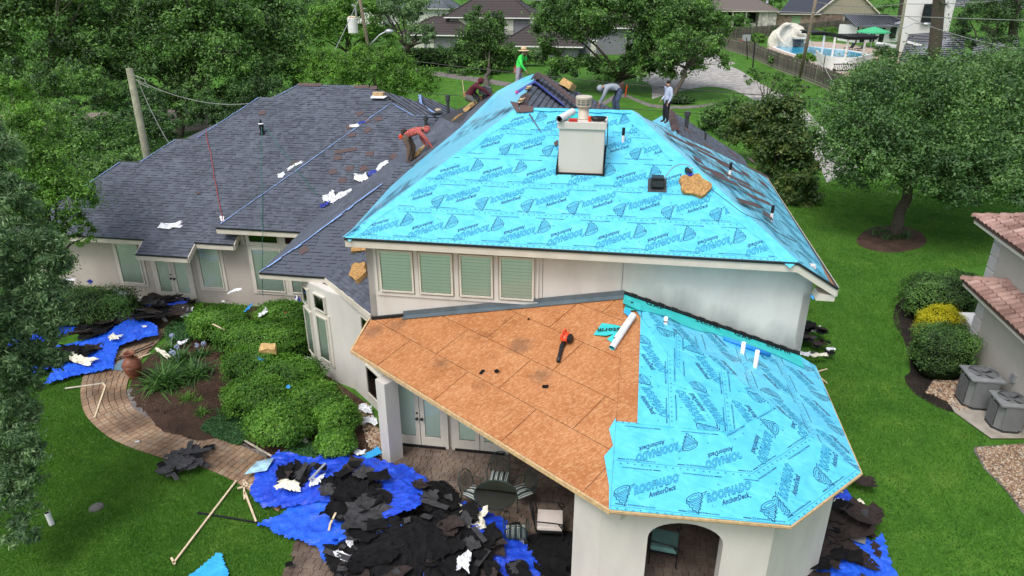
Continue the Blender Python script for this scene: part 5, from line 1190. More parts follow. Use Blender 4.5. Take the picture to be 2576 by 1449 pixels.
def tiles(x0, z0, yfar, ynear, rows, slope=.38, lab=''):
    """eave along y at x0, rising towards +x; far edge is a hip"""
    rise = rows*.37*slope; m = MB(); m.slab([V((x0, yfar, z0-.02)), V((x0, ynear, z0-.02)), V((x0+rows*.37, ynear, z0+rise-.02)), V((x0+rows*.37, yfar-rows*.37, z0+rise-.02))], (0, 0, -.08)); r = m.build('roof', M['clay_dk'], NH); r['label'] = lab
    ang = math.atan(slope); c = 0
    for i in range(rows):
        y = yfar-.18-i*.37
        while y > ynear:
            o = bpy.data.objects.new('roof_tile', tile_mesh()); o.location = (x0+i*.37-.04, y, z0+i*.37*slope+.005+random.uniform(0, .008)); o.rotation_euler = (0, -ang, random.gauss(0, .012)); link(o, r); c += 1
            y -= .3
    n = int(rows*.37*1.414/.42)+1
    for i in range(n):                            # hip caps
        t = i*.42/1.414; o = bpy.data.objects.new('hip_tile', tile_mesh()); o.scale = (1.1, 1.25, 1.35); o.location = (x0+t-.03, yfar-t+.0, z0+t*slope+.02); o.rotation_euler = (0, -math.atan(slope/1.414)*.9, -R(45)); link(o, r)
    MB().slab([V((x0+.03, yfar-.02, z0-.02)), V((x0+.03, ynear, z0-.02)), V((x0+.03, ynear, z0-.2)), V((x0+.03, yfar-.02, z0-.2))], (.03, 0, 0)).build('fascia', M['frame'], r)
    MB().slab([V((x0+.03, yfar-.02, z0-.2)), V((x0+.03, ynear, z0-.2)), V((x0+.7, ynear, z0-.12)), V((x0+.7, yfar-.3, z0-.12))], (0, 0, -.02)).build('soffit', M['frame'], r)
tiles(.82, 3.05, 3.3, -6.5, 11, lab='lower pink clay tile roof'); tiles(1.15, 5.02, 4.4, -1.8, 8, lab='upper pink clay tile roof')
nbox(1.22, 1.3, -.55, -.35, 1.15, 1.4, 'meter_box', 'galv'); m = MB(); m.tube([(1.26, -.45, 1.15), (1.26, -.47, .7), (1.2, -.55, .35), (1.1, -.7, .2)], .018, 6); m.build('conduit', M['wire_light'], NH)
nbox(1.2, 1.3, -1.75, -1.55, 1.2, 1.35, 'outlet_box', 'galv'); MB().tube([(1.25, -1.7, 1.2), (1.25, -1.72, .4)], .015, 6).build('conduit', M['wire_light'], NH); nbox(1.12, 1.3, -1.35, -1.1, .75, .95, 'disconnect_box', 'ac')
def ac_unit(u, v, w_, h_, label, rz=-R(8.8)):
    c = G(u, v); r = empty('cooling_unit', c+V((0, 0, .05)), rz, label, 'air conditioner', 'grey cooling units on the concrete pad'); m = MB(); b = w_/2; k = .24
    oc = [(-b+k, -b), (b-k, -b), (b, -b+k), (b, b-k), (b-k, b), (-b+k, b), (-b, b-k), (-b, -b+k)]
    m.slab([V((x*.97, y*.97, .05)) for x, y in oc], (0, 0, h_-.13)); m.build('cabinet', M['ac'], r)
    m = MB(); nl = 15
    for i in range(nl):                           # louvre frame of the left-facing coil panel
        z = .1+i*(h_-.28)/nl; m.box((-b*.99, 0, z), (.03, w_-.42, .012))
    m.build('louvre', M['ac'], r); MB().box((-b*.975, 0, h_/2-.02), (.012, w_-.4, h_-.25)).build('coil', M['ac_dark'], r)
    m = MB()
    for i in range(26): m.box((-b+.16+i*(w_-.32)/25, -b*.985, h_/2-.02), (.008, .012, h_-.24))
    m.build('fin_panel', M['ac'], r); MB().box((0, -b*.97, h_/2-.02), (w_-.3, .01, h_-.22)).build('coil', M['ac'], r)
    m = MB(); m.slab([V((x*1.02, y*1.02, 0)) for x, y in oc], (0, 0, .06)); m.build('base_pan', M['ac_dark'], r)
    top = MB(); N = 24; R0 = b*.86
    O_ = [V((max(-b*1.03, min(b*1.03, 1.6*b*math.cos(t))), max(-b*1.03, min(b*1.03, 1.6*b*math.sin(t))), h_-.07)) for t in [2*math.pi*i/N for i in range(N)]]
    I_ = [V((R0*math.cos(2*math.pi*i/N), R0*math.sin(2*math.pi*i/N), h_)) for i in range(N)]; I2 = [p-V((0, 0, .12)) for p in I_]; O2 = [p-V((0, 0, .05)) for p in O_]
    top.add(O2+O_+I_+I2, [(j*N+i, j*N+(i+1) % N, (j+1)*N+(i+1) % N, (j+1)*N+i) for j in range(3) for i in range(N)]); top.build('top_shroud', M['ac'], r)
    MB().lathe([(R0*.99, h_-.11), (0, h_-.11)], n=24).build('fan_well', M['hideblack'], r)
    m = MB()
    for i in range(4): t = i*math.pi/2+.4; d = V((math.cos(t), math.sin(t), 0)); e = V((-d.y, d.x, 0)); m.add([d*.07-e*.04+V((0, 0, h_-.09)), d*R0*.92-e*.1+V((0, 0, h_-.1)), d*R0*.92+e*.12+V((0, 0, h_-.06)), d*.07+e*.04+V((0, 0, h_-.07))], [(0, 1, 2, 3)])
    m.build('fan_blades', M['ac_dark'], r); MB().lathe([(0, h_-.04), (.09, h_-.05), (.09, h_-.1)], n=14).build('fan_motor', M['ac'], r)
    m = MB()
    for i in range(7): m.lathe([(R0*(i+1)/7.3, h_-.005), (R0*(i+1)/7.3+.004, h_-.001)], n=24)
    for i in range(12): t = i*math.pi/6; m.bar((0, 0, h_-.003), (R0*math.cos(t), R0*math.sin(t), h_-.003), .006, .004)
    m.build('fan_guard', M['ac_dark'], r); MB().box((-b*1.0, b*.2, h_-.16), (.01, .09, .05)).build('badge', M['galv'], r); return r
ac_unit(2450, 1014, 1.0, 1.14, 'larger grey cooling unit farther from the viewer'); ac_unit(2522, 1072, .9, 1.02, 'smaller grey cooling unit nearer the gravel')
w_u = empty('generator', G(2440, 862)+V((0, 0, .15)), -R(8.8), 'white rounded equipment box poking out behind the green hedge', 'generator'); MB().box((0, 0, .38), (.75, 1.1, .76)).build('cabinet', M['white'], w_u, bevel=.06); MB().slab([V((-.42, -.6, .76)), V((.42, -.6, .8)), V((.42, .6, .8)), V((-.42, .6, .76))], (0, 0, .08)).build('lid', M['white'], w_u, bevel=.03)
# ============================================================ HOUSES BEHIND
def building(name, o, deg, label): return empty(name, o, -R(deg), label, 'house')
def bx(par, x0, x1, y0, y1, z0, z1, nm, mat, lab=None):
    o = MB().box(((x0+x1)/2, (y0+y1)/2, (z0+z1)/2), (x1-x0, y1-y0, z1-z0)).build(nm, M[mat], par)
    if lab: o['label'] = lab
    return o
def hiproof(par, x0, x1, y0, y1, z, h, mat, nm='roof', oh=.6, gable=False, fas='fascia', flat_=False, th=.18):
    x0 -= oh; x1 += oh; y0 -= oh; y1 += oh; d = min(x1-x0, y1-y0)/2; k = 0 if gable else d
    if x1-x0 >= y1-y0: r0, r1 = (x0+k, (y0+y1)/2), (x1-k, (y0+y1)/2)
    else: r0, r1 = ((x0+x1)/2, y0+k), ((x0+x1)/2, y1-k)
    P = [(x0, y0, z), (x1, y0, z), (x1, y1, z), (x0, y1, z), (r0[0], r0[1], z+h), (r1[0], r1[1], z+h)]
    F_ = [(0, 1, 5, 4), (1, 2, 5), (2, 3, 4, 5), (3, 0, 4)] if x1-x0 >= y1-y0 else [(0, 1, 4), (1, 2, 5, 4), (2, 3, 5), (3, 0, 4, 5)]
    m = MB(); m.add(P, F_); rf = m.build(nm, M[mat], par); MB().box(((x0+x1)/2, (y0+y1)/2, z-th/2), (x1-x0, y1-y0, th)).build('fascia', M[fas], rf)
    m = MB()
    for a, b in ((0, 4), (3, 4), (1, 5), (2, 5)) if x1-x0 >= y1-y0 else ((0, 4), (1, 4), (2, 5), (3, 5)): m.bar(V(P[a])+V((0, 0, .05)), V(P[b])+V((0, 0, .05)), .22, .1)
    m.bar(V(P[4])+V((0, 0, .05)), V(P[5])+V((0, 0, .05)), .22, .1); m.build('ridge', M[mat], rf)
    # raised course lines so that the tiles read
    return rf
def win(par, x, y, z, w_, h_, face='y', mat='glass_dark', fm='white', panes=0):
    f = MB(); t = .09
    def B(cx, cz, a, b, dpt=.12):
        if face == 'y': f.box((x+cx, y-.04, z+cz), (a, dpt, b))
        else: f.box((x-.04, y+cx, z+cz), (dpt, a, b))
    B(-w_/2, h_/2, t, h_+t); B(w_/2, h_/2, t, h_+t); B(0, 0, w_, t); B(0, h_, w_, t)
    for i in range(panes): B(0, h_*(i+1)/(panes+1), w_, .04)
    r = f.build('window', M[fm], par); g = MB(); g.box((x, y-.02, z+h_/2), (w_-.05, .04, h_-.05)) if face == 'y' else g.box((x-.02, y, z+h_/2), (.04, w_-.05, h_-.05)); g.build('pane', M['glass_solid'], r); return r
M['glass_solid'] = simple('dark_pane', (.03, .04, .045), .1, var=.3); M['shutter'] = simple('cream_shutter', (.50, .51, .44), .8, var=.05)
GO = G(1010, 132); GH = building('house', GO, 8.8, 'grey two storey house with dark tile roofs and cream shutters beyond the far lawn')
bx(GH, .3, 11, 0, 9, 0, 2.95, 'wall', 'siding_grey', 'low grey garage wing'); hiproof(GH, .3, 13, 0, 9, 3.05, 2.6, 'tile_dark', oh=.8, fas='white')
for x in (1.5, 2.6, 3.8, 5.2): 
    o = bx(GH, x, x+.06, -.06, .0, 0, 2.8, 'post', 'blackmetal') if False else None
for x0, x1 in ((2.35, 4.2), (4.7, 5.9)): bx(GH, x0, x1, -.05, .02, 0, 2.7, 'door', 'shutter')
bx(GH, 2.15, 2.3, -.08, .0, 0, 2.9, 'pillar', 'darkgrey')
bx(GH, 8, 22.6, 3.2, 12, 0, 5.55, 'wall', 'siding_grey', 'tall grey main storey'); hiproof(GH, 8, 22.6, 3.2, 13, 5.75, 3.6, 'tile_dark', oh=.8, fas='white'); bx(GH, 22.3, 22.75, 3.0, 3.3, 0, 5.6, 'corner_board', 'white')
for x in (9.7, 15.6, 18.0): bx(GH, x, x+1.35, 3.08, 3.2, 2.9, 5.4, 'shutter', 'shutter')
for x in (12.2, 16.9): win(GH, x+.5, 3.15, 3.2, 1.0, 1.9)
m = MB()
for i in range(12): m.box((17.7+i*.16, 2.7, 3.1), (.03, .03, .9))
m.box((18.6, 2.7, 3.55), (2, .05, .05)); m.box((18.6, 2.9, 2.6), (2, .5, .08)); m.build('balcony_rail', M['blackmetal'], GH)
m = MB()
for i in range(9): m.box((10.9+i*.16, -.8, .8), (.03, .03, 1.6))
m.build('gate', M['blackmetal'], GH)
bx(GH, 18.5, 31, -3, 4, 0, 1.6, 'wall', 'siding_grey', 'low grey right wing'); hiproof(GH, 18.5, 31, -3, 5.5, 1.75, 3.1, 'tile_dark', oh=.9, fas='white')
for x0, x1 in ((20.1, 22.3), (22.9, 25.2)): bx(GH, x0, x1, -3.1, -2.98, -.0, 1.45, 'garage_door', 'shutter')
bx(GH, 31, 40, 2, 9, 0, 4.3, 'wall', 'siding_grey'); hiproof(GH, 30, 42, 2, 10, 4.4, 2.4, 'tile_dark', oh=.8, fas='white'); bx(GH, 33, 33.9, -1.5, -.6, 0, 2.4, 'pillar', 'shutter'); bx(GH, 32.8, 34.1, -1.7, -.4, 2.4, 2.55, 'pillar_cap', 'white')
WH = building('house', G(1000, 62), 8.8, 'white house with a blue grey tile roof in the top centre'); bx(WH, -8, 14, 0, 10, 0, 4, 'wall', 'white'); hiproof(WH, -8, 14, 0, 11, 4.1, 4.5, 'roof_blue', oh=1, fas='white'); win(WH, 2, 0, 2.2, 1.6, .8); win(WH, 6.5, 0, 2.4, 1.6, .9); bx(WH, -9, -2, -6, 0, 0, 3.2, 'wall', 'white'); 
# brick and stone house with a covered terrace
BO = G(1850, 75); BH = building('house', BO, 5, 'brick and pale stone house with a covered terrace and slate roofs')
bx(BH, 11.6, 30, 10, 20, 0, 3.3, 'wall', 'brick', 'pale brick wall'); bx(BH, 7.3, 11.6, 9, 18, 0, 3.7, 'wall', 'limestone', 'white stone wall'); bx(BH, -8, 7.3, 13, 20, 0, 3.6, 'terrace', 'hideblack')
for x in (.6, 4.0): bx(BH, x, x+.35, 9, 9.35, 1, 3.9, 'post', 'fascia'); bx(BH, x-.2, x+.55, 8.8, 9.55, 0, 1.1, 'pillar', 'limestone')
bx(BH, 4.6, 7.0, 10.2, 10.9, 0, 1.0, 'counter', 'limestone'); hiproof(BH, -6, 11.6, 9, 21, 3.85, 3.6, 'roof_taupe', oh=.7)
P = [(12, 9, 3.4), (22.6, 9.4, 3.3), (27.8, 15, 8.0), (17, 15, 8.2)]; m = MB(); m.slab([V(p) for p in P], (0, 0, -.12)); m.build('roof', M['roof_slate'], BH); m = MB(); m.slab([V((12, 9, 3.28)), V((22.6, 9.4, 3.18)), V((22.6, 9.4, 2.98)), V((12, 9, 3.08))], (0, -.05, 0)); m.build('fascia', M['fascia'], BH)
m = MB(); m.slab([V((21.5, 9.9, 3.2)), V((36.5, 9.9, 3.2)), V((28.8, 9.9, 9.6))], (0, .2, 0)); m.build('gable', M['siding_tan'], BH); m = MB(); m.bar((20.8, 9.6, 2.9), (28.8, 9.6, 9.8), .5, .25).bar((28.8, 9.6, 9.8), (37.4, 9.6, 2.7), .5, .25); m.build('gable_trim', M['fascia'], BH); bx(BH, 21.5, 36, 10, 20, 0, 3.2, 'wall', 'brick')
m = MB(); m.slab([V((28.8, 9.7, 9.8)), V((37.6, 9.7, 2.7)), V((37.6, 20, 2.7)), V((28.8, 20, 9.8))], (0, 0, .15)); m.build('roof', M['roof_slate'], BH)
bx(BH, 15.6, 17.8, 9.9, 10.02, 0, 2.7, 'shutter', 'green_paint'); win(BH, 31, 9.95, 1.3, 5.2, 1.4, panes=0); MB().lathe([(.4, 5.6), (.28, 6.0), (.28, 8.2), (.4, 8.3), (0, 8.5)], (9.5, 12, 0), 10).build('vent_pipe', M['galv'], BH); m = MB(); m.tube([(9.3, 8.95, 3.7), (9.3, 8.95, 0)], .09, 6); m.build('downspout', M['fascia'], BH)
# pool house and white house with dark metal roof
PO = G(2150, 108); PH_ = building('pool_house', PO, -12, 'white pool house with black trim and dark standing seam roof'); PH_['category'] = 'shed'
bx(PH_, .2, 10.2, 0, 6, 0, 3.1, 'wall', 'white')
for x in (1.0, 3.2, 5.2): bx(PH_, x, x+1.1, -.06, .02, .1, 2.7, 'door', 'blackmetal')
for x in (.2, 5.9, 10.2): bx(PH_, x-.12, x+.12, -.09, .03, 0, 3.1, 'corner_board', 'blackmetal')
win(PH_, 8.2, 0, 1.2, 1.3, 1.6, fm='blackmetal', panes=1); bx(PH_, 7.6, 8.8, -.35, -.02, .8, 1.1, 'flower_box', 'leaf_oak')
m = MB(); m.slab([V((-1.6, -1.4, 3.3)), V((6, -1.2, 3.0)), V((11.6, -.8, 3.7)), V((11.0, 6.6, 4.9)), V((1, 6.8, 5.1))], (0, 0, -.2)); pr = m.build('roof', M['metal_roof'], PH_)
m = MB()
for i in range(22): t = i/21; m.bar(lerp(V((-1.6, -1.4, 3.33)), V((11.6, -.8, 3.6)), t), lerp(V((1, 6.8, 5.13)), V((11.0, 6.6, 4.93)), t), .07, .1)
tag(m.build('roof_seams', M['blackmetal'], pr), kind='stuff')
M['batten_roof'] = simple('grey_batten_tile', (.27, .28, .32), .5, var=.15)
def striproof(par, P, n, mat='batten_roof', edge='blackmetal', lab=None):
    P = [V(p) for p in P]; m = MB(); m.slab(P, (0, 0, -.15)); r = m.build('roof', M[mat], par); m = MB()
    for i in range(n+1): t = i/n; m.bar(lerp(P[0], P[3], t)+V((0, 0, .06)), lerp(P[1], P[2], t)+V((0, 0, .06)), .09, .12)
    tag(m.build('roof_battens', M[edge], r), kind='stuff'); 
    if lab: r['label'] = lab
    return r
XO = V((0, 0, 0)); XH = empty('house', (0, 0, 0), 0, 'white house with dark battened tile roofs at the upper right', 'house')
def gy(u, v, y): return GY(u, v, y)
def wq(u0, v0, u1, v1, y, zb, nm, mat, dy=0): # upright wall: top edge through two sight lines, down to zb
    a, b = gy(u0, v0, y), gy(u1, v1, y+dy); MB().slab([V((a.x, a.y, zb)), V((b.x, b.y, zb)), b, a], (0, .3, 0)).build(nm, M[mat], XH)
wq(2290, -40, 2412, -30, 132, 0, 'wall', 'white'); win(XH, gy(2350, 30, 131).x, 131.4, gy(2350, 56, 131).z, 3.4, 2.9, fm='blackmetal', panes=5)
striproof(XH, [gy(2262, 150, 112), gy(2428, 165, 110), gy(2428, 78, 128), gy(2286, 88, 129)], 16, lab='middle battened roof slope'); striproof(XH, [gy(2235, 60, 140), gy(2300, 75, 138), gy(2300, 40, 146), gy(2262, 52, 146)], 6)
striproof(XH, [gy(2440, 175, 104), gy(2570, 150, 106), gy(2560, 85, 122), gy(2450, 100, 120)], 12, lab='right battened roof slope'); striproof(XH, [gy(2380, 15, 150), gy(2600, 20, 150), gy(2600, -10, 160), gy(2400, -10, 160)], 8)
wq(2265, 150, 2400, 165, 112.5, 0, 'wall', 'white'); wq(2440, 180, 2576, 156, 107, 0, 'wall', 'white'); bx_ = MB().bar(gy(2282, 105, 122), gy(2330, 118, 120.5), .4, .35).build('fascia', M['white'], XH)
# neighbouring roof slices far right top and extra ground things
# ============================================================ FENCES
fc = [MB().slab([V((-.082, 0, 0)), V((.082, 0, 0)), V((.082, 0, h)), V((0, 0, h+.05)), V((-.082, 0, h))], (0, .025, 0)).mesh('board', M['fence']) for h in (2.25, 2.32, 2.38)]
def fencem():
    t = NT('aged_boards'); r = t.new('ObjectInfo').outputs['Random']; v = t.coord(); col = t.ramp(r, [(0, (.10, .088, .078)), (.5, (.155, .135, .118)), (1, (.21, .185, .16))]); n = t.noise(t.coord(scale=(1, 1, .3)), 5, 4)
    t.set(t.mix(1, col, t.ramp(n, [(.35, (.6, .6, .6)), (.65, (1.1, 1.1, 1.1))]), 'MULTIPLY'), .95, 0, .2); return t.m
M['fence2'] = fencem(); [me.materials.__setitem__(0, M['fence2']) for me in fc]
def fence(pts, label, step=.16, single=250, rails=True, h=2.3):
    r = empty('fence', pts[0], 0, label, 'fence'); o0 = V(pts[0]); cnt = 0; m = MB(); rl = MB(); post = 0
    for a, b in zip(pts[:-1], pts[1:]):
        a, b = V(a), V(b); L = (b-a).length; d = (b-a)/L; rz = math.atan2(d.y, d.x); k = step
        while k < L:
            p = a+d*k-o0
            if cnt < single: o = bpy.data.objects.new('board', random.choice(fc)); o.location = p; o.rotation_euler = (random.gauss(0, .01), random.gauss(0, .006), rz); link(o, r); cnt += 1
            else: m.box(p+V((0, 0, h/2)), (.14, .025, h), rz)
            k += step
        for z in (.4, 1.9): rl.bar(a-o0+V((0, .05, z)), b-o0+V((0, .05, z)), .06, .1)
        rl.bar(a-o0+V((0, -.02, .1)), b-o0+V((0, -.02, .1)), .06, .2)
    if m.f: tag(m.build('board_run', M['fence2'], r), kind='stuff')
    rl.build('rail', M['grey_pole'], r); return r
fence([G(2128, 252), G(2115, 243), G(2050, 212), G(1960, 178), G(1885, 143), G(1800, 118)], 'weathered grey board fence running along the driveway grass', .17, 290)
fence([G(1800, 102), G(1920, 94), G(2040, 84), G(2160, 70)], 'straight weathered fence behind the pool', .18, 260, h=2)
fence([G(2270, 215), G(2240, 212), G(2195, 195)], 'short dark fence piece below the pool corner', .2, 60)
# ============================================================ POOL YARD
flat('pool_deck', GP((1925, 122), (1990, 104), (2080, 106), (2270, 128), (2260, 190), (2180, 196), (2100, 196), (2060, 178), (2010, 150)), 'pool_deck', .045)
pw = smooth_line(GP((1950, 120), (1985, 113), (2030, 117), (2080, 123), (2130, 128), (2180, 138), (2185, 145), (2140, 148), (2080, 146), (2030, 143), (1990, 135), (1950, 120)), 4)[:-1]
cen = sum((p for p in pw), V((0, 0, 0)))/len(pw); flat('pool_water', [(cen+(p-cen)*1.0) for p in pw], 'water', .05)
m = MB()
for i in range(len(pw)):
    a, b = pw[i], pw[(i+1) % len(pw)]; oa, ob_ = cen+(a-cen)*1.07, cen+(b-cen)*1.07; m.slab([a+V((0, 0, .04)), b+V((0, 0, .04)), ob_+V((0, 0, .04)), oa+V((0, 0, .04))], (0, 0, .08))
tag(m.build('pool_coping', M['white']), kind='structure')
M['rock'] = simple('pale_slide_rock', (.62, .59, .52), .8, var=.2, sc=1.5, bump=.6)
sr = empty('water_slide', G(1988, 118), 0, 'cream rock water slide with a curved white chute at the pool end', 'slide'); bm = bmesh.new(); bmesh.ops.create_icosphere(bm, subdivisions=4, radius=1)
for v in bm.verts: k = 1+.12*noise.noise(v.co*2.5); v.co = V((v.co.x*3.9*k, v.co.y*1.6*k+1.2, max(0, v.co.z)*4.1*k))
me = bpy.data.meshes.new('rock'); bm.to_mesh(me); bm.free(); me.materials.append(M['rock']); obj('rock', me, sr)
m = MB(); pth = smooth_line([(-.4, .2, 3.9), (-2.2, -.3, 3.5), (-3.2, -1.3, 2.4), (-2.6, -2.3, 1.1), (-1.5, -3.0, .3)], 5)
for a, b in zip(pth[:-1], pth[1:]):
    d = (b-a).normalized(); s = d.cross(V((0, 0, 1))).normalized()*.36; m.slab([a-s, b-s, b, a], (0, 0, .08)).slab([a, b, b+s, a+s], (0, 0, .08)); m.slab([a-s, b-s, b-s+V((0, 0, .25)), a-s+V((0, 0, .25))], s*.1).slab([a+s, b+s, b+s+V((0, 0, .25)), a+s+V((0, 0, .25))], -s*.1)
m.build('chute', M['rock'], sr); m = MB(); m.box((1.2, -.9, 1.7), (2.6, 1.6, .35)).box((2.6, -1.0, 1.0), (1.4, 1.2, .3)).box((1.6, -.9, 2.7), (1.8, 1.2, .3)); m.build('ledge', M['rock'], sr); MB().box((.8, -.55, .8), (1.1, 1.6, 1.2)).build('grotto', M['darkgrey'], sr)
ub = empty('parasol', G(2190, 120), 0, 'green open parasol in front of the pool house', 'parasol'); MB().tube([(0, 0, 0), (0, 0, 3.5)], .05, 6).build('pole', M['white'], ub); m = MB(); m.lathe([(0, 3.7), (1.3, 3.35), (2.9, 2.85), (2.92, 2.65), (2.88, 2.64)], n=10); m.build('canopy', M['umbrella'], ub)
pg = empty('pergola', G(2125, 146), 0, 'black slatted curved pergola on white columns beside the pool', 'pergola'); o0 = G(2125, 146)
colp = [G(2066, 138), G(2092, 146), G(2125, 150), G(2168, 150)]
for p in colp: MB().box(p-o0+V((0, 0, 1.6)), (.26, .26, 3.2)).build('column', M['white'], pg)
rim = smooth_line([p-o0+V((0, 0, 3.3)) for p in (colp[0]+V((-2, .5, 0)), colp[0], colp[1]+V((.5, -.6, 0)), colp[2]+V((.2, -1.2, 0)), colp[3]+V((1.6, -.4, 0)))], 8); m = MB()
for a, b in zip(rim[:-1], rim[1:]): m.bar(a, b, .15, .4); m.bar(a+V((0, 4.5, 0)), b+V((0, 4.5, 0)), .15, .4)
m.build('beam', M['blackmetal'], pg)
for a in rim[::1]: MB().bar(a+V((0, -.9, .25)), a+V((0, 5.2, .25)), .12, .22).build('slat', M['blackmetal'], pg)
tag(MB().slab([G(2052, 168), G(2062, 176), G(2120, 183), G(2180, 176), G(2185, 170)], (0, 0, .02)).build('pool_wall_foot', M['white']), kind='structure')
wl = smooth_line(GP((2050, 158), (2066, 172), (2110, 180), (2150, 179), (2190, 168)), 6); m = MB()
for a, b in zip(wl[:-1], wl[1:]): m.slab([a, b, b+V((0, 0, 1.9)), a+V((0, 0, 1.9))], (0, .3, 0))
tag(m.build('retaining_wall', M['white']), 'curved white retaining wall under the pool edge', 'wall')
bn = empty('bench', G(2124, 188), R(4), 'black slatted garden bench in front of the curved white wall', 'bench')
for i in range(13): MB().box((-1.5+i*.25, .25, .95), (.07, .05, .8)).build('slat', M['blackmetal'], bn)
MB().box((0, 0, .55), (3.3, .7, .1)).build('seat', M['blackmetal'], bn); MB().box((0, .25, 1.38), (3.3, .08, .12)).build('back_rail', M['blackmetal'], bn)
for x in (-1.6, 1.6): MB().box((x, -.05, .4), (.1, .7, .8)).build('leg', M['blackmetal'], bn)
for i, (u, v) in enumerate(((2133, 126), (2160, 128))):
    l = empty('lounger', G(u, v), R(20), ('left' if i == 0 else 'right')+' dark lounge chair under the pergola by the pool', 'lounger', 'lounge chairs by the pool'); MB().box((0, 0, .4), (1.4, .8, .08)).build('seat', M['blackmetal'], l); MB().slab([V((.7, -.4, .4)), V((.7, .4, .4)), V((1.2, .4, 1.2)), V((1.2, -.4, 1.2))], (.06, 0, 0)).build('backrest', M['blackmetal'], l)
    for x, y in ((-.6, -.35), (-.6, .35), (.6, -.35), (.6, .35)): MB().box((x, y, .2), (.06, .06, .4)).build('leg', M['blackmetal'], l)
tag(MB().slab([G(2200, 116), G(2260, 122), G(2258, 116), G(2205, 110)], (0, 0, .35)).build('awning', M['white']), 'small white striped awning beside the pool house', 'awning')
# ============================================================ POLES, LAMPS, WIRES
def pole(base, top, r, mat, label, extra=None):
    b = V(base); t = V(top)-b; root = empty('utility_pole', b, 0, label, 'utility pole'); MB().tube([(0, 0, 0), t*.5, t], [r, r*.9, r*.78], 10).build('shaft', M[mat], root, smooth=True); return root, b, t
plt = GY(325, 172, 35); q_ = GY(371, 400, 35); pl0 = plt+(q_-plt)*(plt.z/(plt.z-q_.z)); r, b, t = pole(pl0, plt, .2, 'grey_pole', 'short bare wooden pole leaning left of the shingled roof'); MB().tube([t+V((.2, -.1, -.3)), t+V((.6, 0, -.5)), t+V((.75, 0, -.9)), t+V((.4, 0, -.7)), t+V((.2, 0, -.5))], .03, 5).build('cable_loop', M['wire_light'], r)
p1 = G(922, 240)+V((0, 6, 0)); p1t = GY(898, -40, p1.y-1); r, b, t = pole(p1, p1t, .22, 'wood_pole', 'dark utility pole carrying the white transformer and street lamp')
tc = GY(897, 62, p1.y)-b; tr = MB(); tr.lathe([(0, -.95), (.5, -.95), (.58, -.85), (.58, .7), (.52, .8), (0, .85)], tc+V((-.35, -.5, 0)), 18); tr.build('transformer', M['white'], r, smooth=False); MB().lathe([(0, .82), (.56, .78), (.56, .86), (.3, .98), (0, 1.0)], tc+V((-.35, -.5, 0)), 14).build('transformer_lid', M['lumber'], r); MB().tube([tc+V((.1, -.2, 1.0)), tc+V((.1, -.2, 2.0)), tc+V((-.3, -.3, 2.2))], .12, 6).build('insulator', M['galv'], r)
la = GY(922, 122, p1.y)-b; lb = GY(955, 88, p1.y)-b; lc = GY(972, 79, p1.y)-b; MB().tube([la, lerp(la, lb, .7), lb, lc], .09, 8).build('lamp_arm', M['galv'], r); lh = MB(); lh.lathe([(0, -.55), (.2, -.45), (.3, -.1), (.24, .3), (.08, .5), (0, .5)], lc+V((.35, 0, -.02)), 12, Matrix.Rotation(R(90), 3, 'Y')); lh.build('lamp_head', M['galv'], r, smooth=True)
p2 = G(2012, 198); p2t = GY(2058, -30, p2.y-2); pole(p2, p2t, .24, 'wood_pole', 'dark leaning utility pole at the driveway fence')
p3 = G(2250, 170); p3t = GY(2283, -30, p3.y-1); r, b, t = pole(p3, p3t, .24, 'grey_pole', 'grey utility pole with a lamp beside the pool house'); a1 = GY(2270, 72, p3.y)-b; a2 = GY(2300, 58, p3.y)-b; a3 = GY(2325, 61, p3.y)-b; MB().tube([a1, a2, a3], .08, 6).build('lamp_arm', M['galv'], r); MB().lathe([(0, -.6), (.22, -.4), (.28, 0), (.15, .5), (0, .55)], a3+V((.4, 0, 0)), 10, Matrix.Rotation(R(90), 3, 'Y')).build('lamp_head', M['galv'], r, smooth=True)
sl = G(1893, 176); r = empty('lamp_post', sl, 0, 'thin black lamp post with an angled head on the driveway grass', 'lamp post'); t = GY(1899, 106, sl.y)-sl; MB().tube([(0, 0, 0), t], .1, 6).build('shaft', M['blackmetal'], r); MB().tube([t, GY(1890, 99, sl.y)-sl], .12, 6).build('arm', M['blackmetal'], r)
bh = G(1880, 150); r = empty('basketball_hoop', bh, 0, 'small basketball hoop over the driveway fence', 'basketball hoop'); q = GY(1878, 95, bh.y)-bh; MB().tube([(0, 0, 0), q], .08, 6).build('post', M['blackmetal'], r); MB().box(q, (1.3, .08, .95)).build('backboard', M['galv'], r); MB().lathe([(.42, 0), (.45, .03), (.42, .05)], q+V((-.9, -.4, -.35)), 12).build('rim', M['red'], r)
def wire(p, q, sag, label, r=.05, mat='wire', n=14, group='overhead wires'):
    P = [lerp(V(p), V(q), i/n)-V((0, 0, sag*4*(i/n)*(1-i/n))) for i in range(n+1)]; return tag(MB().tube(P, r, 5, False).build('overhead_wire', M[mat]), label, 'wire', group)
yb = 60
wire(GY(1100, -12, 95), GY(2600, 52, 95), .2, 'highest wire crossing in front of the top roofs', .045, 'wire_light'); wire(p1+GY(920, 138, p1.y)-p1, GY(2600, 278, 70), .8, 'wire from the transformer pole passing the straw hat', .045); wire(GY(1000, 228, 60), GY(2600, 330, 60), .3, 'lowest long wire passing above the chimney', .025, 'wire'); wire(GY(745, 318, 60), GY(902, 0, 90), .2, 'steep wire left of the transformer', .045, 'wire_light'); wire(GY(740, 385, 60), p1+(GY(918, 140, p1.y)-p1), .1, 'lower guy wire meeting the transformer pole', .045, 'wire_light'); wire(GY(790, 290, 62), p1+(GY(921, 132, p1.y)-p1), .1, 'upper guy wire meeting the transformer pole', .045, 'wire_light')
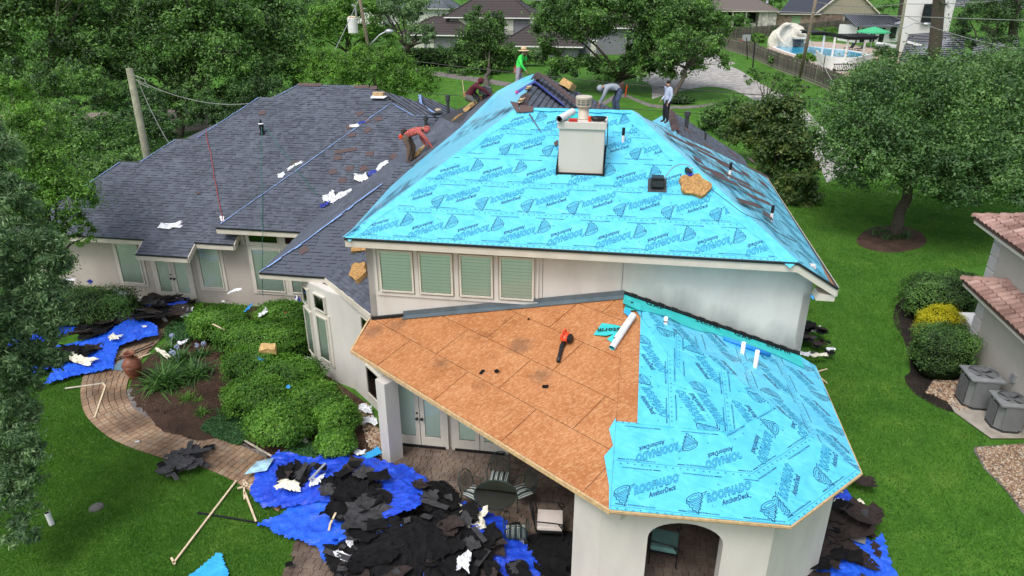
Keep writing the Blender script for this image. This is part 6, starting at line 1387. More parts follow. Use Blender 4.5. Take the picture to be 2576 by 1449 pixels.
wire(plt+V((.2, 0, -.5)), HZ(560, 285, 4.5) if False else W(-9.5, 15, 7.4), .7, 'slack cable from the bare pole to the roof', .018, 'wire_light'); wire(plt+V((.3, 0, -.6)), W(-13, 12, 4.9), .9, 'second slack cable hanging beside the bare pole', .015, 'wire_light')
wire(p2t+V((0, 0, -6)), GY(2120, 250, 82), .1, 'guy wire right of the leaning pole', .045, 'wire_light'); wire(GY(2050, 5, 96), p3t+V((0, 0, -2)), .5, 'short wire between the two right hand poles', .045, 'wire_light'); wire(GY(2283, 10, p3.y), GY(2620, -12, 120), .4, 'wire leaving the grey pole to the right', .045, 'wire_light'); wire(GY(2278, 40, p3.y), GY(2600, 130, 70), .5, 'wire sagging from the grey pole across the pine', .045, 'wire_light')
for P_, Q_, lab, mt_ in (((658, 320), (662, 745), 'green rope hanging from the black vent to the hedge', 'rope_green'), ((519, 330), (560, 560), 'red rope lying down the long grey roof', 'rope_red'), ((665, 320), (795, 490), 'green rope running right from the black vent', 'rope_green')):
    n = 16; P = []
    for i in range(n+1):
        u, v = P_[0]+(Q_[0]-P_[0])*i/n, P_[1]+(Q_[1]-P_[1])*i/n; h = HP(u, v, (0, -sL, 1), 3.0-sL*6.5+.06 if mt_ == 'rope_red' else 3.75-sL*6.6+.06)
        if h.y < 6.4: h = HB(u, v, 6.35)
        P.append(W(*h)+V((random.gauss(0, .02), 0, .02)))
    tag(MB().tube(P, .014, 5, False).build('rope', M[mt_]), lab, 'rope', 'ropes left on the roof')
# ============================================================ THINGS ON THE ROOFS
def onHP(u, v, pl, lift=0.0):                     # world point on a named roof face
    pts = {'front': (C0, C1, RR), 'right': (C1, E3, RR), 'osb': (Ea, Eb, AP), 'pfront': (Eb, Ec, AP), 'pright': (Ed, Er, AP), 'lw': (LW(0, 7), LW(1, 7), LW(0, 8)), 'mid': (MD(0, 7), MD(1, 7), MD(0, 8)), 'bay': (V0, K0, V((0, 4.95, 5.24))), 'bay45': (K0, V((.02, -.02, 3.62)), V((.02, 4.95, 5.26)))}[pl]
    h = HT(u, v, *pts); n = (pts[1]-pts[0]).cross(pts[2]-pts[0]).normalized(); n = n if n.z > 0 else -n; h = h+n*lift
    return W(*h), Matrix.Rotation(-PHI, 3, 'Z') @ n
def align(n, rz=0):
    q = V((0, 0, 1)).rotation_difference(n); return (q.to_matrix() @ Matrix.Rotation(rz, 3, 'Z')).to_4x4()
def place(o, p, n=V((0, 0, 1)), rz=0, s=1): o.matrix_world = Matrix.Translation(p) @ align(n, rz) @ Matrix.Scale(s, 4); return o
# loose brown backed shingles
sc = {}
def scrap_mesh(kind, k):
    key = (kind, k)
    if key in sc: return sc[key]
    rg = random.Random(k*7+len(kind)); w_, d_ = {'tab': (.33, .26), 'long': (.95, .2), 'felt': (.62, .5), 'big': (1.1, .8), 'chip': (.16, .12)}[kind]
    N = {'tab': 3, 'long': 5, 'felt': 6, 'big': 8, 'chip': 2}[kind]; Mn = max(2, N-1); Pt = []; c1, c2 = rg.uniform(-.45, .45), rg.uniform(-.4, .4); f1 = rg.uniform(0, 6)
    for j in range(Mn+1):
        for i in range(N+1):
            x, y = (i/N-.5)*w_, (j/Mn-.5)*d_
            if kind in ('felt', 'big', 'chip') and (i in (0, N) or j in (0, Mn)): x += rg.uniform(-.1, .1)*w_; y += rg.uniform(-.12, .12)*d_
            z = .012+(0 if kind in ('tab', 'long') else (abs(c1*x*x)+abs(c2*y*y))*1.1+.03*math.sin(f1+x*9)*math.cos(y*8)); z += .015*rg.random()*(kind in ('felt', 'big')); Pt.append((x, y, max(z, .004)))
    m = MB(); n_ = len(Pt); th = .006; m.add(Pt+[(x, y, z+th) for x, y, z in Pt], [(j*(N+1)+i, (j+1)*(N+1)+i, (j+1)*(N+1)+i+1, j*(N+1)+i+1) for j in range(Mn) for i in range(N)]+[(n_+j*(N+1)+i, n_+j*(N+1)+i+1, n_+(j+1)*(N+1)+i+1, n_+(j+1)*(N+1)+i) for j in range(Mn) for i in range(N)]+[(i, i+1, n_+i+1, n_+i) for i in range(N)])
    sc[key] = m; return m
scm = {}
def scrap(kind, k, mat, p, n=V((0, 0, 1)), rz=0, s=1, label=None, group=None, name='roofing_scrap', cat='scrap'):
    key = (kind, k, mat)
    if key not in scm: scm[key] = scrap_mesh(kind, k).mesh(name, M[mat])
    o = obj(name, scm[key]); tag(o, label, cat, group); return place(o, p, n, rz, s)
for (u, v, pl, kd, rz) in [(905, 287, 'lw', 'tab', .6), (940, 222, 'lw', 'tab', .2), (880, 320, 'lw', 'tab', .5), (922, 305, 'mid', 'tab', .9), (952, 300, 'mid', 'tab', .3), (885, 340, 'mid', 'tab', .2), (870, 380, 'mid', 'long', .3), (925, 328, 'mid', 'tab', 1.0), (930, 388, 'mid', 'tab', .1), (850, 398, 'mid', 'tab', .3), (990, 395, 'mid', 'tab', 1.2), (915, 425, 'mid', 'tab', .7), (880, 425, 'mid', 'tab', .1), (838, 433, 'mid', 'tab', .5), (940, 446, 'mid', 'long', .6), (862, 455, 'mid', 'tab', 0), (500, 488, 'lw', 'chip', .3), (742, 412, 'lw', 'tab', .2), (660, 285, 'lw', 'tab', .1), (765, 630, 'bay', 'tab', .8)]:
    p, n = onHP(u, v, pl, .02); scrap(kd, 1 if kd != 'chip' else 2, 'shingle_brown', p, n, rz-PHI, label=('long brown backed shingle strip' if kd == 'long' else 'square brown backed shingle tab')+(' on the long left grey slope' if pl == 'lw' else ' on the middle grey slope'), group='loose shingles on the grey slopes '+kd+' '+pl, name='loose_shingle', cat='shingle')
for (u, v, kd, rz) in [(1725, 370, 'long', -.9), (1775, 390, 'long', -.8), (1770, 420, 'tab', .4), (1800, 410, 'long', -.9), (1830, 425, 'long', -.85), (1850, 440, 'long', -.9), (1870, 470, 'long', -.85), (1890, 455, 'tab', .3), (1905, 495, 'long', -.9), (1925, 520, 'long', -.8), (1945, 560, 'tab', .2), (1810, 450, 'long', -.7), (1905, 420, 'tab', .6), (1860, 405, 'tab', .8), (1920, 450, 'long', -.9), (1840, 470, 'long', -.8), (1900, 530, 'long', -.6), (1745, 345, 'tab', .1), (1795, 385, 'tab', .2), (1935, 480, 'tab', .5)]:
    p, n = onHP(u-18, v-14, 'right', .045); scrap(kd, 1, 'shingle_brown', p, n, rz+1.2, s=1.25, label=('long brown backed strip' if kd == 'long' else 'short brown backed tab')+' on the right blue slope', group='shingles scattered on the right blue slope, '+('strips' if kd == 'long' else 'tabs'), name='loose_shingle', cat='shingle')
for (u, v, k, lab) in ((1212, 937, 1, 'left of two black felt flakes on the bare board deck'), (1250, 936, 2, 'right of two black felt flakes on the bare board deck'), (1372, 973, 3, 'black felt flake between board joints above the beam'), (1330, 805, 4, 'tiny dark flake near the flashing on the board deck')):
    p, n = onHP(u, v, 'osb', .012); scrap('chip', k, 'felt', p, n, k, s=.9 if k < 4 else .5, label=lab)
def vent(u, v, pl, h, r, mat, label, cap=None, name='vent_pipe'):
    p, n = onHP(u, v, pl, 0); root = empty(name, p, 0, label, 'vent pipe'); m = MB(); m.lathe([(r, -.05), (r, h), (r*.8, h), (r*.8, h-.05), (0, h-.06)], n=14); m.build('pipe', M[mat], root, smooth=False)
    if cap: MB().lathe([(r, h*.6), (r*1.25, h*.6), (r*1.25, h), (r, h)], n=14).build('collar', M[cap], root)
    return root
r = vent(660, 337, 'lw', .45, .085, 'blackmetal', 'black plastic vent pipe with white tape on the long grey roof', 'blackmetal'); MB().tube([(0, 0, .4), (.0, 0, .66)], .04, 8).build('stack', M['blackmetal'], r); MB().lathe([(.14, 0), (.13, .05), (.095, .06)], n=12).build('boot', M['blackmetal'], r); MB().lathe([(.1, .42), (.125, .46), (.1, .5)], n=10).build('tape', M['plastic'], r)
r = empty('vent_pipe', W(*HP(1128, 296, (1, 0, 0), -.75)), 0, 'tall dark vent pipe in the roof valley', 'vent pipe'); MB().lathe([(.07, 0), (.07, .75), (.11, .75), (.11, 1.0), (.08, 1.0), (.08, .95), (0, .94)], n=14).build('pipe', M['darkgrey'], r); MB().lathe([(.2, .0), (.12, .1), (.07, .12)], n=12).build('boot', M['galv'], r)
r = empty('vent_pipe', W(*HP(1072, 322, (0, -sL, 1), 3.75-sL*6.6)), 0, 'short dark vent pipe behind the red hooded worker', 'vent pipe'); MB().lathe([(.07, 0), (.07, .35), (.11, .35), (.11, .5), (.08, .5), (.08, .45), (0, .44)], n=14).build('pipe', M['darkgrey'], r)
for (u, v, pl, h, lab) in ((1567, 357, 'front', .22, 'white pipe stub right of the chimney'), (1785, 0, None, 0, ''), (1940, 552, 'right', .22, 'white pipe stub low on the right blue slope'), (1835, 443, 'right', .22, 'white pipe stub among the scattered shingles')):
    if pl: 
        p, n = onHP(u, v, pl, 0); r = empty('vent_pipe', p, 0, lab, 'vent pipe'); MB().lathe([(.045, -.05), (.045, h)], n=10).build('pipe', M['pvc'], r); MB().lathe([(.047, h-.02), (.047, h+.2), (.03, h+.2), (0, h+.19)], n=10).build('black_sleeve', M['blackmetal'], r)
for (u, v, h, lab) in ((1674, 815, .2, 'shortest white pipe nearest the roof corner seam'), (1867, 890, .34, 'white pipe beside the rolled blue tube'), (1899, 925, .5, 'tallest white pipe on the porch roof')):
    p, n = onHP(u, v, 'pright', 0); r = empty('vent_pipe', p, 0, lab, 'vent pipe'); MB().lathe([(.055, -.1), (.055, h), (.045, h), (.04, h-.04), (0, h-.05)], n=14).build('pipe', M['pvc'], r, smooth=True)
    if h < .3: MB().lathe([(.056, h*.3), (.056, h*.55)], n=12).build('tape', M['blackmetal'], r)
for i, (u, v) in enumerate(((1725, 333), (1773, 358))):
    r = empty('vent_pipe', W(*HP(u, v, (-.001, -.0, 1) if False else (.6, 0, 1), 7.0+.6*9.27-.1)), 0, ('larger dark pipe' if i == 0 else 'small thin dark pipe')+' on the rear right grey slope', 'vent pipe'); s = 1 if i == 0 else .5
    MB().lathe([(.09*s, 0), (.09*s, .7*s), (.13*s, .7*s), (.13*s, .9*s), (0, .9*s)], n=12).build('pipe', M['darkgrey'], r)
p, n = onHP(1653, 468, 'front', .02); bv = empty('roof_vent', p, -PHI, 'square dark box vent on the blue slope', 'roof vent'); o = MB().box((0, 0, 0), (.52, .52, .02)).build('base_plate', M['darkgrey'], bv); o.matrix_local = align(Matrix.Rotation(PHI, 3, 'Z') @ n); MB().slab([V((-.19, -.2, .0)), V((.19, -.2, .0)), V((.17, -.2, .27)), V((-.17, -.2, .27))], (0, .36, 0)).build('hood', M['blackmetal'], bv, bevel=.01); MB().box((0, -.205, .1), (.33, .02, .16)).build('grille', M['ac_dark'], bv)
hq = HP(1222, 262, (1, 0, 0), 1.0); gv = empty('roof_vent', W(*hq), 0, 'grey gooseneck vent held by the maroon hooded worker', 'roof vent'); MB().lathe([(.14, 0), (.14, .45)], n=12).build('stack', M['darkgrey'], gv); MB().slab([V((-.3, -.25, .45)), V((.3, -.25, .45)), V((.24, -.2, .72)), V((-.1, -.2, .8)), V((-.3, -.22, .62))], (0, .45, 0)).build('hood', M['galv' if False else 'darkgrey'], gv)
# foam pads the roofers sit on
def pad(p, n, w_, d_, h_, rz, label, mat='foam_light', seed=0, name='foam_pad', irregular=.0, cat='foam pad'):
    bm = bmesh.new(); bmesh.ops.create_cube(bm, size=1); bmesh.ops.subdivide_edges(bm, edges=bm.edges, cuts=7, use_grid_fill=True)
    for v in bm.verts:
        q = V((v.co.x*w_, v.co.y*d_, (v.co.z+.5)*h_)); k = noise.noise(q*3.3+V((seed, 0, 0)))
        if irregular: a = math.atan2(q.y, q.x); rr = 1+irregular*math.sin(a*2+seed)+.12*math.sin(a*5+seed); l = max(abs(v.co.x), abs(v.co.y))*2; e = V((math.cos(a)*w_/2, math.sin(a)*d_/2))*l*rr; q.x, q.y = e.x, e.y
        q += V((k, noise.noise(q*4+V((0, seed, 0))), .5*k))*(.05 if h_ > .08 else .02); v.co = q
    me = bpy.data.meshes.new(name); bm.to_mesh(me); bm.free(); me.materials.append(M[mat]); o = obj(name, me); tag(o, label, cat); return place(o, p, n, rz)
p, n = onHP(1748, 472, 'front', .02); pad(p, n, .78, .86, .12, .2, 'rounded tan foam slab on the blue slope beside the nail gun', 'foam', 3, irregular=.1)
slf = V((-.56, .0, .83)); slw = Matrix.Rotation(-PHI, 3, 'Z') @ slf
for (u, v, a, w_, rz, mt_, lab) in ((1060, 390, -.95, 1.0, 1.35, 'foam_light', 'long yellow foam pad under the red hooded worker hands'), (1095, 378, -.35, .42, .6, 'foam_light', 'small foam block beside the blue wrapper'), (1150, 310, .15, 1.15, 1.4, 'foam', 'long dark tan foam pad lying alone between two workers'), (1186, 276, .5, .95, 1.4, 'foam_light', 'foam pad under the maroon hooded worker boots')):
    h = HP(u, v, (1, 0, 0), a); pad(W(*h)+V((0, 0, .1)), slw, w_, .32, .16, rz-PHI, lab, mt_, u*.01)
p, n = onHP(906, 690, 'bay45', .02); pad(p, n, .62, .85, .16, .3, 'worn foam pad half hidden by the upper wall corner', 'foam', 5, irregular=.12); p, n = onHP(906, 628, 'bay', .02); pad(p, n, .55, .3, .12, 0, 'foam pad tucked under the upper eave corner', 'foam', 6)
h = HP(1425, 222, (.62, 0, 1), 9.05+.62*3.76+.0); pad(W(*h), V((.5, .1, .85)), .45, 1.0, .3, -.35, 'large yellow foam block near the highest grey slope edge', 'foam_light', 8)
pad(G(677, 885, 1.18), V((0, -.2, 1)), .5, .34, .24, .1, 'square tan foam block sitting on the hedge', 'foam_light', 9)
# leaf blower
p, n = onHP(1425, 860, 'osb', .02); lb = empty('leaf_blower', p, 0, 'orange and black leaf blower lying on the bare boards', 'leaf blower'); bs = Matrix.Translation(p) @ align(n, R(57)); lb.matrix_world = bs
bm = bmesh.new(); bmesh.ops.create_icosphere(bm, subdivisions=3, radius=1)
for v in bm.verts: v.co = V((v.co.x*.17, v.co.y*.14, v.co.z*.13+.14))
me = bpy.data.meshes.new('motor_housing'); bm.to_mesh(me); bm.free(); me.materials.append(M['orange']); obj('motor_housing', me, lb)
m = MB(); m.lathe([(.0, 0), (.12, .0), (.13, .05), (.09, .09), (0, .09)], (0, -.1, .13), 14, Matrix.Rotation(R(90), 3, 'X')); m.build('fan_cover', M['blackmetal'], lb)
MB().tube([(.12, .02, .22), (.1, .02, .33), (-.04, .02, .34), (-.14, .02, .25)], .022, 8).build('handle', M['orange'], lb); MB().box((.1, .08, .1), (.16, .1, .14)).build('fuel_tank', M['blackmetal'], lb, bevel=.02)
MB().tube([(-.12, -.02, .1), (-.3, -.03, .07), (-.38, -.06, .055), (-.62, -.14, .05), (-.8, -.2, .045)], [.062, .06, .055, .052, .05], 12).build('blower_tube', M['blackmetal'], lb, smooth=True)
# white roll and aqua peelings
p, n = onHP(1572, 840, 'osb', .075); ro = empty('paper_roll', p, 0, 'white roll of release film on the bare boards', 'roll'); a, _ = onHP(1540, 882, 'osb', .08); b, _ = onHP(1593, 800, 'osb', .08)
m = MB(); m.tube([a-p, b-p], .085, 16, False); m.build('roll', M['plastic'], ro, smooth=True); d = (b-a).normalized(); MB().tube([a-p+d*.02, b-p-d*.02], .07, 12, False).build('roll_core', M['aqua'], ro); MB().tube([lerp(a, b, .25)-p+V((-.02, 0, .01)), b-p+d*.02], .09, 14, False).build('outer_wrap', M['white'], ro, smooth=True)
def peel(uvs, pl, mat, label, txt=None, lift=.02, th=.006, tsz=.22, trz=0, name='barrier_scrap', cat='membrane scrap'):
    P = [onHP(u, v, pl, lift+(.05 if i % 2 else 0)) for i, (u, v) in enumerate(uvs)]; n = P[0][1]; o = MB().slab([q[0] for q in P], n*th).build(name, M[mat]); tag(o, label, cat)
    if txt: c = sum((q[0] for q in P), V((0, 0, 0)))/len(P); c += n*.045; x = V((math.cos(trz), math.sin(trz), 0)); x = (x-n*x.dot(n)).normalized(); y = n.cross(x); lay_text(txt, tsz, c-x*.3, x, y, n, 'ink_black', o, off=.008)
    return o
peel([(1493, 844), (1515, 818), (1545, 818), (1562, 826), (1558, 838), (1525, 850)], 'osb', 'aqua', 'aqua membrane peel with black printed letters beside the white roll', 'Storm', trz=R(170)); peel([(1527, 855), (1550, 840), (1572, 842), (1560, 852), (1540, 864)], 'osb', 'aqua', 'small aqua membrane strip under the white roll'); peel([(1568, 786), (1580, 781), (1598, 798), (1584, 803)], 'osb', 'underlay_dk', 'small deep blue membrane tongue at the top of the roll', name='membrane_tongue')
peel([(1569, 783), (1578, 752), (1612, 768), (1612, 785)], 'pfront', 'aqua', 'aqua membrane corner at the roof apex with printed letters', 'GAF', trz=R(-20), tsz=.14)
# rolled blue tube along the wall and deep blue lifted flaps
M['tube_blue'] = simple('blue_roll_edge', (.02, .25, .7), .5)
a, n = onHP(1818, 856, 'pright', .07); b, _ = onHP(1935, 898, 'pright', .07); tag(MB().tube([a, lerp(a, b, .5)+V((0, -.02, .01)), b], [.05, .065, .055], 10).build('rolled_underlayment', M['tube_blue'], smooth=True), 'rolled up blue underlayment tube near the porch wall', 'roll')
# chimney top items
def HL(a, b, z): return W(a, b, z)
ro = empty('underlayment_roll', HL(5.42, 2.05, 9.24), 0, 'pale roll leaning over the left side of the chimney cap', 'roll'); q0 = W(5.3, 1.8, 9.22)-ro.location; q1 = W(5.62, 2.6, 9.3)-ro.location; MB().tube([q0, q1], .1, 16, False).build('roll', M['plastic'], ro, smooth=True); MB().tube([q0+V((0, .01, 0)), q1], .055, 12, False).build('roll_core', M['blackmetal'], ro); MB().slab([q0+V((.1, .1, -.05)), q1+V((.1, -.1, -.04)), q1+V((.3, -.2, -.08)), q0+V((.35, .3, -.08))], (0, 0, .01)).build('loose_sheet', M['aqua'], ro)
tag(MB().box(HL(5.68, 1.98, 9.18), (.24, .16, .08), -PHI).build('tool_tray', M['red'], bevel=.01), 'small red tool tray on the chimney cap front edge', 'tray'); tag(MB().lathe([(0, 0), (.045, 0), (.05, .14), (0, .14)], HL(6.14, 2.05, 9.14), 12).build('cup', M['orange']), 'small orange cup on the chimney cap', 'cup')
m = MB(); [m.tube([HL(6.38, 2.1, 9.17)+V((.16*math.cos(t)*(1+.1*k), .1*math.sin(t)*(1+.1*k), .02*k)) for t in [i*.5 for i in range(14)]], .018, 5, False) for k in range(5)]; m.bar(HL(6.15, 2.2, 9.25), HL(6.4, 2.05, 9.18), .05, .05); m.tube([HL(6.55, 2.0, 9.16), HL(6.66, 1.85, 9.1), HL(6.67, 1.85, 8.5)], .014, 5, False); tag(m.build('nail_gun_hose', M['blackmetal']), 'coiled black air hose with tool on the right of the chimney cap', 'hose')
# nail gun by the foam slab
p, n = onHP(1730, 440, 'front', .03); ng = empty('nail_gun', p, 0, 'dark blue nail gun beside the rounded foam slab', 'nail gun'); ng.matrix_world = Matrix.Translation(p) @ align(n, .4)
MB().box((0, 0, .1), (.1, .24, .16)).build('body', M['blackmetal'], ng, bevel=.02); MB().box((.1, .05, .1), (.16, .05, .06)).build('grip', M['galv'], ng, bevel=.01); MB().lathe([(0, 0), (.08, 0), (.08, .08), (0, .08)], (-.02, -.12, .05), 12).build('nail_coil', M['plastic_blue'], ng)
P_ = [onHP(u, v, 'front', .03)[0] for u, v in ((1745, 440), (1735, 420), (1715, 415), (1690, 425), (1668, 455), (1660, 462))]; tag(MB().tube(smooth_line(P_, 4), .012, 5, False).build('air_hose', M['wire_light']), 'grey air hose from the nail gun to the box vent', 'hose')
P_ = [onHP(u, v, 'right', .03)[0] for u, v in ((1790, 480), (1830, 510), (1870, 540), (1920, 560), (1960, 590), (2000, 610))]; tag(MB().tube(smooth_line(P_, 4), .01, 5, False).build('cord', M['wire']), 'thin cord trailing down the right blue slope', 'cord')
# dark shingle strips on the blue slope top
for (q, lab) in (([(1283, 258), (1303, 262), (1308, 286), (1300, 287)], 'dark shingle strip folded over the ridge corner'), ([(1308, 268), (1342, 271), (1342, 284), (1306, 287)], 'dark starter strip along the short ridge'), ([(1330, 289), (1334, 290), (1361, 334), (1358, 333)], 'thin dark strip lying diagonally across a printed logo'), ([(1260, 289), (1268, 282), (1218, 316), (1212, 320)], 'thin dark strip left of the diagonal one'), ([(1393, 362), (1404, 355), (1404, 366), (1397, 372)], 'dark shingle corner left of the chimney')):
    P = [onHP(u, v, 'front', .05) for u, v in q]; tag(MB().slab([x[0] for x in P], P[0][1]*.012).build('shingle_strip', M['shingle_brown']), lab, 'shingle strip')
# open cardboard carton on the long ridge
p, n = onHP(952, 248, 'lw', .02); cb = empty('carton', p, -.2, 'open cardboard and white carton near the far ridge end', 'carton'); MB().box((0, .1, .16), (.5, .3, .2)).build('box', M['cardboard'], cb); MB().slab([V((-.3, -.25, .03)), V((.35, -.2, .03)), V((.45, 0, .1)), V((-.3, .05, .1))], (0, 0, .02)).build('liner', M['plastic'], cb)
# ============================================================ CRUMPLED FILM
def crumple(p, w_, d_, mat, label, n=V((0, 0, 1)), rz=0, seed=None, amp=.35, cat='plastic wrapper', group=None, name='plastic_wrapper', N=11):
    seed = seed if seed is not None else hash((round(p.x, 2), round(p.y, 2))) % 997; rg = random.Random(seed); m = MB(); Pt = []; a0 = rg.uniform(0, 6)
    for j in range(N):
        for i in range(N):
            x, y = (i/(N-1)-.5), (j/(N-1)-.5); q = V((x, y, seed*.37)); bend = .25*math.sin(a0+x*4); k1, k2 = noise.noise(q*5), noise.noise(q*5+V((9, 0, 0))); X, Y = x*w_*(1+.35*k1)+.12*w_*k2, (y+bend)*d_*(1+.4*k2)
            z = amp*min(w_, d_)*(abs(noise.noise(q*6+V((0, 5, 0))))*.9+.35*abs(noise.noise(q*13)))+.01; Pt.append((X, Y, z))
    m.add(Pt, [(j*N+i, j*N+i+1, (j+1)*N+i+1, (j+1)*N+i) for j in range(N-1) for i in range(N-1) if not (rg.random() < .06 and (i in (0, N-2) or j in (0, N-2)))])
    o = m.build(name, M[mat]); tag(o, label, cat, group); return place(o, p, n, rz)
for (u, v, pl, w_, d_, rz, mat, lab) in [(430, 568, 'lw', .95, .3, .1, 'plastic', 'white film strip alone on the left of the long roof'), (560, 551, 'lw', .16, .3, .3, 'plastic', 'small white wrapper at the foot of the blue hip line'), (708, 441, 'mid', .3, .25, .4, 'plastic', 'white wrapper ball on the hip line'), (743, 418, 'mid', .7, .14, .75, 'plastic', 'long white film twist on the hip line'), (892, 318, 'mid', .35, .2, .5, 'plastic', 'white wrapper with red print near the upper hip line'), (910, 311, 'mid', .35, .13, .5, 'plastic_blue', 'navy printed wrapper near the upper hip line'), (908, 447, 'mid', .55, .4, .2, 'plastic', 'white wrapper sheet left of the navy one at the valley'), (938, 437, 'mid', .4, .22, .4, 'plastic_blue', 'navy wrapper in the valley between two white ones'), (962, 420, 'mid', .6, .25, .8, 'plastic', 'upper white wrapper in the valley'), (828, 497, 'mid', .5, .4, .2, 'plastic', 'white wrapper at the low end of the valley'), (818, 515, 'mid', .4, .2, .6, 'plastic_blue', 'navy wrapper under the white one in the valley'), (862, 495, 'mid', 1.0, .3, .65, 'plastic', 'long white film lying along the valley')]:
    p, n = onHP(u, v, pl, .03); crumple(p, w_, d_, mat, lab, n, rz)
for (u, v, a, w_, d_, rz, mat, lab) in ((1115, 365, .2, .8, .22, 1.1, 'plastic_blue', 'navy and white wrapper on the left hip of the blue slope'), (1245, 268, 1.4, .4, .2, .5, 'plastic', 'white wrapper beside the grey gooseneck vent')): crumple(W(*HP(u, v, (1, 0, 0), a))+V((0, 0, .05)), w_, d_, mat, lab, slw, rz)
# shingle bundle wrapper over the high ridge
P = [HP(u, v, (.62, 0, 1), 9.05+.62*3.76+.08) for u, v in ((1345, 200), (1360, 207), (1372, 222), (1366, 232), (1345, 215))]
m = MB(); A_ = W(3.1, 8.4, 8.85); B_ = W(3.75, 8.9, 9.2); C_ = W(4.9, 8.4, 8.45); 
for q0, q1 in ((A_, B_), (B_, C_)): d = V((0, .55, 0)); m.slab([q0, q1, q1+d, q0+d], (0, 0, .03))
o = m.build('bundle_wrapper', M['plastic_blue']); tag(o, 'navy printed bundle wrapper draped over the highest ridge', 'wrapper'); lay_text('HDZ', .22, A_+V((.1, .15, .06)), (B_-A_).normalized(), V((0, 1, 0)), V((0, 0, 1)), 'plastic', o)
MB().box(A_+V((.08, .27, .03)), (.2, .5, .05)).build('pink_end', simple('magenta_print', (.6, .02, .2), .5), o)
m = MB(); q = [W(3.3, 9.6, 8.95), W(3.85, 9.9, 9.3), W(5.6, 9.3, 8.1), W(5.7, 9.7, 8.1), W(3.9, 10.5, 9.3), W(3.2, 10.2, 8.9)]; m.slab([q[0], q[1], q[4], q[5]], (0, 0, .03)); m.slab([q[1], q[2], q[3], q[4]], (0, 0, .03)); tag(m.build('ridge_roll', M['shingle_brown']), 'dark ridge vent roll draped over the highest ridge behind the wrapper', 'ridge roll')
# ============================================================ TARPS AND TEAR-OFF ON THE GROUND
MOUNDS = [(G(1040, 1300), 1.5, .42), (G(1120, 1400), 1.4, .42), (G(880, 1240), 1.0, .3), (G(1230, 1380), 1.2, .22), (G(980, 1430), 1.3, .3), (G(420, 815), 1.3, .4), (G(140, 925), .9, .3), (G(330, 850), 1.0, .28), (G(2130, 1330), .8, .2), (G(2070, 860), .6, .35)]
def mound(x, y): return .05+sum(h*math.exp(-((x-c.x)**2+(y-c.y)**2)/(2*r*r*.5)) for c, r, h in MOUNDS)
def tarp_sheet(pts, mat, label, step=.09, amp=.16, z0=.02, name='tarp', seed=0, cat='tarp'):
    P = [(p[0], p[1]) for p in pts]; xs = [p[0] for p in P]; ys = [p[1] for p in P]; x0, y0 = min(xs), min(ys); nx, ny = int((max(xs)-x0)/step)+2, int((max(ys)-y0)/step)+2; idx = {}; m = MB(); vs_ = []
    def vid(i, j):
        if (i, j) not in idx:
            x, y = x0+i*step, y0+j*step; wx, wy = noise.noise(V((x, y, seed))*1.5)*.35, noise.noise(V((x, y, seed+7))*1.5)*.35; an = seed*1.1+.4+noise.noise(V((x, y, seed))*.5)*1.2; z_ = 0
            for dg_, sx_, sy_, am in ((0, .9, 3.2, .55), (.9, 1.3, 5.5, .38), (2.0, 2.5, 8, .2)): c_, s_ = math.cos(an+dg_), math.sin(an+dg_); z_ += am*max(0, 1-abs(noise.noise(V(((x*c_+y*s_)*sx_*.7+wx, (-x*s_+y*c_)*sy_*.62+wy, seed+dg_))))*2.6)
            z = mound(x, y)+z0+amp*.42*z_; vs_.append((x+wx*.04, y+wy*.04, max(.06, z))); idx[(i, j)] = len(vs_)-1
        return idx[(i, j)]
    F_ = []
    for i in range(nx):
        for j in range(ny):
            x, y = x0+(i+.5)*step, y0+(j+.5)*step; w1 = noise.noise(V((x*2, y*2, seed)))*.06; w2 = noise.noise(V((x*2, y*2, seed+9)))*.06
            if inpoly(x+w1, y+w2, P): F_.append((vid(i, j), vid(i+1, j), vid(i+1, j+1), vid(i, j+1)))
    m.add(vs_, F_); o = m.build(name, M[mat], smooth=cat == 'tarp'); tag(o, label, cat); return o
tarp_sheet(GP((628, 1250), (650, 1190), (700, 1145), (760, 1160), (800, 1165), (855, 1125), (880, 1160), (960, 1175), (1030, 1195), (1065, 1225), (1090, 1265), (1130, 1262), (1100, 1300), (1060, 1340), (980, 1370), (960, 1320), (880, 1300), (800, 1290), (720, 1290), (660, 1285)), 'tarp', 'large royal blue tarp crumpled on the patio under the shingle heap', .055, .3, .05)
tarp_sheet(GP((645, 1325), (700, 1310), (760, 1275), (860, 1300), (960, 1340), (1000, 1400), (930, 1395), (880, 1395), (820, 1440), (800, 1390), (740, 1370)), 'tarp_light', 'brighter blue tarp corner spread toward the lawn', .055, .22, .04, seed=3)
tarp_sheet(GP((1150, 1300), (1215, 1320), (1280, 1345), (1270, 1375), (1330, 1400), (1362, 1449), (1340, 1500), (1260, 1490), (1200, 1400), (1140, 1340)), 'tarp', 'long royal blue tarp tail reaching toward the arched wall', .055, .2, .04, seed=5)
tarp_sheet(GP((955, 1300), (1060, 1280), (1080, 1330), (1050, 1360), (970, 1375)), 'tarp', 'frayed blue tarp patch showing between black felt sheets', .055, .2, .16, seed=31)
tarp_sheet(GP((830, 1345), (900, 1350), (990, 1375), (1015, 1400), (940, 1405), (840, 1385)), 'tarp_light', 'bright frayed tarp strip left of the bottom heap', .055, .2, .14, seed=32)
tarp_sheet(GP((1020, 1470), (1100, 1440), (1200, 1445), (1260, 1470), (1250, 1540), (1020, 1540)), 'tarp', 'blue tarp edge at the bottom of the view', .1, .15, .1, seed=6)
tarp_sheet(GP((5, 950), (20, 900), (60, 890), (150, 880), (230, 860), (300, 820), (320, 800), (360, 800), (345, 830), (400, 845), (400, 860), (300, 885), (285, 935), (230, 945), (110, 978), (140, 945), (60, 960)), 'tarp_light', 'bright blue tarp sprawled across the walkway at the left', .055, .26, .03, seed=8)
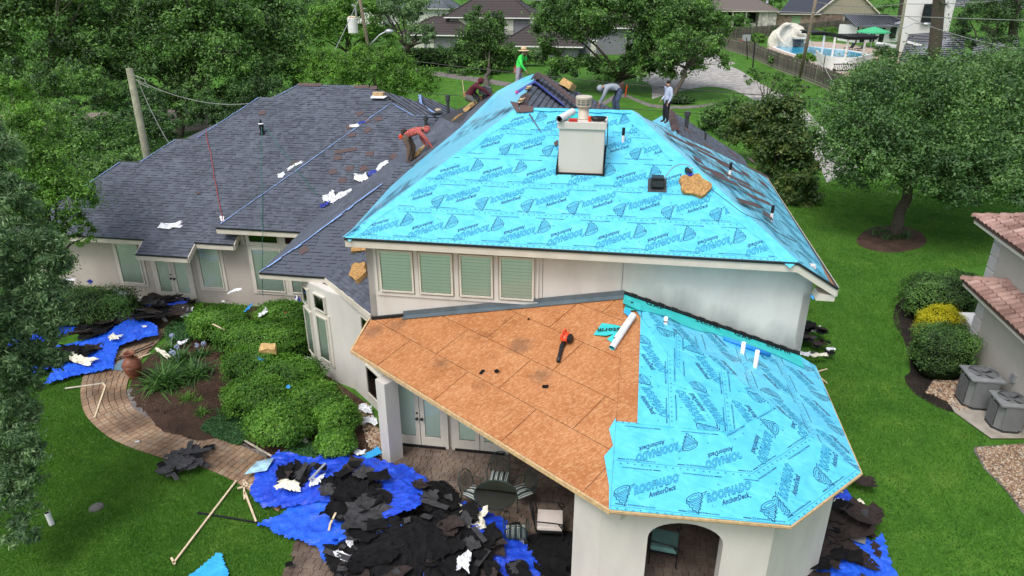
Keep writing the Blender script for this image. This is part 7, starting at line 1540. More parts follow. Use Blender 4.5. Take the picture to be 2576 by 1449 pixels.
tarp_sheet(GP((120, 800), (180, 800), (330, 830), (300, 850), (180, 840), (100, 870), (20, 880), (30, 860)), 'tarp', 'darker blue tarp strip beneath the near oak leaves', .09, .2, .03, seed=10)
tarp_sheet(GP((370, 790), (440, 775), (480, 765), (470, 800), (400, 805)), 'tarp', 'small royal blue tarp patch in front of the french doors', .07, .12, .2, seed=11)
tarp_sheet(GP((478, 1455), (510, 1430), (545, 1400), (560, 1400), (573, 1440), (575, 1520), (470, 1520)), 'paper_blue' if False else 'underlay_dk', 'folded light blue underlayment sheet on the lawn at the bottom', .05, .12, .02, seed=12)
tarp_sheet(GP((2095, 1260), (2130, 1240), (2150, 1290), (2185, 1340), (2150, 1345), (2110, 1310)), 'tarp', 'dark blue tarp strip beside the right porch corner', .07, .2, .05, seed=14)
tarp_sheet(GP((2060, 1350), (2120, 1330), (2140, 1370), (2190, 1380), (2215, 1360), (2230, 1410), (2250, 1449), (2260, 1530), (2080, 1530), (2040, 1470)), 'tarp_light', 'bright blue tarp at the lower right of the porch', .055, .24, .05, seed=15)
tarp_sheet([G(925, 1172), G(910, 1160), G(950, 1130), G(960, 1150)], 'underlay_dk', 'light blue scrap between shrub and porch pillar', .05, .06, .04, seed=16)
for P_, lab, sd in ((((870, 1290), (940, 1285), (965, 1320), (1015, 1385), (960, 1395), (905, 1380), (880, 1340)), 'large flat sheet of black felt in the middle of the tarp', 21), (((1060, 1260), (1120, 1250), (1160, 1290), (1155, 1350), (1080, 1370), (1060, 1330)), 'bunched black felt standing behind the cream bag', 22), (((815, 1400), (900, 1395), (1010, 1385), (1110, 1365), (1170, 1390), (1240, 1430), (1250, 1540), (880, 1540), (830, 1450)), 'wide torn black felt mass at the bottom of the view', 23), (((800, 1240), (870, 1225), (930, 1240), (970, 1270), (900, 1290), (840, 1290)), 'torn black felt layer on the upper tarp', 24), (((705, 1190), (750, 1175), (785, 1200), (770, 1250), (700, 1240)), 'black felt lump on the upper left tarp lobe', 25), (((60, 940), (130, 900), (190, 885), (250, 895), (210, 925), (130, 950)), 'dark felt layer on the walkway tarp', 26), (((200, 810), (300, 800), (330, 820), (270, 860), (200, 870)), 'dark felt layer in front of the dark hedge', 27), (((320, 800), (400, 770), (480, 765), (480, 800), (430, 830), (350, 845)), 'dark felt layer in front of the french doors', 28)):
    tarp_sheet(GP(*P_), 'felt', lab, .06, .22, .14, name='felt_sheet', seed=sd, cat='felt')
def heap(poly, n, kinds, label, group, s=(.5, .9), lift=.08, tilt=.15):
    X, Y = scatter_poly(poly, n)
    for i, (x, y) in enumerate(zip(X, Y)):
        nn_ = V((random.gauss(0, tilt), random.gauss(0, tilt), 1)).normalized(); kd, mt_ = random.choice(kinds); kw = {'felt': 'black felt', 'felt_grey': 'grey shingle', 'felt_brown': 'brown shingle'}[mt_]+{'felt': ' flap', 'big': ' sheet', 'tab': ' tab', 'long': ' strip'}[kd]; scrap(kd, random.randrange(5), mt_, V((x, y, mound(x, y)+random.uniform(.12, .2+lift))), nn_, random.random()*6.3, random.uniform(*s), kw+' '+label, kw+'s '+group)
kk = [('felt', 'felt'), ('felt', 'felt'), ('big', 'felt'), ('felt', 'felt_grey'), ('tab', 'felt_grey'), ('long', 'felt_grey'), ('felt', 'felt_brown'), ('felt', 'felt')]
for _P, _n, _w in (((700, 1190), (760, 1190), (790, 1225), (740, 1250), (700, 1235)), 6, 'on the upper left lobe of the patio tarp'), (((800, 1215), (870, 1205), (960, 1250), (1000, 1290), (930, 1320), (860, 1300), (810, 1260)), 12, 'on the upper middle of the patio tarp'), (((1060, 1270), (1120, 1265), (1150, 1330), (1090, 1360), (1050, 1350)), 4, 'left of the cream bag on the patio tarp'), (((860, 1400), (1010, 1380), (1160, 1340), (1230, 1380), (1330, 1449), (1260, 1540), (900, 1540), (840, 1440)), 52, 'in the big heap at the bottom of the view'): heap(GP(*_P), _n, kk, _w, _w, lift=.14, tilt=.11)
heap(GP((850, 1290), (960, 1300), (1010, 1390), (860, 1400), (840, 1350)), 8, [('big', 'felt'), ('big', 'felt_grey')], 'on the large flat felt in the tarp middle', 'on the large flat felt', (.8, 1.0), lift=.1, tilt=.12)
k2 = [('felt', 'felt'), ('long', 'felt_brown'), ('long', 'felt_brown'), ('big', 'felt_brown'), ('felt', 'felt_grey'), ('long', 'felt_grey')]
heap(GP((300, 780), (420, 765), (490, 770), (480, 815), (440, 830), (400, 850), (360, 835), (300, 830), (320, 800)), 62, k2, 'in the heap before the left french doors', 'heaped at the french doors', lift=.16, tilt=.2)
heap(GP((50, 930), (120, 900), (180, 890), (290, 880), (220, 925), (130, 945)), 14, kk, 'on the bright tarp across the walkway', 'on the walkway tarp', lift=.14)
heap(GP((190, 820), (300, 800), (340, 830), (260, 860), (200, 870)), 14, k2, 'below the dark left hedge', 'below the dark left hedge', lift=.16)
heap(GP((2012, 825), (2070, 845), (2080, 890), (2090, 905), (2050, 905), (2012, 890)), 22, [('felt', 'felt'), ('tab', 'felt_grey'), ('felt', 'felt_brown')], 'in the small heap behind the porch corner', 'heaped behind the porch corner', (.6, .9), lift=.2)
heap(GP((2085, 1240), (2165, 1210), (2150, 1300), (2200, 1400), (2180, 1520), (2050, 1520), (2060, 1340)), 30, [('felt', 'felt'), ('tab', 'felt_grey'), ('felt', 'felt_brown'), ('big', 'felt_brown')], 'along the right side of the porch', 'along the right porch wall', (.6, 1.0), lift=.12)
heap(GP((400, 1200), (440, 1160), (500, 1140), (520, 1165), (490, 1190), (430, 1225)), 30, [('long', 'felt_grey'), ('tab', 'felt'), ('felt', 'felt_grey')], 'in the small pile at the walkway edge', 'piled at the walkway edge', (.6, .9), lift=.08, tilt=.08)
for (u, v, kd, k, mt_, s, rz, lab) in [(527, 1135, 'felt', 1, 'felt', .55, .4, 'single black felt piece standing off the walkway pile'), (478, 1110, 'chip', 1, 'felt', .6, .2, 'tiny dark flake on the walkway bend'), (730, 1433, 'chip', 2, 'felt', 1.2, .5, 'black felt flake on the tan pavers at the bottom'), (1400, 1380, 'big', 1, 'felt', 1.1, -.4, 'flat black felt sheet near the armchair'), (1420, 1430, 'big', 3, 'felt', 1.3, .3, 'larger flat black felt sheet at the bottom near the pillar'), (1290, 1365, 'felt', 3, 'felt', .8, .2, 'small curled felt by the striped chair'), (1200, 1250, 'chip', 2, 'felt', 1.3, .3, 'little felt flake at the tarp edge on the pavers'), (2128, 1335, 'felt', 2, 'darkgrey', .9, .2, 'grey metal flashing plate at the right tarp'), (2135, 1400, 'big', 2, 'felt_brown', 1.1, -.5, 'large brown felt sheet on the lower right tarp')]:
    p = G(u, v); scrap(kd, k, mt_, V((p.x, p.y, mound(p.x, p.y)+.07)), V((0, 0, 1)), rz, s, lab)
def gp(u, v, h=0): p = G(u, v); z = mound(p.x, p.y)+h; q = G(u, v, z); return q
def hedge_p(u, v, z=1.1): return G(u, v, z)
for (p, w_, d_, mat, lab) in [(gp(725, 1225, .25), .62, .32, 'plastic_cream', 'white film twist on the upper left of the tarp heap'), (gp(797, 1210, .25), .32, .3, 'plastic', 'white film scrap beside the bent metal strip'), (gp(885, 1365, .2), .3, .26, 'plastic', 'white paper scrap on the bright tarp edge'), (gp(1185, 1305, .25), .75, .6, 'plastic_cream', 'big cream plastic bag at the right of the heap'), (gp(955, 1335, .2), .2, .15, 'plastic', 'little white blob in the middle of the heap'), (gp(1020, 1268, .1), .2, .15, 'plastic', 'tiny white printed scrap on the tarp rim'), (gp(1165, 1420, .25), .28, .42, 'plastic', 'white crumpled film low in the heap'), (gp(860, 1400, .25), .36, .2, 'plastic', 'white film curl at the heap lower left'), (gp(1310, 1355, .05), .14, .3, 'plastic', 'small white bottle shaped wrapper on the pavers'), (gp(655, 1180, .1), .7, .6, 'paper_blue2', 'white and sky blue printed sheet beside the tarp'),
    (gp(205, 905, .12), .95, .4, 'plastic_cream', 'cream film bow lying on the walkway tarp'), (gp(290, 848, .15), .45, .3, 'plastic_cream', 'cream film bundle in the shingle heap'), (gp(330, 815, .2), .5, .2, 'plastic', 'white and red wrapper in the shingle heap'), (gp(372, 795, .3), .4, .3, 'plastic', 'white wrapper at the middle of the shingle heap'), (gp(345, 760, .1), .5, .35, 'plastic', 'white wrapper bag by the door corner shrub'), (gp(430, 770, .3), .35, .3, 'plastic', 'white scrap on the small tarp patch'), (gp(470, 785, .3), .4, .6, 'plastic', 'tall white wrapper stack beside the first hedge'), (gp(400, 785, .3), .25, .25, 'plastic', 'white ball nearest the doors in the heap'), (gp(360, 820, .1), .3, .12, 'plastic', 'thin white wrapper strip across the heap'), (gp(505, 825, .0), .2, .15, 'plastic', 'small white wrapper at the hedge foot'),
    (gp(410, 890, .2), .6, .18, 'plastic_cream', 'cream film roll lying in the strap leaves'), (gp(460, 862, .2), .35, .2, 'plastic', 'pale wrapper between flower heads'), (gp(905, 1138, .1), .35, .2, 'plastic', 'white wrapper at the tarp top by the pebbles'), (gp(920, 1030, .1), .4, .35, 'plastic', 'upper white wrapper on the pebbles by the wall'), (gp(932, 1063, .1), .45, .3, 'plastic', 'lower pale blue white wrapper on the pebbles'), (gp(775, 1065, .4), .3, .55, 'plastic', 'white film hanging between the ball shrubs'), (gp(764, 1105, .05), .2, .35, 'plastic_cream', 'tan white scrap standing on the mulch'), (gp(773, 910, .1), .4, .3, 'plastic', 'white wrapper at the base of the bay wall'),
    (hedge_p(592, 733), .55, .2, 'plastic', 'white wrapper on top of the first hedge block'), (hedge_p(563, 760), .15, .12, 'plastic', 'tiny white scrap on the first hedge block'), (hedge_p(625, 775), .12, .4, 'paper_blue', 'bright blue strip stuck on the hedge'), (hedge_p(663, 790), .35, .35, 'plastic', 'white wrapper left of the tan foam block'), (hedge_p(705, 770), .6, .2, 'plastic', 'torn wrappers trailing along the hedge top'), (hedge_p(742, 765), .3, .7, 'plastic', 'tall white film beside the narrow bay window'), (hedge_p(750, 755), .2, .4, 'plastic_blue', 'navy printed film beside the narrow bay window'), (hedge_p(720, 785), .3, .15, 'red', 'red printed scrap among the torn wrappers'), (hedge_p(657, 905), .3, .15, 'paper_blue', 'bright blue scrap on the lower hedge mound'), (hedge_p(725, 975), .12, .14, 'paper_blue', 'small blue scrap on the ball shaped shrub'),
    (G(175, 705, 1.5), .4, .15, 'plastic', 'white strip on the dark left hedge'), (G(226, 710, 1.5), .22, .2, 'plastic_blue', 'navy scrap on the dark left hedge'), (G(302, 740, 1.1), .5, .45, 'plastic', 'white wrapper draped over the small shrub'), (gp(2050, 830, .25), .5, .3, 'plastic', 'white and navy wrapper on the heap behind the porch'), (gp(2090, 880, .15), .28, .2, 'plastic', 'white scrap at the edge of the heap behind the porch'), (gp(2060, 895, .3), .7, .2, 'plastic_cream', 'cream film fan over the heap behind the porch'), (gp(2020, 890, .4), .5, .22, 'plastic', 'white film right at the porch roof corner'), (gp(2100, 1325, .1), .3, .18, 'plastic', 'white dotted wrapper by the right porch wall'), (gp(2108, 1265, .1), .3, .14, 'plastic', 'clear bottle shaped wrapper by the right porch wall'), (gp(2165, 1263, .02), .16, .12, 'plastic_cream', 'crushed cup on the grass by the right porch corner'), (G(2040, 748, .8), .2, .3, 'paper_blue', 'blue scrap behind the upper wall corner')]:
    if mat == 'paper_blue2':
        if mat not in M: M[mat] = simple('sky_printed_sheet', (.35, .55, .7), .4, var=.5, sc=3)
        o = MB().slab([p+V((-.35, -.3, .05)), p+V((.25, -.2, .1)), p+V((.3, .35, .12)), p+V((-.2, .3, .02))], (0, 0, .01)).build('printed_sheet', M[mat]); tag(o, lab, 'printed sheet'); continue
    crumple(p, w_, d_, mat, lab, V((random.gauss(0, .15), -.15, 1)).normalized(), random.uniform(-.4, .4), amp=.5)
def lumber(a, b, label, w_=.045, h_=.03, mat='lumber', name='wood_strip', cat='wood strip', za=.05, zb=.05, group=None): return tag(MB().bar(a+V((0, 0, za)), b+V((0, 0, zb)), w_, h_).build(name, M[mat]), label, cat, group)
for (a, b, k, lab) in [((437, 1422), (595, 1214), {}, 'longest pale wood strip crossing the near lawn'), ((432, 1408), (441, 1424), {}, 'short wood offcut at the low end of the longest strip'), ((614, 1215), (616, 1260), {}, 'upright looking wood strip nearest the walkway end'), ((598, 1233), (640, 1222), {}, 'short crosswise wood strip at the walkway end'), ((613, 1212), (640, 1240), {}, 'slanting wood strip touching the tarp'), ((617, 1243), (645, 1317), {}, 'leaning wood strip left of the tarp corner'), ((165, 981), (260, 968), {'mat': 'lumber_grey'}, 'wood strip lying from lawn to walkway'), ((258, 966), (266, 975), {}, 'short broken joint between two walkway strips'), ((266, 975), (239, 1055), {}, 'wood strip pointing down the walkway'), ((286, 931), (380, 892), {}, 'pale wood strip above the clay urn'), ((80, 896), (225, 860), {'mat': 'lumber_grey'}, 'grey wood strip behind the walkway tarp'), ((612, 1110), (690, 1155), {'mat': 'lumber_grey'}, 'edging strip along the mulch near the walkway end'), ((700, 1160), (780, 1150), {}, 'pale wood strip on the ground cover'), ((830, 1320), (845, 1290), {'za': .45, 'zb': .55}, 'broken stick on the heap'), ((827, 1335), (831, 1318), {'za': .4, 'zb': .45}, 'lower half of the broken stick on the heap'), ((2119, 1242), (2132, 1320), {'w_': .09}, 'pale board leaning down the right porch side'), ((2080, 1265), (2124, 1315), {'mat': 'lumber_grey'}, 'grey board beside the pale one at the right porch'), ((2105, 1449), (2112, 1405), {'w_': .07}, 'board end on the lower right tarp'), ((2057, 938), (2080, 932), {}, 'white strip poking out past the porch eave'), ((2065, 955), (2080, 968), {}, 'second thin strip past the porch eave'), ((535, 815), (565, 830), {'za': 1.1, 'zb': 1.1}, 'small stick on the hedge mound')]:
    lumber(G(*a, k.get('za', 0))-V((0, 0, k.get('za', 0))), G(*b, k.get('zb', 0))-V((0, 0, k.get('zb', 0))), lab, k.get('w_', .05), .03, k.get('mat', 'lumber'), za=k.get('za', .06), zb=k.get('zb', .06))
lumber(G(497, 1293), G(648, 1318), 'thin black metal rod crossing the wood strip on the lawn', .04, .03, 'blackmetal', 'metal_rod', 'rod')
lumber(G(778, 1208, .5)-V((0, 0, .5)), G(820, 1175, .5)-V((0, 0, .5)), 'grey bent metal drip edge on the tarp', .06, .04, 'galv', 'drip_edge_piece', 'metal strip', .5, .62)
for i, (a, b, lab) in enumerate((((300, 905), (390, 870), 'upper of two thin black rods over the walkway'), ((285, 915), (385, 880), 'lower of two thin black rods over the walkway'))): lumber(G(*a), G(*b), lab, .03, .03, 'blackmetal', 'metal_rod', 'rod', .08, .14)
lumber(G(293, 816), G(297, 762, .0), 'wooden stake standing in front of the dark hedge', .07, .05, 'lumber', 'stake', 'stake', 0, .9) if False else tag(MB().bar(G(286, 816), G(286, 816)+V((.02, .05, 1.15)), .07, .05).build('stake', M['lumber']), 'wooden stake standing in front of the dark hedge', 'stake')
M['slate_panel'] = simple('blue_grey_panel', (.12, .2, .25), .4, var=.4, sc=3); tag(MB().slab([G(275, 930, .06), G(330, 935, .06), G(352, 915, .06), G(345, 896, .06), G(310, 905, .06)], (0, 0, .03)).build('sheet_metal', M['slate_panel']), 'blue grey metal panel lying on the walkway by the urn', 'metal panel')
pv = empty('pvc_pipe', G(131, 1320), 0, 'white pipe stub standing in the near lawn', 'pipe'); MB().tube([(0, 0, 0), (-.05, .03, .37)], .065, 14, False).build('pipe', M['pvc'], pv, smooth=True); MB().lathe([(.06, .36), (0, .34)], (-.05, .03, 0), 12).build('pipe_mouth', M['hideblack'], pv)
tag(MB().lathe([(0, .05), (.16, .04), (.2, 0)], G(243, 1277), 12).build('stepping_stone', M['sand']), 'round tan valve cover set in the near lawn', 'cover')
tag(MB().lathe([(0, 0), (.04, 0), (.04, .13), (0, .13)], G(342, 1112, .05), 12, Matrix.Rotation(R(80), 3, 'Y')).build('can', M['galv']), 'silver drink can lying on the walkway', 'can')
# clay urn
ur = empty('urn', G(340, 952), 0, 'glazed brown clay urn beside the walkway', 'urn'); k = MB(); k.lathe([(0, 0), (.14, 0), (.16, .05), (.26, .3), (.31, .5), (.29, .66), (.2, .78), (.14, .84), (.13, .92), (.17, .98), (.2, 1.0), (.18, 1.02), (.13, .96), (.11, .8), (0, .7)], n=28); k.build('body', M['terracotta'], ur, smooth=True)
for s in (-1, 1): MB().tube([(s*.2, 0, .78), (s*.27, 0, .84), (s*.24, 0, .9), (s*.15, 0, .88)], .02, 6).build('handle', M['terracotta'], ur)
for z, r_ in ((.52, .318), (.56, .315)): MB().lathe([(r_, z), (r_+.01, z+.012), (r_, z+.024)], n=28).build('ring', M['terracotta'], ur)
rt = MB(); 
for i in range(5): rt.tube(smooth_line([G(640, 985)+V((0, 0, .1)), G(600+i*9, 1000-i*3)+V((0, 0, .08)), G(560+i*20, 1012-i*6)+V((0, 0, .02))], 3), [.07*(1-j/9) for j in range(7)], 6)
tag(rt.build('tree_root', M['bark']), 'exposed brown tree root under the hedge', 'root')
tag(MB().tube(smooth_line(GP((488, 1095), (492, 1118), (515, 1132), (530, 1125)), 3), .02, 5).build('drip_line', M['wire_light']), 'small curved irrigation line at the paver edge', 'pipe') if False else None
b_ = empty('bucket', G(1440, 1462), 0, 'black bucket at the foot of the arched wall', 'bucket'); MB().lathe([(0, 0), (.14, 0), (.17, .38), (.165, .38), (.13, .03), (0, .02)], n=18).build('body', M['blackmetal'], b_)
# flashing plate with an oval hole
c = G(2142, 1340, .35); pm = MB(); N = 20; In = [V((.13*math.cos(2*math.pi*i/N), .09*math.sin(2*math.pi*i/N), .0)) for i in range(N)]; Ou = [V((max(-.33, min(.33, .5*math.cos(2*math.pi*i/N))), max(-.24, min(.24, .4*math.sin(2*math.pi*i/N))), 0)) for i in range(N)]; pm.add(In+Ou, [(i, (i+1) % N, (i+1) % N+N, i+N) for i in range(N)]); o = pm.build('flashing_plate', M['ac']); o.matrix_world = Matrix.Translation(c) @ Matrix.Rotation(-.5, 4, 'Z') @ Matrix.Rotation(.1, 4, 'X'); tag(o, 'grey metal plate with an oval hole by the right porch wall', 'metal plate')
# ============================================================ PATIO FURNITURE
def stripes():
    t = NT('striped_cushion'); tc = t.new('TexCoord'); sx = t.new('SeparateXYZ'); t.l(tc.outputs['Object'], sx.inputs[0]); f = t.math('FRACT', t.math('MULTIPLY', sx.outputs[0], 7.5)); r = t.new('ValToRGB'); r.color_ramp.interpolation = 'CONSTANT'; e = r.color_ramp.elements
    for x in (.3, .45, .6, .8): e.new(x)
    for x, (p, c) in zip(e, ((0, (.02, .03, .03)), (.3, (.4, .42, .4)), (.45, (.08, .16, .16)), (.6, (.5, .5, .46)), (.8, (.03, .05, .05)), (1, (.02, .03, .03)))): x.position = p; x.color = (*c, 1)
    t.l(f, r.inputs[0]); t.set(r.outputs[0], .9); return t.m
M['stripe'] = stripes()
def mesh_sheet(m, P, nx, ny, r_):                 # wire mesh between four corners
    a, b, c, d = [V(p) for p in P]
    for i in range(nx+1): t = i/nx; m.bar(lerp(a, b, t), lerp(d, c, t), r_, r_)
    for j in range(ny+1): t = j/ny; m.bar(lerp(a, d, t), lerp(b, c, t), r_, r_)
def chair(u, v, rz, label, group='green wrought iron chairs round the patio table'):
    r = empty('patio_chair', G(u, v, .05), rz, label, 'chair', group); m = MB(); mesh_sheet(m, [(-.24, -.22, .42), (.24, -.22, .42), (.24, .24, .42), (-.24, .24, .42)], 7, 7, .008); m.build('seat', M['green_iron'], r)
    m = MB(); mesh_sheet(m, [(-.24, .24, .45), (.24, .24, .45), (.2, .36, .88), (-.2, .36, .88)], 10, 9, .007); m.build('backrest', M['green_iron'], r)
    m = MB(); m.tube(smooth_line([(-.25, .22, .42), (-.26, .33, .75), (-.15, .39, .93), (0, .4, .98), (.15, .39, .93), (.26, .33, .75), (.25, .22, .42)], 4), .014, 6); m.build('back_frame', M['green_iron'], r)
    for s in (-1, 1):
        MB().tube(smooth_line([(s*.26, .3, .66), (s*.3, .1, .68), (s*.3, -.2, .66), (s*.27, -.26, .55), (s*.25, -.22, .42)], 4), .013, 6).build('armrest', M['green_iron'], r)
        MB().tube([(s*.24, -.22, .42), (s*.26, -.27, 0)], .013, 6).build('leg', M['green_iron'], r); MB().tube([(s*.24, .24, .42), (s*.26, .3, 0)], .013, 6).build('leg', M['green_iron'], r)
    c = MB(); n = 9; Pt = [(((i/n)-.5)*.48, ((j/n)-.5)*.46, .45+.075*min(1, 3.2*min(i, n-i)/n)*min(1, 3.2*min(j, n-j)/n)-.02*(i % 3 == 0)) for j in range(n+1) for i in range(n+1)]; c.add(Pt, [(j*(n+1)+i, j*(n+1)+i+1, (j+1)*(n+1)+i+1, (j+1)*(n+1)+i) for j in range(n) for i in range(n)]); c.build('cushion', M['stripe'], r, smooth=True); return r
chair(1195, 1272, R(55), 'green iron chair left of the round table'); chair(1255, 1232, R(-8), 'green iron chair behind the round table'); chair(1310, 1268, R(-60), 'green iron chair right of the round table'); chair(1298, 1372, R(180), 'green iron chair seen from behind in front of the table')
tb = empty('patio_table', G(1247, 1300, .05), 0, 'round glass topped green iron table on the patio', 'table'); m = MB(); m.lathe([(.54, .72), (.56, .72), (.56, .745), (.54, .745), (.54, .72)], n=32)
for i in range(12): t = i*math.pi/6; m.bar((0, 0, .72), (.55*math.cos(t), .55*math.sin(t), .72), .01, .01)
for rr in (.18, .36): m.lathe([(rr, .715), (rr+.012, .715), (rr+.012, .725)], n=28)
m.build('rim', M['green_iron'], tb); MB().lathe([(0, .735), (.55, .735)], n=32).build('glass_top', M['glass'], tb)
for i in range(4): t = i*math.pi/2+.5; MB().tube(smooth_line([(.1*math.cos(t), .1*math.sin(t), .7), (.28*math.cos(t), .28*math.sin(t), .4), (.2*math.cos(t), .2*math.sin(t), .15), (.38*math.cos(t), .38*math.sin(t), 0)], 4), .014, 6).build('leg', M['green_iron'], tb)
def armchair(p, rz, mat, label):
    r = empty('armchair', p, rz, label, 'armchair'); MB().box((0, 0, .38), (.66, .66, .05)).build('seat_frame', M['blackmetal'], r); MB().box((0, 0, .47), (.64, .64, .13)).build('cushion', M[mat], r, bevel=.03)
    m = MB(); m.tube(smooth_line([(-.33, .33, .38), (-.34, .42, .8), (-.2, .5, 1.02), (0, .52, 1.08), (.2, .5, 1.02), (.34, .42, .8), (.33, .33, .38)], 4), .018, 6)
    for k in range(-2, 3): m.tube([(k*.1, .34, .45), (k*.11+.02, .43, .7), (k*.09, .5, 1.0)], .009, 5)
    for z in (.55, .75): m.lathe([(.09, -.01), (.1, 0), (.09, .01)], (0, .4+.1*(z-.5), z), 12, Matrix.Rotation(R(80), 3, 'X'))
    m.build('backrest', M['blackmetal'], r)
    for s in (-1, 1):
        MB().tube(smooth_line([(s*.34, .4, .7), (s*.37, .2, .72), (s*.38, -.15, .7), (s*.38, -.33, .66), (s*.36, -.34, .58), (s*.35, -.28, .6)], 4), .018, 6).build('armrest', M['blackmetal'], r)
        MB().tube(smooth_line([(s*.37, -.2, .68), (s*.34, -.3, .5), (s*.33, -.31, .38)], 3), .015, 6).build('arm_support', M['blackmetal'], r)
        for y in (-.31, .31): MB().tube(smooth_line([(s*.32, y, .38), (s*.34, y*1.02, .2), (s*.33, y, .06), (s*.36, y*1.1, 0)], 3), .017, 6).build('leg', M['blackmetal'], r)
    return r
armchair(G(1383, 1345, .05), R(86), 'cream', 'black iron armchair with a cream cushion on the patio'); armchair(G(1668, 1398, .05), R(75), 'teal', 'armchair with a teal cushion seen through the arch')
# ============================================================ PEOPLE
M['skin'] = simple('skin', (.33, .17, .11), .6, var=.05); M['skin2'] = simple('lighter_skin', (.45, .26, .18), .6, var=.05)
M['hair'] = simple('black_hair', (.015, .012, .01), .6)
def cloth(name, c, var=.25, sc=9): return simple(name, c, .9, var=var, sc=sc, bump=.5)
M['red_camo'] = cloth('red_patterned_hoodie', (.42, .1, .085), .6, 16); M['maroon'] = cloth('maroon_hoodie', (.09, .012, .025)); M['neon'] = cloth('bright_green_shirt', (.06, .68, .1), .15); M['grey_hood'] = cloth('grey_hoodie', (.27, .31, .36), .12); M['pale_shirt'] = cloth('pale_blue_shirt', (.42, .48, .62), .1)
M['khaki'] = cloth('brown_trousers', (.15, .1, .075)); M['grey_tr'] = cloth('grey_green_trousers', (.10, .11, .105)); M['jeans'] = cloth('blue_jeans', (.06, .085, .15), .5, 5); M['black_tr'] = cloth('black_trousers', (.018, .018, .022)); M['light_tr'] = cloth('pale_grey_trousers', (.33, .33, .37)); M['boot'] = simple('brown_boot', (.06, .035, .025), .7); M['leather'] = simple('tan_leather', (.32, .19, .1), .8); M['leather_dk'] = simple('dark_leather', (.07, .035, .025), .7); M['straw'] = simple('straw', (.62, .45, .28), .8); M['plaid'] = simple('plaid_cloth', (.28, .12, .1), .9, var=.6, sc=25)
def person(o, rz, J, shirt, trousers, label, skin='skin', hood=None, sleeves=True, s=1.0, up=None):
    """J joints: x forward, y left, z up. one skinned continuous body"""
    root = empty('person', o, rz, label, 'person')
    names = ['pelvis', 'belly', 'chest', 'neck', 'head0', 'head1', 'shL', 'elL', 'wrL', 'haL', 'shR', 'elR', 'wrR', 'haR', 'hiL', 'knL', 'anL', 'toL', 'hiR', 'knR', 'anR', 'toR']
    rad = dict(pelvis=.155, belly=.155, chest=.18, neck=.065, head0=.085, head1=.095, shL=.092, elL=.064, wrL=.04, haL=.04, shR=.092, elR=.064, wrR=.04, haR=.04, hiL=.12, knL=.088, anL=.06, toL=.045, hiR=.12, knR=.088, anR=.06, toR=.045)
    P = {k: V(J[k])*s for k in J}; P['belly'] = lerp(P['pelvis'], P['chest'], .45)+V((0, 0, .01))
    for k in 'LR':
        d = (P['wr'+k]-P['el'+k]).normalized(); P['ha'+k] = P['wr'+k]+d*.07*s
    bones = [('pelvis', 'belly'), ('belly', 'chest'), ('chest', 'neck'), ('neck', 'head0'), ('head0', 'head1')]
    for k in 'LR': bones += [('chest', 'sh'+k), ('sh'+k, 'el'+k), ('el'+k, 'wr'+k), ('wr'+k, 'ha'+k), ('pelvis', 'hi'+k), ('hi'+k, 'kn'+k), ('kn'+k, 'an'+k), ('an'+k, 'to'+k)]
    me = bpy.data.meshes.new('body'); me.from_pydata([tuple(P[n]) for n in names], [(names.index(a), names.index(b)) for a, b in bones], [])
    ob = bpy.data.objects.new('body', me); COL.objects.link(ob); sk = ob.modifiers.new('skin', 'SKIN'); ob.modifiers.new('sub', 'SUBSURF').levels = 2
    for i, n in enumerate(names): me.skin_vertices[0].data[i].radius = (rad[n]*s*(1.12 if n in ('chest', 'pelvis') else 1), rad[n]*s); me.skin_vertices[0].data[i].use_root = (i == 0)
    dg = bpy.context.evaluated_depsgraph_get(); nm = bpy.data.meshes.new_from_object(ob.evaluated_get(dg)); bpy.data.objects.remove(ob); bpy.data.meshes.remove(me)
    mats = [shirt, trousers, skin, 'boot']; nm.materials.clear(); [nm.materials.append(M[x]) for x in mats]
    zone = {}
    for a, b in bones:
        z = 0
        if a in ('neck', 'head0') or b in ('haL', 'haR'): z = 2
        if a[:2] in ('hi', 'kn') or b[:2] == 'hi' : z = 1
        if a[:2] == 'an': z = 3
        if a == 'pelvis' and b == 'belly': z = 0
        zone[(a, b)] = z
    for f in nm.polygons:
        c = f.center; best = 9; bz = 0
        for (a, b), z in zone.items():
            pa, pb = P[a], P[b]; d = pb-pa; t = max(0, min(1, (c-pa).dot(d)/max(d.length_squared, 1e-9))); q = (c-pa-d*t).length-(rad[a]+(rad[b]-rad[a])*t)*s
            if q < best: best = q; bz = z
        f.material_index = bz; f.use_smooth = True
    nm.name = 'body'; obj('body', nm, root)
    # face
    hd = P['head1']; f_ = V(J.get('face', (1, 0, -.1))).normalized(); sd_ = f_.cross(V((0, 0, 1))).normalized(); up_ = sd_.cross(f_)
    m = MB(); m.lathe([(0, .0), (.016, .0), (.004, .05)], hd+f_*.088*s-up_*.01, 6, Matrix((sd_, f_, up_)).transposed()); m.build('nose', M[skin], root)
    for t in (-1, 1): MB().lathe([(0, -.008), (.011, -.004), (.011, .004), (0, .008)], hd+f_*.09*s+sd_*t*.033+up_*.02, 6).build('eye', M['hair'], root); MB().box(hd+sd_*t*.097*s-up_*.0, (.03, .02, .05)).build('ear', M[skin], root)
    MB().box(hd+f_*.088*s-up_*.055, (.02, .05, .012)).build('mouth', M['red'], root)
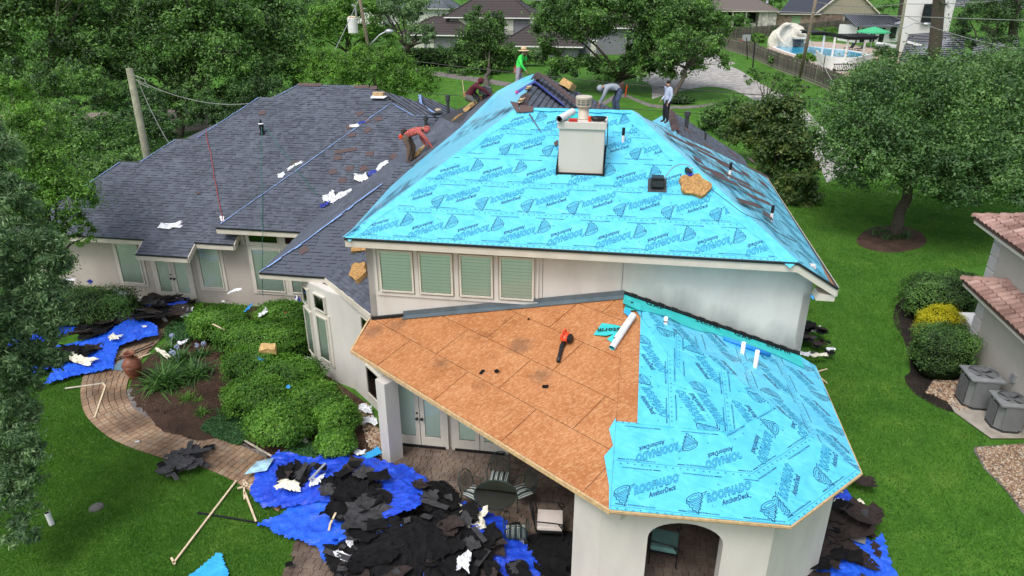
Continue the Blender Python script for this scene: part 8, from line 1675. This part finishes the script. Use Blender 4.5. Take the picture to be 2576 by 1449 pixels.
    for k in 'LR':                                # five curled fingers on each hand
        h = P['ha'+k]; d = (h-P['wr'+k]).normalized(); sx = d.cross(V((0, 0, 1))); sx = sx.normalized() if sx.length > .1 else V((0, 1, 0)); dn = d.cross(sx); m = MB()
        for i, L in enumerate((.07, .08, .078, .06)):
            b = h+d*.02+sx*(i-1.5)*.02; m.tube([b, b+d*L*.5+dn*.005, b+d*L*.85+dn*.025, b+d*L*.9+dn*.045], [.011, .010, .009, .006], 6)
        b = h-d*.03+sx*.04; m.tube([b, b+sx*.03+d*.025, b+sx*.035+d*.06+dn*.01], [.013, .011, .007], 6); m.build('fingers', M[skin], root, smooth=True)
    if hood:
        bm = bmesh.new(); bmesh.ops.create_icosphere(bm, subdivisions=3, radius=1); bmesh.ops.delete(bm, geom=[f for f in bm.faces if f.calc_center_median().dot(f_) > .62], context='FACES')
        nk = P['neck']
        for v in bm.verts:
            c = v.co.copy(); q = hd-f_*.015+V((c.x*.125, c.y*.125, c.z*.135))*s
            if (q-nk).length < .14*s: q = lerp(q, nk+(q-nk)*1.1, .5)
            v.co = q
        me = bpy.data.meshes.new('hood'); bm.to_mesh(me); bm.free(); me.materials.append(M[hood]); [setattr(f, 'use_smooth', True) for f in me.polygons]; obj('hood', me, root)
    else:
        bm = bmesh.new(); bmesh.ops.create_icosphere(bm, subdivisions=3, radius=1); bmesh.ops.delete(bm, geom=[f for f in bm.faces if f.calc_center_median().dot(f_) > .35 and f.calc_center_median().z < .55 or f.calc_center_median().z < -.35], context='FACES')
        for v in bm.verts: v.co = hd-f_*.01+V((v.co.x*.108, v.co.y*.1, v.co.z*.115+.008))*s
        me = bpy.data.meshes.new('hair'); bm.to_mesh(me); bm.free(); me.materials.append(M['hair']); obj('hair', me, root)
    return root, P
def belt(root, P, mat='leather_dk', pouch='leather', side=-1, ax=None):
    c = lerp(P['pelvis'], P['chest'], .12); a = (P['chest']-P['pelvis']).normalized(); q = V((0, 0, 1)).rotation_difference(a).to_matrix(); MB().lathe([(.165, -.03), (.175, -.03), (.175, .03), (.165, .03)], c, 18, q).build('tool_belt', M[mat], root)
    for k, (x, y) in enumerate(((-.12, .14), (-.14, -.1))): MB().box(c+q @ V((x, y, -.1)), (.12, .1, .22)).build('pouch', M[pouch], root, bevel=.02)
AZ = -PHI
Jb = dict(pelvis=(-.16, 0, .95), chest=(.27, 0, 1.13), neck=(.42, 0, 1.18), head0=(.5, 0, 1.17), head1=(.6, 0, 1.14), face=(.7, 0, -.7), shL=(.33, .2, 1.1), elL=(.3, .26, .8), wrL=(.48, .2, .58), shR=(.36, -.2, 1.12), elR=(.6, -.24, .9), wrR=(.78, -.2, .62), hiL=(-.14, .1, .9), knL=(.06, .12, .52), anL=(-.02, .12, .1), toL=(.14, .13, .04), hiR=(-.16, -.1, .9), knR=(-.02, -.12, .5), anR=(-.1, -.14, .09), toR=(.07, -.15, .04))
p1_ = W(*HP(1036, 410, (1, 0, 0), -1.15)); r, P = person(p1_, AZ, Jb, 'red_camo', 'khaki', 'roofer in red patterned hoodie bending over the foam pad', hood='red_camo', s=1.17); belt(r, P, 'blackmetal', 'leather_dk'); MB().box(P['pelvis']+V((-.22, .1, -.1)), (.16, .14, .18)).build('tool_pouch', M['orange'], r, bevel=.03)
Jk = dict(pelvis=(-.1, 0, .62), chest=(.18, 0, 1.0), neck=(.3, 0, 1.12), head0=(.36, 0, 1.16), head1=(.43, 0, 1.18), face=(.9, 0, -.45), shL=(.2, .2, 1.0), elL=(.08, .28, .72), wrL=(.26, .2, .58), shR=(.26, -.2, 1.02), elR=(.56, -.22, .9), wrR=(.82, -.16, .66), hiL=(-.08, .1, .58), knL=(.3, .16, .52), anL=(.06, .15, .1), toL=(.2, .15, .05), hiR=(-.1, -.1, .58), knR=(.2, -.18, .4), anR=(-.1, -.15, .1), toR=(.05, -.15, .05))
p2_ = W(*HP(1185, 281, (1, 0, 0), .4)); r, P = person(p2_, AZ, Jk, 'maroon', 'grey_tr', 'roofer in maroon hoodie crouching beside the gooseneck vent', hood='maroon', s=1.12); belt(r, P, 'blackmetal', 'leather'); MB().bar(P['pelvis']+V((-.2, .1, 0)), P['pelvis']+V((-.26, .1, .62)), .035, .03).build('hammer', M['lumber'], r); MB().box(P['wrL']+V((.1, 0, -.08)), (.16, .1, .2)).build('glove', M['leather'], r, bevel=.03)
Jw = dict(pelvis=(0, 0, .95), chest=(.1, 0, 1.36), neck=(.17, 0, 1.5), head0=(.2, 0, 1.56), head1=(.23, 0, 1.63), face=(1, 0, -.1), shL=(.12, .19, 1.4), elL=(.3, .24, 1.24), wrL=(.3, .14, 1.45), shR=(.1, -.2, 1.4), elR=(.16, -.27, 1.12), wrR=(.34, -.24, .9), hiL=(0, .1, .9), knL=(.12, .12, .5), anL=(.02, .12, .1), toL=(.18, .12, .04), hiR=(0, -.1, .9), knR=(-.02, -.12, .48), anR=(-.2, -.12, .12), toR=(-.04, -.12, .05))
q = HB(1304, 229, 13.0); p3_ = W(*q); r, P = person(p3_, AZ, Jw, 'neon', 'light_tr', 'roofer in bright green shirt and straw hat walking behind the high ridge', skin='skin2'); h = P['head1']; MB().lathe([(.24, .03), (.25, .045), (.13, .065), (.115, .17), (.09, .2), (0, .19)], h+V((0, 0, .0)), 22).build('straw_hat', M['straw'], r); MB().lathe([(.128, .07), (.128, .105)], h, 18).build('hat_band', M['leather_dk'], r); MB().lathe([(.17, -.12), (.19, -.34)], P['pelvis']+V((-.03, 0, .16)), 16).build('tied_shirt', M['plaid'], r); MB().lathe([(.155, 0), (.165, .06)], P['pelvis']+V((0, 0, .06)), 16).build('waistband', M['red'], r)
Jg = dict(pelvis=(-.1, 0, .98), chest=(.32, 0, 1.08), neck=(.5, 0, 1.03), head0=(.58, 0, 1.0), head1=(.66, 0, .95), face=(.5, 0, -.9), shL=(.4, .2, 1.0), elL=(.5, .25, .7), wrL=(.62, .2, .42), shR=(.42, -.2, 1.02), elR=(.5, -.25, .72), wrR=(.66, -.18, .44), hiL=(-.1, .1, .92), knL=(.0, .12, .5), anL=(-.1, .12, .1), toL=(.06, .12, .04), hiR=(-.1, -.1, .92), knR=(.12, -.12, .5), anR=(.06, -.12, .1), toR=(.22, -.12, .04))
q = HP(1552, 288, (0, .58, 1), 9.05+.58*4.35+.0) if False else HB(1550, 289, 11.0); p4_ = W(*q); r, P = person(p4_, math.pi+AZ, Jg, 'grey_hood', 'jeans', 'roofer in grey hoodie bent over behind the short ridge', hood='grey_hood', s=1.06); belt(r, P, 'leather_dk', 'leather_dk'); MB().bar(P['pelvis']+V((-.25, -.1, .1)), P['pelvis']+V((-.2, -.12, -.35)), .04, .04).build('hammer', M['orange'], r)
Js = dict(pelvis=(0, 0, .95), chest=(-.02, 0, 1.36), neck=(0, 0, 1.5), head0=(.02, 0, 1.56), head1=(.03, 0, 1.65), face=(1, .15, -.05), shL=(-.02, .2, 1.42), elL=(-.04, .27, 1.14), wrL=(.08, .27, .9), shR=(-.02, -.2, 1.42), elR=(-.06, -.27, 1.14), wrR=(.1, -.3, .95), hiL=(0, .1, .9), knL=(.03, .11, .5), anL=(-.02, .12, .09), toL=(.14, .13, .04), hiR=(0, -.1, .9), knR=(.04, -.12, .5), anR=(.0, -.14, .09), toR=(.16, -.16, .04))
q = HB(1674, 309, 13.2); p5_ = W(*q); r, P = person(p5_, R(205)+AZ, Js, 'pale_shirt', 'black_tr', 'roofer in pale blue long sleeved shirt and black trousers standing on the right hip', skin='skin2', s=1.0); MB().lathe([(0, -.05), (.05, -.045), (.06, -.01), (.02, .0)], P['head1']+V((.04, 0, -.08)), 10).build('beard', M['hair'], r)
p, n = onHP(1100, 292, 'mid', .05); tb_ = empty('tool_bag', p, .6, 'black tool belt with yellow gloves dropped in the roof valley', 'tool belt'); MB().box((0, 0, .06), (.4, .2, .1)).build('bag', M['blackmetal'], tb_, bevel=.03); MB().box((.12, .1, .2), (.22, .16, .1)).build('glove', M['lumber'], tb_, bevel=.03); MB().bar((-.1, -.05, .05), (-.4, -.35, .0), .07, .02).build('strap', M['blackmetal'], tb_)
